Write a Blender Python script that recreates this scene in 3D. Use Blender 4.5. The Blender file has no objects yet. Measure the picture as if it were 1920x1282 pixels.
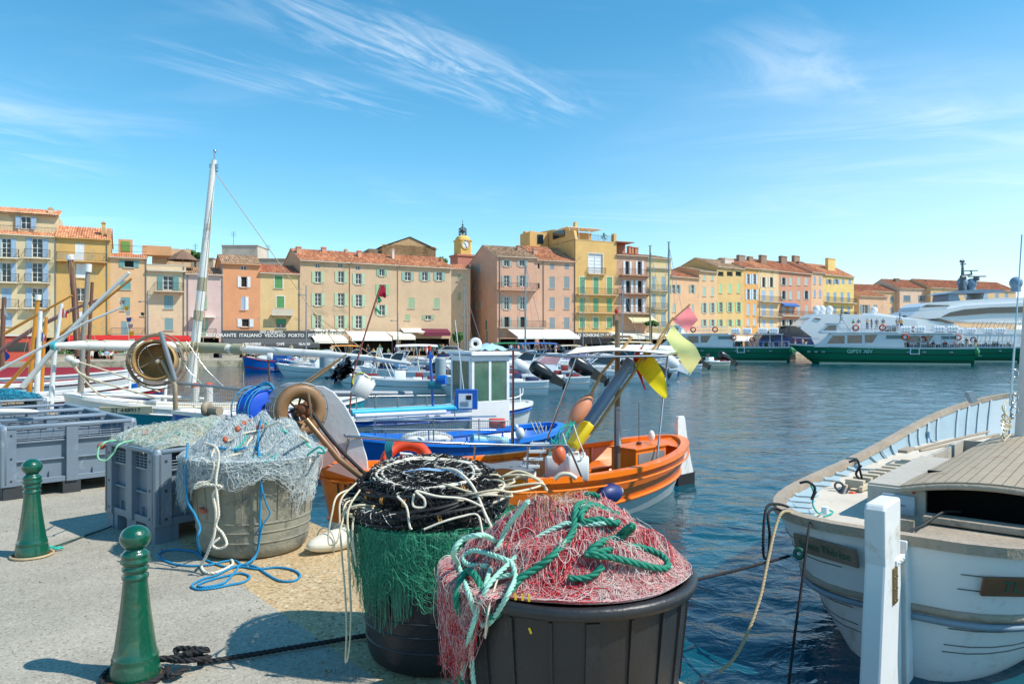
import bpy, math, random
import numpy as np
from mathutils import Vector, Matrix
random.seed(7)
SC = bpy.context.scene
COL = SC.collection
F = 1400.0; E = 2.7; CX = 960.0; CY = 641.0      # focal length in photo pixels, eye height above the water
def rad(a): return math.radians(a)
cd = bpy.data.cameras.new('camera'); cam = bpy.data.objects.new('camera', cd); COL.objects.link(cam)
cam.location = (0, 0, E); cam.rotation_euler = (rad(90), 0, 0)
cd.sensor_width = 36; cd.lens = 36*F/1920; cd.clip_start = .05; cd.clip_end = 3000
SC.camera = cam
SC.view_settings.view_transform = 'Standard'; SC.view_settings.look = 'None'
SC.view_settings.exposure = 0.42; SC.view_settings.gamma = 1
SUN_EL = 50.0; SUN_AZ = 105.0       # azimuth clockwise from +Y (photo's depth axis)
sd = bpy.data.lights.new('sun', 'SUN'); sun = bpy.data.objects.new('sun', sd); COL.objects.link(sun)
sd.energy = 4.0; sd.angle = rad(.53); sd.color = (1, .94, .85)
_s = Vector((math.sin(rad(SUN_AZ))*math.cos(rad(SUN_EL)), math.cos(rad(SUN_AZ))*math.cos(rad(SUN_EL)), math.sin(rad(SUN_EL))))
sun.rotation_euler = _s.to_track_quat('Z', 'Y').to_euler()
W = bpy.data.worlds.new('World'); SC.world = W; W.use_nodes = True
wn = W.node_tree; wn.nodes.clear()
def N(nt, typ, **kw):
 n = nt.nodes.new(typ)
 for k, v in kw.items():
  if k.startswith('i_'):
   n.inputs[k[2:].replace('_', ' ')].default_value = v
  else: setattr(n, k, v)
 return n
def math_node(nt, op, a, b=None, c=None, clamp=False):
 n = nt.nodes.new('ShaderNodeMath'); n.operation = op; n.use_clamp = clamp
 for i, v in enumerate((a, b, c)):
  if v is None: continue
  if isinstance(v, (int, float)): n.inputs[i].default_value = v
  else: nt.links.new(v, n.inputs[i])
 return n.outputs[0]
def build_sky():
 L = wn.links.new
 sky = N(wn, 'ShaderNodeTexSky', sky_type='NISHITA', sun_disc=False, sun_elevation=rad(SUN_EL), sun_rotation=rad(SUN_AZ), altitude=0, air_density=1.0, dust_density=.0, ozone_density=3.0)
 tc = N(wn, 'ShaderNodeTexCoord'); sep = N(wn, 'ShaderNodeSeparateXYZ'); L(tc.outputs['Generated'], sep.inputs[0])
 x, y, z = sep.outputs
 zz = math_node(wn, 'MAXIMUM', z, .03)
 u = math_node(wn, 'DIVIDE', x, zz); v = math_node(wn, 'DIVIDE', y, zz)     # position on a flat cloud layer
 def layer(rot, sx, sy, scale, lo, hi, det=7, dist=.6, off=0):
  c, s = math.cos(rad(rot)), math.sin(rad(rot))
  a = math_node(wn, 'ADD', math_node(wn, 'MULTIPLY', u, c*sx), math_node(wn, 'MULTIPLY', v, s*sx))
  b = math_node(wn, 'ADD', math_node(wn, 'MULTIPLY', u, -s*sy), math_node(wn, 'MULTIPLY', v, c*sy))
  cb = N(wn, 'ShaderNodeCombineXYZ'); L(a, cb.inputs[0]); L(b, cb.inputs[1]); cb.inputs[2].default_value = off
  nz = N(wn, 'ShaderNodeTexNoise', i_Scale=scale, i_Detail=det, i_Roughness=.62, i_Distortion=dist); L(cb.outputs[0], nz.inputs['Vector'])
  mr = N(wn, 'ShaderNodeMapRange', interpolation_type='SMOOTHSTEP'); mr.inputs[1].default_value = lo; mr.inputs[2].default_value = hi
  L(nz.outputs['Fac'], mr.inputs[0]); return mr.outputs[0]
 def uv(px, py):
  d = Vector(((px-CX)/F, 1, (CY-py)/F)); return d.x/d.z, d.y/d.z
 def band(p, q, w, fall=.35):
  (x0, y0), (x1, y1) = uv(*p), uv(*q); dx, dy = x1-x0, y1-y0; l = math.hypot(dx, dy); dx /= l; dy /= l
  al = math_node(wn, 'ADD', math_node(wn, 'MULTIPLY', math_node(wn, 'SUBTRACT', u, x0), dx), math_node(wn, 'MULTIPLY', math_node(wn, 'SUBTRACT', v, y0), dy))
  ac = math_node(wn, 'ADD', math_node(wn, 'MULTIPLY', math_node(wn, 'SUBTRACT', u, x0), -dy), math_node(wn, 'MULTIPLY', math_node(wn, 'SUBTRACT', v, y0), dx))
  m1 = math_node(wn, 'SUBTRACT', 1, math_node(wn, 'DIVIDE', math_node(wn, 'ABSOLUTE', ac), w), clamp=True)
  t = math_node(wn, 'DIVIDE', math_node(wn, 'SUBTRACT', al, l/2), l*.62)
  m2 = math_node(wn, 'SUBTRACT', 1, math_node(wn, 'MULTIPLY', t, t), clamp=True)
  ang = math.degrees(math.atan2(dy, dx))
  return math_node(wn, 'MULTIPLY', math_node(wn, 'POWER', m1, .8), m2), ang
 m, ang = band((430, -40), (1060, 215), .30)
 st = layer(ang+4, .9, 4.2, 2.3, .36, .86, 9, 1.1, 3.1)
 c1 = math_node(wn, 'MULTIPLY', math_node(wn, 'MULTIPLY', m, st), .62)
 m2, ang2 = band((300, 90), (760, 215), .2)
 c2 = math_node(wn, 'MULTIPLY', math_node(wn, 'MULTIPLY', m2, layer(ang2, .8, 4, 2, .42, .8, 8, .9, 7.7)), .45)
 m3, ang3 = band((1480, 330), (2000, 150), 1.4)
 c3 = math_node(wn, 'MULTIPLY', math_node(wn, 'MULTIPLY', m3, layer(-20, .5, 1.2, 1.1, .38, .85, 7, .8, 1.4)), .42)
 m5, ang5 = band((1380, 60), (1640, 180), .35)
 c5 = math_node(wn, 'MULTIPLY', math_node(wn, 'MULTIPLY', m5, layer(40, .7, 2, 1.6, .42, .8, 7, .8, 5.4)), .3)
 c4 = math_node(wn, 'MULTIPLY', layer(12, .35, .9, .8, .50, .85, 8, .9, 9.2), .22)
 m6, a6 = band((-150, 120), (120, 330), .5)
 c6 = math_node(wn, 'MULTIPLY', math_node(wn, 'MULTIPLY', m6, layer(60, .6, 1.6, 1.4, .42, .85, 7, .9, 2.4)), .4)
 tot = math_node(wn, 'ADD', math_node(wn, 'ADD', c1, c2), math_node(wn, 'ADD', c3, math_node(wn, 'ADD', c4, math_node(wn, 'ADD', c5, c6))), clamp=True)
 hz = math_node(wn, 'MULTIPLY', math_node(wn, 'MULTIPLY', math_node(wn, 'ADD', x, -.02, clamp=True), .8), math_node(wn, 'SUBTRACT', 1, math_node(wn, 'MULTIPLY', z, 2.6), clamp=True))
 tot = math_node(wn, 'ADD', tot, hz, clamp=True)
 tot = math_node(wn, 'MULTIPLY', tot, math_node(wn, 'MULTIPLY', z, 7, clamp=True))
 hs = N(wn, 'ShaderNodeHueSaturation', i_Hue=.481, i_Saturation=1.28, i_Value=1.0); L(sky.outputs[0], hs.inputs['Color'])
 mx = N(wn, 'ShaderNodeMixRGB'); L(tot, mx.inputs[0]); L(hs.outputs[0], mx.inputs[1]); mx.inputs[2].default_value = (6.6, 7.0, 7.4, 1)
 bg = N(wn, 'ShaderNodeBackground', i_Strength=.145); L(mx.outputs[0], bg.inputs['Color'])
 out = N(wn, 'ShaderNodeOutputWorld'); L(bg.outputs[0], out.inputs[0])
build_sky()
def lin(h):
 if not isinstance(h, str): return tuple(h)[:3]
 r = []
 for i in (0, 2, 4):
  c = int(h[i:i+2], 16)/255
  r.append(c/12.92 if c <= .04045 else ((c+.055)/1.055)**2.4)
 return tuple(r)
def P(px, py, Y): return Vector(((px-CX)/F*Y, Y, E-(py-CY)/F*Y))
def G(px, py, z):
 Y = (E-z)*F/(py-CY); return Vector(((px-CX)/F*Y, Y, z))
MATS = {}
def mat(name, col, rough=.6, metal=0, var=.12, scale=3, bump=0, bscale=None, dirt=None, dirt_amt=.0, dirt_scale=1.2, coat=0, spec=.5, trans=0, sheen=0):
 """procedural Principled material: colour with noise variation, an optional second 'dirt' colour in patches, and bump"""
 if name in MATS: return MATS[name]
 m = bpy.data.materials.new(name); m.use_nodes = True; nt = m.node_tree; L = nt.links.new
 b = nt.nodes['Principled BSDF']; c = lin(col)
 tc = N(nt, 'ShaderNodeTexCoord')
 nz = N(nt, 'ShaderNodeTexNoise', i_Scale=scale, i_Detail=6, i_Roughness=.65); L(tc.outputs['Object'], nz.inputs['Vector'])
 cr = N(nt, 'ShaderNodeValToRGB'); L(nz.outputs['Fac'], cr.inputs[0])
 cr.color_ramp.elements[0].position = .3; cr.color_ramp.elements[1].position = .72
 cr.color_ramp.elements[0].color = (*[v*(1-var) for v in c], 1); cr.color_ramp.elements[1].color = (*[min(1, v*(1+var)) for v in c], 1)
 last = cr.outputs[0]
 if dirt:
  n2 = N(nt, 'ShaderNodeTexNoise', i_Scale=dirt_scale, i_Detail=9, i_Roughness=.72, i_Distortion=.4); L(tc.outputs['Object'], n2.inputs['Vector'])
  mr = N(nt, 'ShaderNodeMapRange'); mr.inputs[1].default_value = .62-.25*dirt_amt; mr.inputs[2].default_value = .72-.15*dirt_amt; mr.inputs[4].default_value = min(1, .4+dirt_amt)
  L(n2.outputs['Fac'], mr.inputs[0])
  mx = N(nt, 'ShaderNodeMixRGB'); L(mr.outputs[0], mx.inputs[0]); L(last, mx.inputs[1]); mx.inputs[2].default_value = (*lin(dirt), 1); last = mx.outputs[0]
 L(last, b.inputs['Base Color'])
 b.inputs['Roughness'].default_value = rough; b.inputs['Metallic'].default_value = metal
 b.inputs['Specular IOR Level'].default_value = spec; b.inputs['Coat Weight'].default_value = coat
 if trans: b.inputs['Transmission Weight'].default_value = trans
 if bump:
  n3 = N(nt, 'ShaderNodeTexNoise', i_Scale=bscale or scale*6, i_Detail=5); L(tc.outputs['Object'], n3.inputs['Vector'])
  bp = N(nt, 'ShaderNodeBump', i_Strength=min(1, bump), i_Distance=.02); L(n3.outputs['Fac'], bp.inputs['Height']); L(bp.outputs[0], b.inputs['Normal'])
 MATS[name] = m; return m
def tag(o, label=None, cat=None, group=None, kind=None):
 if label: o['label'] = label
 if cat: o['category'] = cat
 if group: o['group'] = group
 if kind: o['kind'] = kind
 return o
def thing(name, label, cat, loc=(0, 0, 0), rz=0, group=None):
 o = bpy.data.objects.new(name, None); COL.objects.link(o); o.location = loc; o.rotation_euler = (0, 0, rz)
 o.empty_display_size = .2
 return tag(o, label, cat, group)
def link_mesh(name, me, parent=None):
 o = bpy.data.objects.new(name, me); COL.objects.link(o)
 if parent: o.parent = parent
 return o
def copy_tree(o, parent=None):
 c = o.copy(); COL.objects.link(c)
 if parent: c.parent = parent
 for ch in list(KIDS.get(o.name, [])) or [x for x in COL.objects if x.parent == o]: copy_tree(ch, c)
 return c
KIDS = {}
class MB:
 def __init__(s): s.v = []; s.f = []; s.m = []; s.s = []
 def add(s, vs, fs, m=0, sm=False):
  n = len(s.v); s.v.extend([tuple(q) for q in vs]); s.f.extend([tuple(i+n for i in f) for f in fs])
  s.m.extend([m]*len(fs)); s.s.extend([sm]*len(fs)); return s
 def box(s, c, d, m=0, rz=0, R=None, taper=1):
  x, y, z = d[0]/2, d[1]/2, d[2]/2
  vs = [Vector((sx*x*(taper if sz > 0 else 1), sy*y*(taper if sz > 0 else 1), sz*z)) for sz in (-1, 1) for sy in (-1, 1) for sx in (-1, 1)]
  if rz: R = Matrix.Rotation(rz, 3, 'Z')
  if R is not None: vs = [R @ q for q in vs]
  c = Vector(c)
  return s.add([q+c for q in vs], [(0, 2, 3, 1), (4, 5, 7, 6), (0, 1, 5, 4), (2, 6, 7, 3), (0, 4, 6, 2), (1, 3, 7, 5)], m)
 def rbox(s, c, d, r, m=0, R=None, n=3):
  """box with rounded vertical edges and a small top/bottom bevel"""
  x, y, h = d[0]/2, d[1]/2, d[2]/2; ring = []
  for cx, cy, a0 in ((x-r, y-r, 0), (-x+r, y-r, 90), (-x+r, -y+r, 180), (x-r, -y+r, 270)):
   for k in range(n+1):
    a = rad(a0+90*k/n); ring.append((cx, cy, math.cos(a), math.sin(a)))
  secs = []
  b = r*.5
  for z, rr in ((-h, r-b), (-h+b, r), (h-b, r), (h, r-b)):
   q = [Vector((a+rr*e, bb+rr*g, z)) for a, bb, e, g in ring]
   if R is not None: q = [R @ w for w in q]
   secs.append([w+Vector(c) for w in q])
  return s.loft(secs, m=m, closed=True, caps=True, sm=True)
 def bar(s, a, b, w, h=None, m=0, up=(0, 0, 1)):
  a, b = Vector(a), Vector(b); h = h or w; t = (b-a); l = t.length
  if l < 1e-6: return s
  t.normalize(); up = Vector(up)
  if abs(t.dot(up)) > .97: up = Vector((1, 0, 0))
  x = t.cross(up).normalized(); y = x.cross(t)
  R = Matrix((x, t, y)).transposed()
  return s.box((a+b)/2, (w, l, h), m, R=R)
 def tube(s, pts, r, n=6, m=0, caps=True, sm=True, closed=False):
  pts = [Vector(p) for p in pts]; k = len(pts)
  if k < 2: return s
  rs = r if isinstance(r, (list, tuple)) else [r]*k
  t0 = (pts[1]-pts[0]).normalized(); a = Vector((0, 0, 1)) if abs(t0.z) < .9 else Vector((1, 0, 0))
  x = t0.cross(a).normalized(); secs = []; pt = t0
  for i, p in enumerate(pts):
   if closed: t = (pts[(i+1) % k]-pts[i-1])
   else: t = (pts[min(i+1, k-1)]-pts[max(i-1, 0)])
   if t.length < 1e-9: t = pt.copy()
   t.normalize(); x = (x-t*x.dot(t))
   if x.length < 1e-6: x = t.orthogonal()
   x.normalize(); y = t.cross(x); pt = t
   secs.append([p+(x*math.cos(2*math.pi*j/n)+y*math.sin(2*math.pi*j/n))*rs[i] for j in range(n)])
  if closed: secs.append(secs[0]); caps = False
  return s.loft(secs, m=m, closed=True, caps=caps, sm=sm)
 def loft(s, secs, m=0, closed=False, caps=False, sm=True, flip=False):
  k = len(secs[0]); vs = [p for sec in secs for p in sec]; fs = []
  for i in range(len(secs)-1):
   for j in range(k if closed else k-1):
    a, b = i*k+j, i*k+(j+1) % k
    q = (a, b, b+k, a+k); fs.append(q[::-1] if flip else q)
  s.add(vs, fs, m, sm)
  if caps: s.add(secs[0], [tuple(range(k))[::-1]], m, False); s.add(secs[-1], [tuple(range(k))], m, False)
  return s
 def lathe(s, prof, c=(0, 0, 0), n=24, m=0, R=None, sm=True, sx=1, sy=1):
  c = Vector(c); secs = []
  for r, z in prof:
   q = [Vector((r*sx*math.cos(2*math.pi*j/n), r*sy*math.sin(2*math.pi*j/n), z)) for j in range(n)]
   if R is not None: q = [R @ w for w in q]
   secs.append([w+c for w in q])
  return s.loft(secs, m=m, closed=True, sm=sm)
 def ball(s, c, r, n=14, m=0, R=None):
  r = r if isinstance(r, (tuple, list)) else (r, r, r); k = max(5, n//2); c = Vector(c); secs = []
  for i in range(k+1):
   a = math.pi*i/k
   q = [Vector((r[0]*math.sin(a)*math.cos(2*math.pi*j/n), r[1]*math.sin(a)*math.sin(2*math.pi*j/n), -r[2]*math.cos(a))) for j in range(n)]
   if R is not None: q = [R @ w for w in q]
   secs.append([w+c for w in q])
  return s.loft(secs, m=m, closed=True)
 def disc(s, c, r, nrm=(0, 0, 1), n=20, m=0):
  q = Vector(nrm).to_track_quat('Z', 'Y').to_matrix()
  return s.add([Vector(c)+q @ Vector((r*math.cos(2*math.pi*j/n), r*math.sin(2*math.pi*j/n), 0)) for j in range(n)], [tuple(range(n))], m)
 def poly(s, pts, m=0): return s.add(pts, [tuple(range(len(pts)))], m)
 def prism(s, pts, d, m=0):
  """extrude the polygon pts by vector d"""
  d = Vector(d); a = [Vector(p) for p in pts]; n = len(a)
  s.add(a+[p+d for p in a], [tuple(range(n))[::-1], tuple(range(n, 2*n))]+[(i, (i+1) % n, n+(i+1) % n, n+i) for i in range(n)], m); return s
 def torus(s, c, R_, r, nrm=(0, 0, 1), n=32, k=8, m=0, arc=None):
  q = Vector(nrm).to_track_quat('Z', 'Y').to_matrix(); a0, a1 = arc or (0, 360)
  pts = [Vector(c)+q @ Vector((R_*math.cos(rad(a0+(a1-a0)*i/n)), R_*math.sin(rad(a0+(a1-a0)*i/n)), 0)) for i in range(n if not arc else n+1)]
  return s.tube(pts, r, k, m, closed=not arc)
 def build(s, name, mats, parent=None, bevel=0, loc=None, fix=True):
  me = bpy.data.meshes.new(name); me.from_pydata(s.v, [], s.f)
  for mm in (mats if isinstance(mats, (list, tuple)) else [mats]): me.materials.append(mm)
  me.polygons.foreach_set('material_index', s.m); me.polygons.foreach_set('use_smooth', s.s); me.update()
  if fix:
   import bmesh
   b = bmesh.new(); b.from_mesh(me); bmesh.ops.recalc_face_normals(b, faces=b.faces); b.to_mesh(me); b.free()
  o = link_mesh(name, me, parent)
  if loc: o.location = loc
  if bevel:
   bv = o.modifiers.new('bevel', 'BEVEL'); bv.width = bevel; bv.segments = 2; bv.limit_method = 'ANGLE'; bv.angle_limit = rad(40)
  return o
def curve_pts(ctrl, n=12, closed=False):
 """Catmull-Rom through control points"""
 c = [Vector(p) for p in ctrl]; k = len(c); out = []
 rng = range(k) if closed else range(k-1)
 for i in rng:
  p0 = c[i-1] if (closed or i > 0) else c[0]*2-c[1]
  p1 = c[i]; p2 = c[(i+1) % k]; p3 = c[(i+2) % k] if (closed or i+2 < k) else c[-1]*2-c[-2]
  for j in range(n):
   t = j/n; out.append(.5*((2*p1)+(-p0+p2)*t+(2*p0-5*p1+4*p2-p3)*t*t+(-p0+3*p1-3*p2+p3)*t**3))
 if not closed: out.append(c[-1])
 return out
def sag(a, b, s, n=14):
 a, b = Vector(a), Vector(b)
 return [a.lerp(b, i/n)-Vector((0, 0, s*4*(i/n)*(1-i/n))) for i in range(n+1)]
def strands(name, paths, radius, mats, parent=None, sides=3, midx=None):
 """many thin tubes as one mesh; paths [N,K,3]"""
 p = np.asarray(paths, dtype=np.float64); n, k, _ = p.shape
 t = np.gradient(p, axis=1); t /= np.linalg.norm(t, axis=2, keepdims=True)+1e-9
 a = np.where(np.abs(t[..., 2:3]) < .9, np.array([0, 0, 1.]), np.array([1., 0, 0]))
 x = np.cross(t, a); x /= np.linalg.norm(x, axis=2, keepdims=True)+1e-9; y = np.cross(t, x)
 rr = np.broadcast_to(np.asarray(radius, dtype=np.float64).reshape(-1, 1, 1), (n, 1, 1))
 vs = np.stack([p+(x*math.cos(2*math.pi*j/sides)+y*math.sin(2*math.pi*j/sides))*rr for j in range(sides)], axis=2)
 idx = np.arange(n*k*sides).reshape(n, k, sides)
 q = np.stack([idx[:, :-1], np.roll(idx[:, :-1], -1, axis=2), np.roll(idx[:, 1:], -1, axis=2), idx[:, 1:]], axis=-1)
 faces = q.reshape(-1, 4); nf = len(faces)
 me = bpy.data.meshes.new(name); me.vertices.add(n*k*sides); me.vertices.foreach_set('co', vs.reshape(-1))
 me.loops.add(nf*4); me.loops.foreach_set('vertex_index', faces.reshape(-1).astype(np.int32))
 me.polygons.add(nf); me.polygons.foreach_set('loop_start', np.arange(0, nf*4, 4, dtype=np.int32)); me.polygons.foreach_set('loop_total', np.full(nf, 4, dtype=np.int32))
 me.polygons.foreach_set('use_smooth', np.ones(nf, dtype=bool))
 ml = mats if isinstance(mats, (list, tuple)) else [mats]
 for mm in ml: me.materials.append(mm)
 if midx is not None:
  me.polygons.foreach_set('material_index', np.repeat(np.asarray(midx, dtype=np.int32), (k-1)*sides))
 me.update(calc_edges=True); me.validate()
 return link_mesh(name, me, parent)
FONTCACHE = {}
def text(s, size, material, parent, M4, name='lettering', depth=.004, align='CENTER', sx=1.0, bold=0):
 """lettering as a mesh part; M4 places text plane (x right, y up, z out) in the parent's frame"""
 c = bpy.data.curves.new('lettering', 'FONT'); c.body = s; c.size = size; c.align_x = align; c.align_y = 'CENTER'; c.extrude = depth; c.offset = bold; c.resolution_u = 3
 o = bpy.data.objects.new('tmp', c); COL.objects.link(o)
 dg = bpy.context.evaluated_depsgraph_get(); me = bpy.data.meshes.new_from_object(o.evaluated_get(dg)); bpy.data.objects.remove(o)
 me.name = name; me.materials.clear(); me.materials.append(material)
 for p in me.polygons: p.material_index = 0
 t = link_mesh(name, me, parent); t.matrix_local = M4 @ Matrix.Diagonal((sx, 1, 1, 1)); return t
def frame_at(o, xdir, updir):
 x = Vector(xdir).normalized(); y = Vector(updir).normalized(); z = x.cross(y).normalized(); y = z.cross(x)
 M4 = Matrix((x, y, z)).transposed().to_4x4(); M4.translation = Vector(o); return M4
rs = np.random.RandomState(11)
# ================================================================ ground, quays, water
QZ = 1.0; FZ = .7                 # near quay and far quay heights above the water
EN = Vector((.77, .638)).normalized(); ED = Vector((-EN.y, EN.x)); EC = EN.dot(Vector((.87, 3.71)))    # near quay edge
def edge(t, off=0): p = EN*(EC+off)+ED*t; return (p.x, p.y)
def ground_mat(name, base, dark, light, spk=90, stain=None):
 m = bpy.data.materials.new(name); m.use_nodes = True; nt = m.node_tree; L = nt.links.new; b = nt.nodes['Principled BSDF']
 tc = N(nt, 'ShaderNodeTexCoord')
 v = N(nt, 'ShaderNodeTexVoronoi', i_Scale=spk); L(tc.outputs['Object'], v.inputs['Vector'])
 cr = N(nt, 'ShaderNodeValToRGB'); L(v.outputs['Color'], cr.inputs[0]); e = cr.color_ramp.elements
 e[0].position = .12; e[0].color = (*lin(dark), 1); e[1].position = .92; e[1].color = (*lin(light), 1)
 k = e.new(.35); k.color = (*lin(base), 1); k = e.new(.7); k.color = (*lin(base), 1)
 nz = N(nt, 'ShaderNodeTexNoise', i_Scale=1.1, i_Detail=9, i_Roughness=.78); L(tc.outputs['Object'], nz.inputs['Vector'])
 mr = N(nt, 'ShaderNodeMapRange'); mr.inputs[1].default_value = .3; mr.inputs[2].default_value = .75; mr.inputs[3].default_value = .74; mr.inputs[4].default_value = 1.16; L(nz.outputs['Fac'], mr.inputs[0])
 mx = N(nt, 'ShaderNodeMixRGB', blend_type='MULTIPLY'); mx.inputs[0].default_value = 1; L(cr.outputs[0], mx.inputs[1]); L(mr.outputs[0], mx.inputs[2]); last = mx.outputs[0]
 if stain:
  n2 = N(nt, 'ShaderNodeTexNoise', i_Scale=2.2, i_Detail=8, i_Roughness=.75); L(tc.outputs['Object'], n2.inputs['Vector'])
  m2 = N(nt, 'ShaderNodeMapRange'); m2.inputs[1].default_value = .52; m2.inputs[2].default_value = .66; m2.inputs[4].default_value = .55; L(n2.outputs['Fac'], m2.inputs[0])
  x2 = N(nt, 'ShaderNodeMixRGB'); L(m2.outputs[0], x2.inputs[0]); L(last, x2.inputs[1]); x2.inputs[2].default_value = (*lin(stain), 1); last = x2.outputs[0]
 L(last, b.inputs['Base Color']); b.inputs['Roughness'].default_value = .9
 n3 = N(nt, 'ShaderNodeTexNoise', i_Scale=spk*.9, i_Detail=4); L(tc.outputs['Object'], n3.inputs['Vector'])
 bp = N(nt, 'ShaderNodeBump', i_Strength=.55, i_Distance=.006); L(n3.outputs['Fac'], bp.inputs['Height']); L(bp.outputs[0], b.inputs['Normal'])
 MATS[name] = m; return m
asph = ground_mat('asphalt', 'a9a292', '847f73', 'c0b9a9', 95)
cop = ground_mat('quay_concrete', 'bfa67e', '8e7450', 'ddcaa6', 60, stain='a87f48')
conc = mat('concrete_old', 'b5aa98', .85, var=.15, scale=1.5, dirt='7d7566', dirt_amt=.3, bump=.4)
paving = mat('far_paving', 'a59d90', .85, var=.12, scale=.6)
mb = MB()
a, b = edge(-30, -1.16), edge(70, -1.16)
mb.poly([(a[0], a[1], QZ), (b[0], b[1], QZ), (b[0]-60, b[1]+10, QZ), (-90, -40, QZ), (a[0], a[1]-5, QZ)])
tag(mb.build('quay_paving', asph), kind='structure')
mb = MB()
a, b, c_, d_ = edge(-30, 0), edge(70, 0), edge(70, -1.16), edge(-30, -1.16)
mb.poly([(*a, QZ), (*b, QZ), (*c_, QZ), (*d_, QZ)])
tag(mb.build('quay_coping', cop), kind='structure')
mb = MB(); mb.add([(*edge(-30, 0), QZ), (*edge(70, 0), QZ), (*edge(70, 0), -3), (*edge(-30, 0), -3)], [(0, 1, 2, 3)])
tag(mb.build('quay_wall', conc), kind='structure')
FE = [(-150, 28), (-41.8, 77.5), (-27.8, 84), (-8, 93), (12, 101), (32, 110), (60, 134), (85, 152), (140, 165), (260, 175)]
mb = MB()
top = [(x, y, FZ) for x, y in FE]; bk = [(x*1.6, y+130, FZ) for x, y in FE]
for i in range(len(FE)-1): mb.poly([top[i], top[i+1], bk[i+1], bk[i]])
tag(mb.build('far_quay', paving), kind='structure')
mb = MB()
for i in range(len(FE)-1):
 a, b = FE[i], FE[i+1]; mb.add([(*a, FZ+.003), (*b, FZ+.003), (*b, -3), (*a, -3)], [(0, 1, 2, 3)])
 d = Vector((b[0]-a[0], b[1]-a[1])).normalized(); n = Vector((-d.y, d.x))*.9
 mb.add([(a[0], a[1], FZ+.006), (b[0], b[1], FZ+.006), (b[0]+n.x, b[1]+n.y, FZ+.006), (a[0]+n.x, a[1]+n.y, FZ+.006)], [(0, 1, 2, 3)])
tag(mb.build('far_quay_wall', mat('quay_stone', 'b3a68f', .9, var=.2, scale=.8, dirt='6d6a4c', dirt_amt=.5, dirt_scale=.7)), kind='structure')
def water_mat():
 m = bpy.data.materials.new('sea_water'); m.use_nodes = True; nt = m.node_tree; L = nt.links.new; b = nt.nodes['Principled BSDF']
 b.inputs['Base Color'].default_value = (.003, .062, .092, 1); b.inputs['Roughness'].default_value = .04; b.inputs['IOR'].default_value = 1.33
 tc = N(nt, 'ShaderNodeTexCoord'); mp = N(nt, 'ShaderNodeMapping'); L(tc.outputs['Object'], mp.inputs[0]); mp.inputs['Scale'].default_value = (1, 1.15, 1)
 n1 = N(nt, 'ShaderNodeTexNoise', i_Scale=2.6, i_Detail=4, i_Roughness=.55, i_Distortion=.5); L(mp.outputs[0], n1.inputs['Vector'])
 n2 = N(nt, 'ShaderNodeTexNoise', i_Scale=.55, i_Detail=3, i_Roughness=.5, i_Distortion=.3); L(mp.outputs[0], n2.inputs['Vector'])
 s = math_node(nt, 'ADD', math_node(nt, 'MULTIPLY', n1.outputs['Fac'], .12), math_node(nt, 'MULTIPLY', n2.outputs['Fac'], .22))
 bp = N(nt, 'ShaderNodeBump', i_Strength=1, i_Distance=.30); L(s, bp.inputs['Height']); L(bp.outputs[0], b.inputs['Normal'])
 b.inputs['Specular IOR Level'].default_value = .5
 MATS['water'] = m; return m
wm = water_mat()
def water():
 na, nr = 620, 700
 th = np.radians(np.linspace(-62, 62, na)); r = 2.2*(330/2.2)**(np.linspace(0, 1, nr))
 T, R_ = np.meshgrid(th, r); X = np.sin(T)*R_; Y = np.cos(T)*R_; Z = np.zeros_like(X)
 rr = np.random.RandomState(3)
 for i in range(46):
  lam = .35*(3.4/.35)**(i/45); k = 2*np.pi/lam; a = rr.normal(rad(100), .75); amp = .0019*lam**.75
  ph = rr.rand()*6.28; wob = .35*np.sin(.7*X+.3*Y*rr.rand()+i)
  fade = np.clip(lam/(.012*R_+1e-6)/2.0-.2, 0, 1)
  Z += amp*fade*np.sin(k*(np.cos(a)*X+np.sin(a)*Y)+ph+wob)
 Z *= .75+.5*np.sin(.13*X+1)*np.cos(.11*Y)
 co = np.stack([X, Y, Z], -1).reshape(-1, 3)
 idx = np.arange(na*nr).reshape(nr, na); q = np.stack([idx[:-1, :-1], idx[:-1, 1:], idx[1:, 1:], idx[1:, :-1]], -1).reshape(-1, 4); nf = len(q)
 me = bpy.data.meshes.new('water'); me.vertices.add(len(co)); me.vertices.foreach_set('co', co.reshape(-1)); me.loops.add(nf*4); me.loops.foreach_set('vertex_index', q.reshape(-1).astype(np.int32))
 me.polygons.add(nf); me.polygons.foreach_set('loop_start', np.arange(0, nf*4, 4, dtype=np.int32)); me.polygons.foreach_set('loop_total', np.full(nf, 4, dtype=np.int32)); me.polygons.foreach_set('use_smooth', np.ones(nf, bool))
 me.materials.append(wm); me.update(calc_edges=True)
 tag(link_mesh('water', me), kind='structure')
 mb = MB(); mb.poly([(-900, -300, -.12), (900, -300, -.12), (900, 1400, -.12), (-900, 1400, -.12)])
 tag(mb.build('open_water', wm), kind='structure')
 mb = MB(); mb.poly([(-900, -300, -3), (900, -300, -3), (900, 1400, -3), (-900, 1400, -3)])
 tag(mb.build('sea_bed', mat('sea_bed', '2a4038', .9)), kind='structure')
water()
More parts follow.
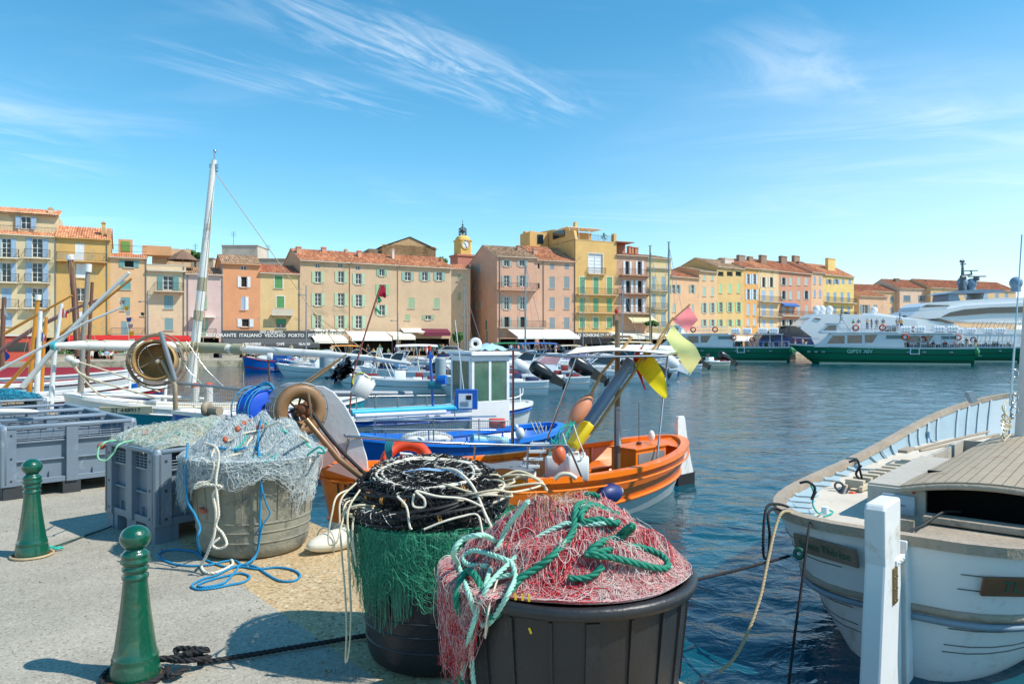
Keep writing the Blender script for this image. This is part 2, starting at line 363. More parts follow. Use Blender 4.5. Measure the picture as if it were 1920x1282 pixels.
# ================================================================ buildings
GLASS = mat('window_glass', '1c2a33', .08, var=.3, scale=.7, spec=.7)
WHITE = mat('white_paint', 'e9e7e1', .45, var=.04)
DARKIN = mat('interior_shade_paint', '2a2522', .9, var=.4, scale=1.5)  # dark colour stands in for shade inside shop rooms and open windows
IRON = mat('wrought_iron', '3b3c3e', .6, var=.1)
SHUT = {}
def shutmat(h):
 if h not in SHUT: SHUT[h] = mat('shutter_'+h, h, .6, var=.08, scale=4)
 return SHUT[h]
def plaster(h, dirt='9b8f7c', amt=.12, sc=.35):
 nm = 'plaster_'+h
 if nm in MATS: return MATS[nm]
 h_ = tuple((a*.8+b*.2)*.84 for a, b in zip(lin(h), (.82, .68, .52))); m = mat(nm, h_, .9, var=.10, scale=.5, dirt=dirt, dirt_amt=amt+.10, dirt_scale=sc*1.6, bump=.5, bscale=9)
 return m
def tile_mat(name, a, b_, c_):
 m = bpy.data.materials.new(name); m.use_nodes = True; nt = m.node_tree; L = nt.links.new; b = nt.nodes['Principled BSDF']
 tc = N(nt, 'ShaderNodeTexCoord'); mp = N(nt, 'ShaderNodeMapping'); mp.inputs['Scale'].default_value = (4, 2.4, 2.4); L(tc.outputs['Object'], mp.inputs[0])
 v = N(nt, 'ShaderNodeTexVoronoi', i_Scale=1.0); L(mp.outputs[0], v.inputs['Vector'])
 cr = N(nt, 'ShaderNodeValToRGB'); L(v.outputs['Color'], cr.inputs[0]); e = cr.color_ramp.elements
 e[0].position = .15; e[0].color = (*lin(a), 1); e[1].position = .85; e[1].color = (*lin(c_), 1); k = e.new(.5); k.color = (*lin(b_), 1)
 nz = N(nt, 'ShaderNodeTexNoise', i_Scale=.6, i_Detail=6); L(tc.outputs['Object'], nz.inputs['Vector'])
 mr = N(nt, 'ShaderNodeMapRange'); mr.inputs[3].default_value = .6; mr.inputs[4].default_value = 1.3; L(nz.outputs['Fac'], mr.inputs[0])
 mx = N(nt, 'ShaderNodeMixRGB', blend_type='MULTIPLY'); mx.inputs[0].default_value = 1; L(cr.outputs[0], mx.inputs[1]); L(mr.outputs[0], mx.inputs[2]); L(mx.outputs[0], b.inputs['Base Color'])
 b.inputs['Roughness'].default_value = .85; MATS[name] = m; return m
TILE = tile_mat('roof_tiles', 'a9694a', 'c98258', 'e0a67c'); TILE2 = tile_mat('roof_tiles_weathered', '7f6a55', 'b08968', 'cfae8a'); TILE3 = tile_mat('roof_tiles_dark_red', '92553f', 'b26a49', 'cc8d66')
def nxt(A, d, px):
 r = (px-CX)/F; t = (r*A[1]-A[0])/(d[0]-r*d[1]); return (A[0]+d[0]*t, A[1]+d[1]*t), t
Z1 = (0, 370, 4); Z2 = (400, 420, 4); Z3 = (840, 400, 4); Z4 = (1220, 440, 2.743); ZS = (0, 0, 1); ZR = (1680, 460, 5.342); ZT = (1500, 440, 8)
class Bld:
 def __init__(s, name, label, A, d, px1, eave, ridge, wall, tile=TILE, depth=9, roof='gable', Z=ZS, shut='8fb0b0', holes=(), cat='building', store=True, base=None, group='waterfront houses', over=.35, reveal='d8cdb8'):
  d = Vector(d).normalized(); s.d = d; s.A = A; s.Bp, s.W = nxt(A, d, px1); s.Z = Z; s.shut = shut; s.wallm = plaster(wall) if isinstance(wall, str) else wall; s.depth = depth
  s.rz = math.atan2(d.y, d.x); s.z0 = FZ if base is None else base
  s.o = thing(name, label, cat, (A[0], A[1], s.z0), s.rz, group)
  s.px1 = px1; s.h = s.lz((s.px0()+px1)/2, eave, True); s.eave = s.h; s.holes = []; s.store = store; s.revm = plaster(reveal)
  s.tile = tile; s.rtype = roof; s.over = over
  s.rh = None if ridge is None else max(.4, s.z_at((s.px0()+px1)/2, ridge, depth/2)-s.h)
 def px0(s): return CX+F*s.A[0]/s.A[1]
 def lu(s, px):            # photo column -> distance along the facade
  r = (px-CX)/F; return (r*s.A[1]-s.A[0])/(s.d.x-r*s.d.y)
 def lz(s, px, py, raw=False, v=0):
  u = s.lu(px); Y = s.A[1]+s.d.y*u+s.d.x*v; return E-(py-CY)/F*Y-s.z0
 def z_at(s, px, py, v): return s.lz(px, py, v=v)
 def q(s, x, y):           # zoom coordinates -> (u, z) on the facade
  px = s.Z[0]+x/s.Z[2]; py = s.Z[1]+y/s.Z[2]; return s.lu(px), s.lz(px, py)
 def part(s, name, mb, m, parent=None, **k): return mb.build(name, m, parent or s.o, **k)
 def win(s, x0, y0, x1, y1, kind='c', col=None, sur=None, rail=False, v=0, sill=True, pane=None, sw=None):
  (u0, z1), (u1, _) = s.q(x0, y0), s.q(x1, y0); _, z0 = s.q((x0+x1)/2, y1)
  return s.winuz(u0, z0, u1, z1, kind, col, sur, v, sill, pane, sw)
 def winuz(s, u0, z0, u1, z1, kind='c', col=None, sur=None, v=0, sill=True, pane=None, sw=None):
  if v == 0: s.holes.append((u0, z0, u1, z1))
  sm = shutmat(col or s.shut); w = u1-u0; h = z1-z0; mb = MB(); f = .07
  dv = .16+v
  for a, b in (((u0, dv, z0), (u0, dv, z1)), ((u1, dv, z0), (u1, dv, z1))): mb.bar(Vector(a)+Vector((f/2 if a[0] == u0 else -f/2, 0, 0)), Vector(b)+Vector((f/2 if a[0] == u0 else -f/2, 0, 0)), f, .06)
  mb.box(((u0+u1)/2, dv, z1-f/2), (w-2*f, .06, f)); mb.box(((u0+u1)/2, dv, z0+f/2), (w-2*f, .06, f))
  if kind[0] in 'ow':
   mb.box(((u0+u1)/2, dv, (z0+z1)/2), (.07, .05, h-2*f))
   n = max(1, int(h/.55))
   for k in range(1, n): mb.box(((u0+u1)/2, dv+.004, z0+h*k/n), (w-2*f, .035, .04))
  if sill: mb.box(((u0+u1)/2, -.03, z0-.045), (w+.2, .16, .08), 1)
  if sur:
   for (a0, b0, a1, b1) in ((u0-.16, z0, u0, z1+.16), (u1, z0, u1+.16, z1+.16), (u0, z1, u1, z1+.16)): mb.box(((a0+a1)/2, -.012, (b0+b1)/2), (a1-a0, .03, b1-b0), 2)
  fo = s.part('window', mb, [WHITE if kind[0] in 'ow' else sm, s.revm, plaster(sur or 'e9dfc8')])
  pm = pane or (DARKIN if kind[0] == 'd' else GLASS)
  p = MB(); p.add([(u0+f, dv+.03, z0+f), (u1-f, dv+.03, z0+f), (u1-f, dv+.03, z1-f), (u0+f, dv+.03, z1-f)], [(0, 1, 2, 3)]); s.part('pane', p, pm, fo)
  def leaf(a0, a1, vv):
   q = MB(); c = (a0+a1)/2; ww = a1-a0
   q.box((c, vv, (z0+z1)/2), (ww-.01, .03, h-.02))
   for e in (-1, 1): q.box((c+e*(ww/2-.045), vv-.02, (z0+z1)/2), (.07, .02, h-.03))
   nb = max(4, int(h/.16))
   for k in range(nb+1): q.box((c, vv-.021, z0+.05+(h-.1)*k/nb), (ww-.16, .018, .05))
   s.part('shutter', q, sm, fo)
  if kind[0] in 'o' or kind in ('do',):
   ww = sw or w/2+.02
   if 'r' not in kind[1:]: leaf(u0-ww-.02, u0-.02, v-.035)
   if 'l' not in kind[1:]: leaf(u1+.02, u1+ww+.02, v-.035)
  if kind[0] == 'c': leaf(u0, (u0+u1)/2, v+.04); leaf((u0+u1)/2, u1, v+.045)
  if kind[0] == 'h': leaf(u0, (u0+u1)/2, v+.04)
  return fo
 def balcony(s, x0, x1, y, dep=.75, hr=1.0, stone=False, mat_=None):
  (u0, z), (u1, z2) = s.q(x0, y), s.q(x1, y); z = (z+z2)/2; mb = MB()
  mb.box(((u0+u1)/2, -dep/2, z), (u1-u0, dep, .14))
  for u in (u0+.3, u1-.3): mb.prism([(u, 0, z-.07), (u, -dep*.8, z-.07), (u, 0, z-.4)], (.12, 0, 0))
  sl = s.part('balcony', mb, mat_ or s.revm)
  s.rail(u0, u1, z+.07, dep, hr, sl, stone); return sl
 def rail(s, u0, u1, z, dep, hr=1.0, parent=None, stone=False):
  mb = MB(); v = -dep+.04
  if stone:
   mb.box(((u0+u1)/2, v+.05, z+hr/2), (u1-u0, .12, hr)); s.part('parapet', mb, s.revm, parent); return
  mb.box(((u0+u1)/2, v, z+hr), (u1-u0, .05, .04)); mb.box(((u0+u1)/2, v, z+.08), (u1-u0-.04, .03, .03))
  n = int((u1-u0)/.14)
  for k in range(n+1): mb.box((u0+.02+(u1-u0-.04)*k/n, v+.001, z+hr/2), (.018, .018, hr-.02))
  if dep > .2:
   for u in (u0+.01, u1-.01):
    mb.box((u, -dep/2, z+hr-.002), (.04, dep-.1, .035))
    for k in range(int(dep/.14)): mb.box((u, -dep+.1+.14*k, z+hr/2), (.018, .018, hr-.03))
  s.part('railing', mb, IRON, parent)
 def storefront(s, u0, u1, h=2.6, deep=2.2, col='3a332d'):
  s.holes.append((u0, .02, u1, h)); s.deep = (u0, u1, h, deep)
 def finish(s, side_win=True):
  W_, h, D = s.W, s.h, s.depth; mb = MB()
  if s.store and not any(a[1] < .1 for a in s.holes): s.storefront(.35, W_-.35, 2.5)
  hs = [(max(.03, a), b, min(W_-.03, c), min(h-.05, d)) for a, b, c, d in s.holes if c > .05 and a < W_-.05]
  us = sorted({0, W_}|{round(a[0], 3) for a in hs}|{round(a[2], 3) for a in hs}); zs = sorted({0, h}|{round(a[1], 3) for a in hs}|{round(a[3], 3) for a in hs})
  for i in range(len(us)-1):
   for j in range(len(zs)-1):
    cu, cz = (us[i]+us[i+1])/2, (zs[j]+zs[j+1])/2
    if us[i+1]-us[i] < 1e-4 or zs[j+1]-zs[j] < 1e-4 or any(a < cu < c and b < cz < d for a, b, c, d in hs): continue
    mb.add([(us[i], 0, zs[j]), (us[i+1], 0, zs[j]), (us[i+1], 0, zs[j+1]), (us[i], 0, zs[j+1])], [(0, 1, 2, 3)])
  for a, b, c, d in hs:
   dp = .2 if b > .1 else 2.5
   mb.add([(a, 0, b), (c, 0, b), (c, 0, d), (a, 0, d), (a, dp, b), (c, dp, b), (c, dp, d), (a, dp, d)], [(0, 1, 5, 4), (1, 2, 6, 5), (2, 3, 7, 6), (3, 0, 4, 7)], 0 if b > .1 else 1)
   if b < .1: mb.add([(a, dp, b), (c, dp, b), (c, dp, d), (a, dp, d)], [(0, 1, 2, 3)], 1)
  mb.add([(0, 0, 0), (0, D, 0), (0, D, h), (0, 0, h)], [(0, 1, 2, 3)]); mb.add([(W_, 0, 0), (W_, D, 0), (W_, D, h), (W_, 0, h)], [(0, 1, 2, 3)]); mb.add([(0, D, 0), (W_, D, 0), (W_, D, h), (0, D, h)], [(0, 1, 2, 3)])
  rh = s.rh
  if s.rtype == 'gable':
   for u in (0, W_): mb.add([(u, 0, h), (u, D, h), (u, D/2, h+rh)], [(0, 1, 2)])
  elif s.rtype == 'mono':
   for u in (0, W_): mb.add([(u, 0, h), (u, D, h), (u, D, h+rh)], [(0, 1, 2)])
   mb.add([(0, D, h), (W_, D, h), (W_, D, h+rh), (0, D, h+rh)], [(0, 1, 2, 3)])
  elif s.rtype == 'flat':
   pass
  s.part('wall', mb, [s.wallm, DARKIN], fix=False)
  r = MB(); o = s.over
  def slope(v0, z0, v1, z1):
   n = max(6, int((W_+2*.12)/.26)); a = []; b = []
   for k in range(n*4+1):
    u = -.12+(W_+.24)*k/(n*4); w = .055*math.sin(2*math.pi*k/4)
    a.append((u, v0, z0+w)); b.append((u, v1, z1+w))
   r.loft([a, b], sm=False)
   r.add([(-.12, v0, z0-.12), (W_+.12, v0, z0-.12), (W_+.12, v1, z1-.12), (-.12, v1, z1-.12)], [(0, 1, 2, 3)], 1)
   r.add([(-.12, v0, z0-.12), (W_+.12, v0, z0-.12), (W_+.12, v0, z0+.0), (-.12, v0, z0+.0)], [(0, 1, 2, 3)], 1)
   for u in (-.12, W_+.12): r.add([(u, v0, z0-.12), (u, v1, z1-.12), (u, v1, z1+.03), (u, v0, z0+.03)], [(0, 1, 2, 3)], 1)
  if s.rtype == 'gable':
   sl = rh/(D/2); slope(-o, h+.14-o*sl, D/2, h+rh+.14); slope(D+.3, h+.14-.3*sl, D/2+.001, h+rh+.14)
   s.part('roof', r, [s.tile, s.revm], fix=False)
  elif s.rtype == 'mono':
   sl = rh/D; slope(-o, h+.14-o*sl, D, h+rh+.14); s.part('roof', r, [s.tile, s.revm], fix=False)
  elif s.rtype == 'flat':
   r.add([(.22, .22, h-.5), (W_-.22, .22, h-.5), (W_-.22, D-.22, h-.5), (.22, D-.22, h-.5)], [(0, 1, 2, 3)], 0)
   for a, b in (((0, .11, h+.02), (W_, .11, h+.02)), ((0, D-.11, h+.02), (W_, D-.11, h+.02))): r.bar(a, b, .3, .1, 0)
   for u in (.11, W_-.11): r.bar((u, .26, h+.021), (u, D-.26, h+.021), .22, .098, 0)
   s.part('roof', r, [s.revm], fix=False)
  return s
 def pipe(s, x, side=0, m=None):
  u, _ = s.q(x, 0); mb = MB(); mb.tube([(u, -.07, .4), (u, -.07, s.h-.1)], .06, 6); s.part('drainpipe', mb, m or mat('zinc', '8f9496', .5, .6))
 def chimney(s, x0, x1, ytop, v=2.5, col=None, cap=True, ybot=None, tiles=False):
  px0 = s.Z[0]+x0/s.Z[2]; px1 = s.Z[0]+x1/s.Z[2]; r = (px0-CX)/F; dl = s.d
  A2 = (s.A[0]-dl.y*v, s.A[1]+dl.x*v); u0 = (r*A2[1]-A2[0])/(dl.x-r*dl.y); r = (px1-CX)/F; u1 = (r*A2[1]-A2[0])/(dl.x-r*dl.y)
  Y = A2[1]+dl.y*(u0+u1)/2; z = E-(s.Z[1]+ytop/s.Z[2]-CY)/F*Y-s.z0; zb = s.h-.2; w = u1-u0
  mb = MB(); mb.box(((u0+u1)/2, v, (z+zb)/2-.1), (w, .7, z-zb-.2))
  if cap: mb.box(((u0+u1)/2, v, z-.15), (w+.14, .84, .1)); mb.box(((u0+u1)/2, v, z-.05), (w-.1, .5, .1), 1)
  s.part('chimney', mb, [plaster(col) if col else s.wallm, TILE])
DL = (.89, .45); A = (-.611*88, 88.0)
A1 = (A[0]-.89*16, A[1]-.45*16)
b = Bld('apartment_house', 'tall cream house with blue shutters at the far left end of the waterfront row', A1, DL, 105, 436, 424, 'e8d3a4', tile=TILE, Z=Z1, shut='9fb9cf', depth=11, reveal='efe2c4')
for y0, y1, k in ((305, 452, 'o'), (490, 635, 'o'), (680, 826, 'c')):
 b.win(12, y0, 84, y1, k, sill=False); b.win(240, y0, 320, y1, 'o', sill=False); b.win(-210, y0, -135, y1, 'o', sill=False)
 b.balcony(-30, 145, y1+6, .7, .95); b.balcony(188, 378, y1+8, .7, .95); b.balcony(-260, -90, y1+2, .7, .95)
b.win(12, 868, 92, 965, 'c'); b.win(250, 868, 322, 965, 'c'); b.finish()
ho = b.h; b2o = MB(); D0 = 2.2
b2o.box((b.W/2, D0+4, ho+1.55), (b.W-.1, 8, 3.1)); b.part('attic', b2o, b.wallm)
at = MB(); n = int(b.W/.26)
a_ = [(-.2+(b.W+.4)*k/(4*n), D0-.5, ho+2.85+.055*math.sin(math.pi*k/2)) for k in range(4*n+1)]; c_ = [(p[0], D0+4, p[2]+1.25) for p in a_]
at.loft([a_, c_], sm=False); at.add([(-.2, D0-.5, ho+2.7), (b.W+.2, D0-.5, ho+2.7), (b.W+.2, D0+4, ho+3.95), (-.2, D0+4, ho+3.95)], [(0, 1, 2, 3)], 1); b.part('roof', at, [TILE, b.revm], fix=False)
b.rail(0, b.W, ho+.3, -1.2, .9)
for u in (b.W-3.2, b.W-7, b.W-11): b.winuz(u-.5, ho+1.0, u+.5, ho+2.5, 'o', v=D0-.22, sill=False)
b.chimney(362, 398, 78, 4, col='e6d4b0'); b.chimney(408, 440, 125, 5, col='dfc8a0'); b.pipe(418)
b = Bld('town_house', 'golden yellow house with white shutters and a grey stained wall', A, DL, 207, 447, 428, plaster('e6b04a', '9aa08c', .28, .45), tile=TILE, Z=Z1, shut='e6e8e6', reveal='d9a645')
b.win(563, 345, 633, 475, 'c', sill=False); b.win(570, 495, 643, 603, 'c'); b.win(570, 678, 640, 780, 'w'); b.win(575, 855, 625, 905, 'c')
b.balcony(428, 800, 484, .8, .95); b.finish(); b.chimney(763, 790, 186, 1.5, col='dfae4c'); b.chimney(803, 830, 232, 1.0, col='dca057', cap=False); b.pipe(803)
b = Bld('town_house', 'peach house with teal shutters and an orange tiled eave, beside the golden yellow house', b.Bp, DL, 275, 484, 478, 'eebd86', tile=TILE, Z=Z1, shut='6fa3a0', depth=8)
b.win(932, 470, 1003, 526, 'do'); b.win(897, 625, 980, 690, 'c'); b.win(905, 750, 975, 848, 'c'); b.win(1055, 862, 1082, 888, 'd'); b.win(907, 930, 975, 1030, 'c', col='8aa5a8', sill=False)
b.balcony(835, 1090, 1034, .5, .8); b.finish(); b.pipe(1095)
mb = MB(); mb.box((1.6, 4, b.h+1.7), (1.6, 2, 1.9)); mb.box((5.2, 4.5, b.h+1.5), (3.4, 2, 1.2)); b.part('roof_hut', mb, plaster('dd9a5c'))
mb = MB(); mb.box((1.6, 2.97, b.h+1.75), (1.0, .04, 1.3)); b.part('door', mb, shutmat('6d9a4a')); b.rail(0, b.W, b.h+.9, -1.5, .8)
b = Bld('town_house', 'beige house with a roof terrace under a brown parasol', b.Bp, DL, 349, 497, None, 'e8cba2', roof='flat', Z=Z1, shut='6e9c98')
b.win(1222, 588, 1300, 695, 'o', sill=False); b.balcony(1160, 1376, 708, .9, 1.0); b.win(1230, 735, 1298, 835, 'c', col='7fa3a4'); b.win(1234, 905, 1298, 995, 'c', col='7fa3a4'); b.finish(); b.pipe(1378)
u0, z0 = b.q(1098, 545); mb = MB(); mb.box((b.W/2, -.12, z0), (b.W, .5, .22)); b.part('cornice', mb, b.revm); b.rail(.8, 2.6, b.h, -.1, .8)
mb = MB(); mb.box((b.W/2+.8, 6.5, b.h+1.2), (4.6, 2.5, 3.0)); b.part('roof_hut', mb, plaster('d9b78c'))
par = thing('parasol', 'brown parasol on the roof terrace of the beige house', 'parasol', b.o.matrix_basis @ Vector((4.2, 2.0, b.h-.5)))
mb = MB(); mb.tube([(0, 0, 0), (0, 0, 2.6)], .035); mb.build('pole', WHITE, par); mb = MB(); mb.lathe([(2.0, 1.35), (1.1, 2.1), (.05, 2.75)], n=8, sm=False); mb.build('canopy', mat('parasol_cloth', '7d6250', .9), par)
b = Bld('town_house', 'narrow pale pink house with sage shutters, behind the tall white mast', b.Bp, DL, 416, 515, 503, 'e7c4bd', tile=TILE2, Z=Z1, shut='a9bda2')
b.win(1515, 605, 1550, 665, 'c'); b.win(1513, 742, 1553, 832, 'c'); b.win(1500, 905, 1560, 1040, 'c', sill=False); b.balcony(1440, 1620, 1042, .6, .9); b.finish(); b.pipe(1408)
mb = MB(); u, z = b.q(1525, 898); mb.box((u, -.5, z), (2.8, 1.0, .12)); b.part('canopy', mb, WHITE)
b = Bld('town_house', 'bright orange house with white shutters', b.Bp, DL, 488, 495, 480, 'f0975a', tile=TILE2, Z=Z2, shut='e4e6e4', reveal='e9a26e')
b.win(205, 312, 250, 345, 'w', sill=False); b.win(207, 393, 253, 475, 'do'); b.win(207, 545, 240, 645, 'c', col='aebdcc'); b.win(212, 710, 270, 772, 'do'); b.pipe(68)
mb = MB(); (ua, za), (ub, zb) = b.q(240, 545), b.q(263, 645); mb.box(((ua+ub)/2, -.04, (za+zb)/2), (ub-ua, .04, za-zb)); b.part('shutter', mb, shutmat('e4e6e4')); b.finish()
b = Bld('town_house', 'ochre house with green shutters and a small stone balcony', b.Bp, DL, 563, 513, 498, 'efc682', tile=TILE3, Z=Z2, shut='5f9c5c')
b.win(460, 388, 518, 482, 'c', sur='efe6d2'); b.win(475, 542, 530, 628, 'c', sur='efe6d2'); b.win(470, 712, 545, 780, 'w', col='4f8f62'); b.balcony(430, 592, 684, .9, .75, stone=True)
mb = MB(); (ua, za), (ub, zb) = b.q(470, 710), b.q(545, 750); mb.box(((ua+ub)/2, -.03, (za+zb)/2), (ub-ua, .03, za-zb)); b.part('blind', mb, shutmat('4f8f62')); b.finish(); b.pipe(645)
B7 = b
DT = (.87, .5); tan = plaster('dbb48a', '9c9176', .32, .28); tan2 = plaster('d9b58e', 'a89b80', .1, .3)
lab = {8: 'long tan house with grey patched plaster, next to the ochre house', 9: 'middle tan house with pale green shutters between two drainpipes', 10: 'wide tan house whose lower right corner lies in shadow, left of the lane'}
b = Bld('town_house', lab[8], B7.Bp, DT, 657, 490, 470, tan, Z=Z2, shut='b4c9a2', depth=10, over=.4); rid = b.rh; hh = b.h
for x in (765, 935): b.win(x+0, 293, x+35, 328, 'w', sill=False)
for c in (785, 958):
 b.win(c-22, 354, c+22, 440, 'o'); b.win(c-24, 517, c+24, 613, 'o'); b.win(c-22, 685, c+22, 783, 'o')
b.finish(); b.chimney(622, 656, 168, 3, col='d99a78'); b.chimney(812, 843, 172, 4.5, col='d99a78'); b.chimney(985, 1000, 188, 5); b.pipe(1024, m=tan); b8 = b
for (x, v) in ((770, 2.2), (990, 2.4)):
 pass
c = Bld('town_house', lab[9], b.Bp, DT, 747, 496, 476, tan2, Z=Z2, shut='b4cdb0', depth=10, over=.4); c.h = hh; c.rh = rid
c.win(1070, 310, 1102, 344, 'w', sill=False); c.win(1068, 370, 1110, 452, 'o'); c.win(1068, 528, 1114, 618, 'o'); c.win(1068, 685, 1114, 783, 'o')
c.win(1245, 333, 1282, 390, 'o', col='8fb596'); c.win(1245, 452, 1292, 535, 'o', col='9fc08f'); c.win(1245, 605, 1286, 686, 'o'); c.finish(); c.chimney(1080, 1108, 198, 3, col='d99a78'); c.chimney(1336, 1352, 186, 3, col='ead9c8'); c.pipe(1384, m=tan)
d = Bld('town_house', lab[10], c.Bp, DT, 846, 500, 484, tan2, Z=Z2, shut='9db58f', depth=10, over=.4); d.h = hh; d.rh = rid
for x0, x1 in ((1437, 1480), (1566, 1606), (1674, 1714)): d.win(x0, 358, x1, 425, 'w' if 0 else 'o', col='96b4a4')
d.win(1462, 553, 1510, 632, 'c'); d.win(1654, 555, 1696, 632, 'c'); d.win(1436, 680, 1474, 720, 'c'); d.win(1590, 683, 1632, 718, 'o'); d.finish(); d.chimney(1700, 1716, 258, 3, col='c98a68')
DP = Vector((.92, .4)).normalized()
b = Bld('town_house', 'pale house with small sage shutters at the back of the lane', (P(845, 0, 121).x, 121), (1, .12), 881, 505, 497, 'e2cfae', tile=TILE, Z=Z2, shut='a9b48c', store=False)
b.win(1830, 375, 1858, 425, 'c'); b.win(1832, 515, 1858, 565, 'c'); b.finish()
b = Bld('stone_house', 'rough stone gabled house rising behind the tan block', (P(716, 0, 130).x, 130), (1, .42), 817, 464, 452, mat('rubble_stone', 'c4a076', .95, var=.25, scale=2.2, dirt='86684c', dirt_amt=.4, dirt_scale=3, bump=1, bscale=5), Z=Z2, store=False, depth=12, roof='flat', group=None)
W_ = b.W
b.win(1420, 130, 1445, 160, 'd', sill=False); b.win(1500, 130, 1530, 165, 'd', sill=False); b.win(1430, 198, 1485, 232, 'w', sill=False); b.win(1570, 210, 1615, 228, 'd', sill=False)
b.rtype = 'none'; b.holes = [hh_ for hh_ in b.holes]; bh = b.h
b.h = bh-1.6; b.finish()
mb = MB(); ap = b.lz(767, 445); a0 = bh-1.6
mb.prism([(0, 0, a0), (W_, 0, a0), (W_, 0, bh-.2), (W_/2+.1, 0, ap), (0, 0, bh-.2)], (0, 12, 0)); b.part('gable', mb, b.wallm)
mb = MB()
for p, q_ in (((-.3, -.2, bh-.1), (W_/2+.1, -.2, ap+.12)), ((W_/2+.1, -.2, ap+.12), (W_+.3, -.2, bh-.1))): mb.add([p, q_, (q_[0], 12.2, q_[2]), (p[0], 12.2, p[2])], [(0, 1, 2, 3)])
b.part('roof', mb, TILE2, fix=False)
mb = MB(); x0 = b.lu(700)
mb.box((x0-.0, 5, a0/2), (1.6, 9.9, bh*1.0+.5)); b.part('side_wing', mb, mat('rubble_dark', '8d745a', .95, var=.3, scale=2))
for nm, lb, px0, px1, py, Y, dp, cc in (('rooftop_block', 'pale grey rooftop block behind the orange house', 416, 483, 461, 112, 5, 'cfc6b9'), ('rooftop_block', 'low grey rooftop block behind the ochre house', 484, 540, 486, 112, 5, 'c9bba8'), ('rooftop_block', 'cream rooftop block behind the pale pink house', 349, 400, 485, 108, 4, 'dfc7a6')):
 o = thing(nm, lb, 'building', (P(px0, 0, Y).x, Y, FZ), 0); w = (px1-px0)/F*Y; h = E-(py-CY)/F*Y-FZ
 mb = MB(); mb.box((w/2, dp/2, h/2), (w, dp, h)); mb.build('wall', plaster(cc), o); mb = MB(); mb.box((w/2, dp/2, h+.06), (w+.2, dp+.2, .12)); mb.build('coping', plaster('bdb2a2'), o)
 mb = MB(); mb.tube([(w*.3, .4, h), (w*.3, .4, h+2.2)], .03, 5); [mb.tube([(w*.3-.4, .4, h+1.5+.2*k), (w*.3+.4, .4, h+1.5+.2*k)], .015, 4) for k in range(4)]; mb.build('aerial', IRON, o)
def bell_tower():
 Y = 150; s = F/Y; cx = P(867.5, 0, Y).x; zz = lambda y: E-(Z3[1]+y/4-CY)/F*Y
 o = thing('bell_tower', 'yellow bell tower with clock, dome and iron campanile over a red base', 'bell tower', (cx, Y, FZ)); yl = plaster('efbf4e'); rd = plaster('c9614a')
 w = 34/s; mb = MB(); R45 = Matrix.Rotation(rad(28), 3, 'Z')
 wr = 48/s/1.35; mb.box((0, 0, (zz(320)-FZ)/2), (wr, wr, zz(320)-FZ), R=R45); mb.box((0, 0, zz(322)-FZ), (wr+.4, wr+.4, .35), R=R45); mb.build('base', rd, o)
 mb = MB(); w2 = w/1.3; prof = [(w2/2*.98, zz(322)), (w2/2*.98, zz(215))]
 def octo(r, z, c=.26):
  pts = []
  for k in range(4):
   a = rad(28+90*k)
   for e in (-1, 1): pts.append(Vector((math.cos(a)*r+e*-math.sin(a)*r*(1-c), math.sin(a)*r+e*math.cos(a)*r*(1-c), z-FZ)))
  return pts
 r = w2/2*1.02
 mb.loft([octo(r, zz(322)), octo(r, zz(215)), octo(r*1.1, zz(212)), octo(r*1.12, zz(205)), octo(r*.92, zz(203))], closed=True, caps=True, sm=False); mb.build('tower_body', yl, o)
 mb = MB(); dm = [octo(r*.9*math.cos(rad(a)), zz(203)+(zz(163)-zz(203))*math.sin(rad(a)), .3) for a in (0, 15, 30, 45, 60, 75, 86)]; mb.loft(dm, closed=True, caps=True); mb.build('dome', yl, o)
 q = MB()
 t0 = zz(165)-FZ; t1 = zz(118)-FZ; rr = .75
 for k in range(8):
  a = rad(45*k); q.tube([(rr*math.cos(a), rr*math.sin(a), t0), (rr*math.cos(a), rr*math.sin(a), t1), (0, 0, zz(98)-FZ)], .06, 5)
 for z in (t0+.1, (t0+t1)/2, t1): q.torus((0, 0, z), rr, .06, n=20, k=5)
 q.tube([(0, 0, zz(100)-FZ), (0, 0, zz(50)-FZ)], .05, 5); q.ball((0, 0, zz(88)-FZ), .2, 8); q.build('campanile', IRON, o)
 q = MB(); q.ball((0, 0, t0+.8), (.45, .45, .5), 10); q.build('bell', mat('bronze', '6b5a3a', .4, .8), o)
 a = rad(28-90); nrm = Vector((math.cos(a), math.sin(a), 0)); c = nrm*r*1.0+Vector((0, 0, zz(240)-FZ)); q = MB(); q.disc(c+nrm*.06, .85, nrm, 24, 1); q.torus(c+nrm*.05, .9, .11, nrm, n=24, k=6, m=0)
 t = nrm.cross(Vector((0, 0, 1))); q.bar(c+nrm*.1, c+nrm*.1+t*.45+Vector((0, 0, .35)), .1, .03, 2); q.bar(c+nrm*.11, c+nrm*.11-t*.2+Vector((0, 0, -.75)), .09, .03, 2)
 for k in range(12): aa = rad(30*k); p = c+nrm*.09+(t*math.cos(aa)+Vector((0, 0, 1))*math.sin(aa))*.68; q.box(p, (.1, .1, .1), 2)
 q.build('clock', [yl, WHITE, IRON], o)
bell_tower()
PC = (P(932, 0, 116).x, 116)
b = Bld('town_house', 'large pink house with a blank gabled side wall and long balconies', PC, DP, 1007, 482, 463, 'e3a98b', tile=TILE2, Z=Z3, shut='a9b3aa', depth=12)
for c in (440, 557): b.win(c-19, 347, c+19, 398, 'o')
for c in (440, 560): b.win(c-19, 465, c+19, 548, 'o', sill=False, pane=GLASS); b.win(c-17, 622, c+17, 720, 'o'); b.win(c-17, 775, c+19, 858, 'do', sill=False)
b.balcony(370, 655, 578, 1.1, 1.05, mat_=plaster('d9a888')); b.balcony(374, 720, 858, .8, 1.05); b.pipe(388)
b.holes.append((b.q(380, 0)[0], .02, b.q(655, 0)[0], 2.5)); b.finish()
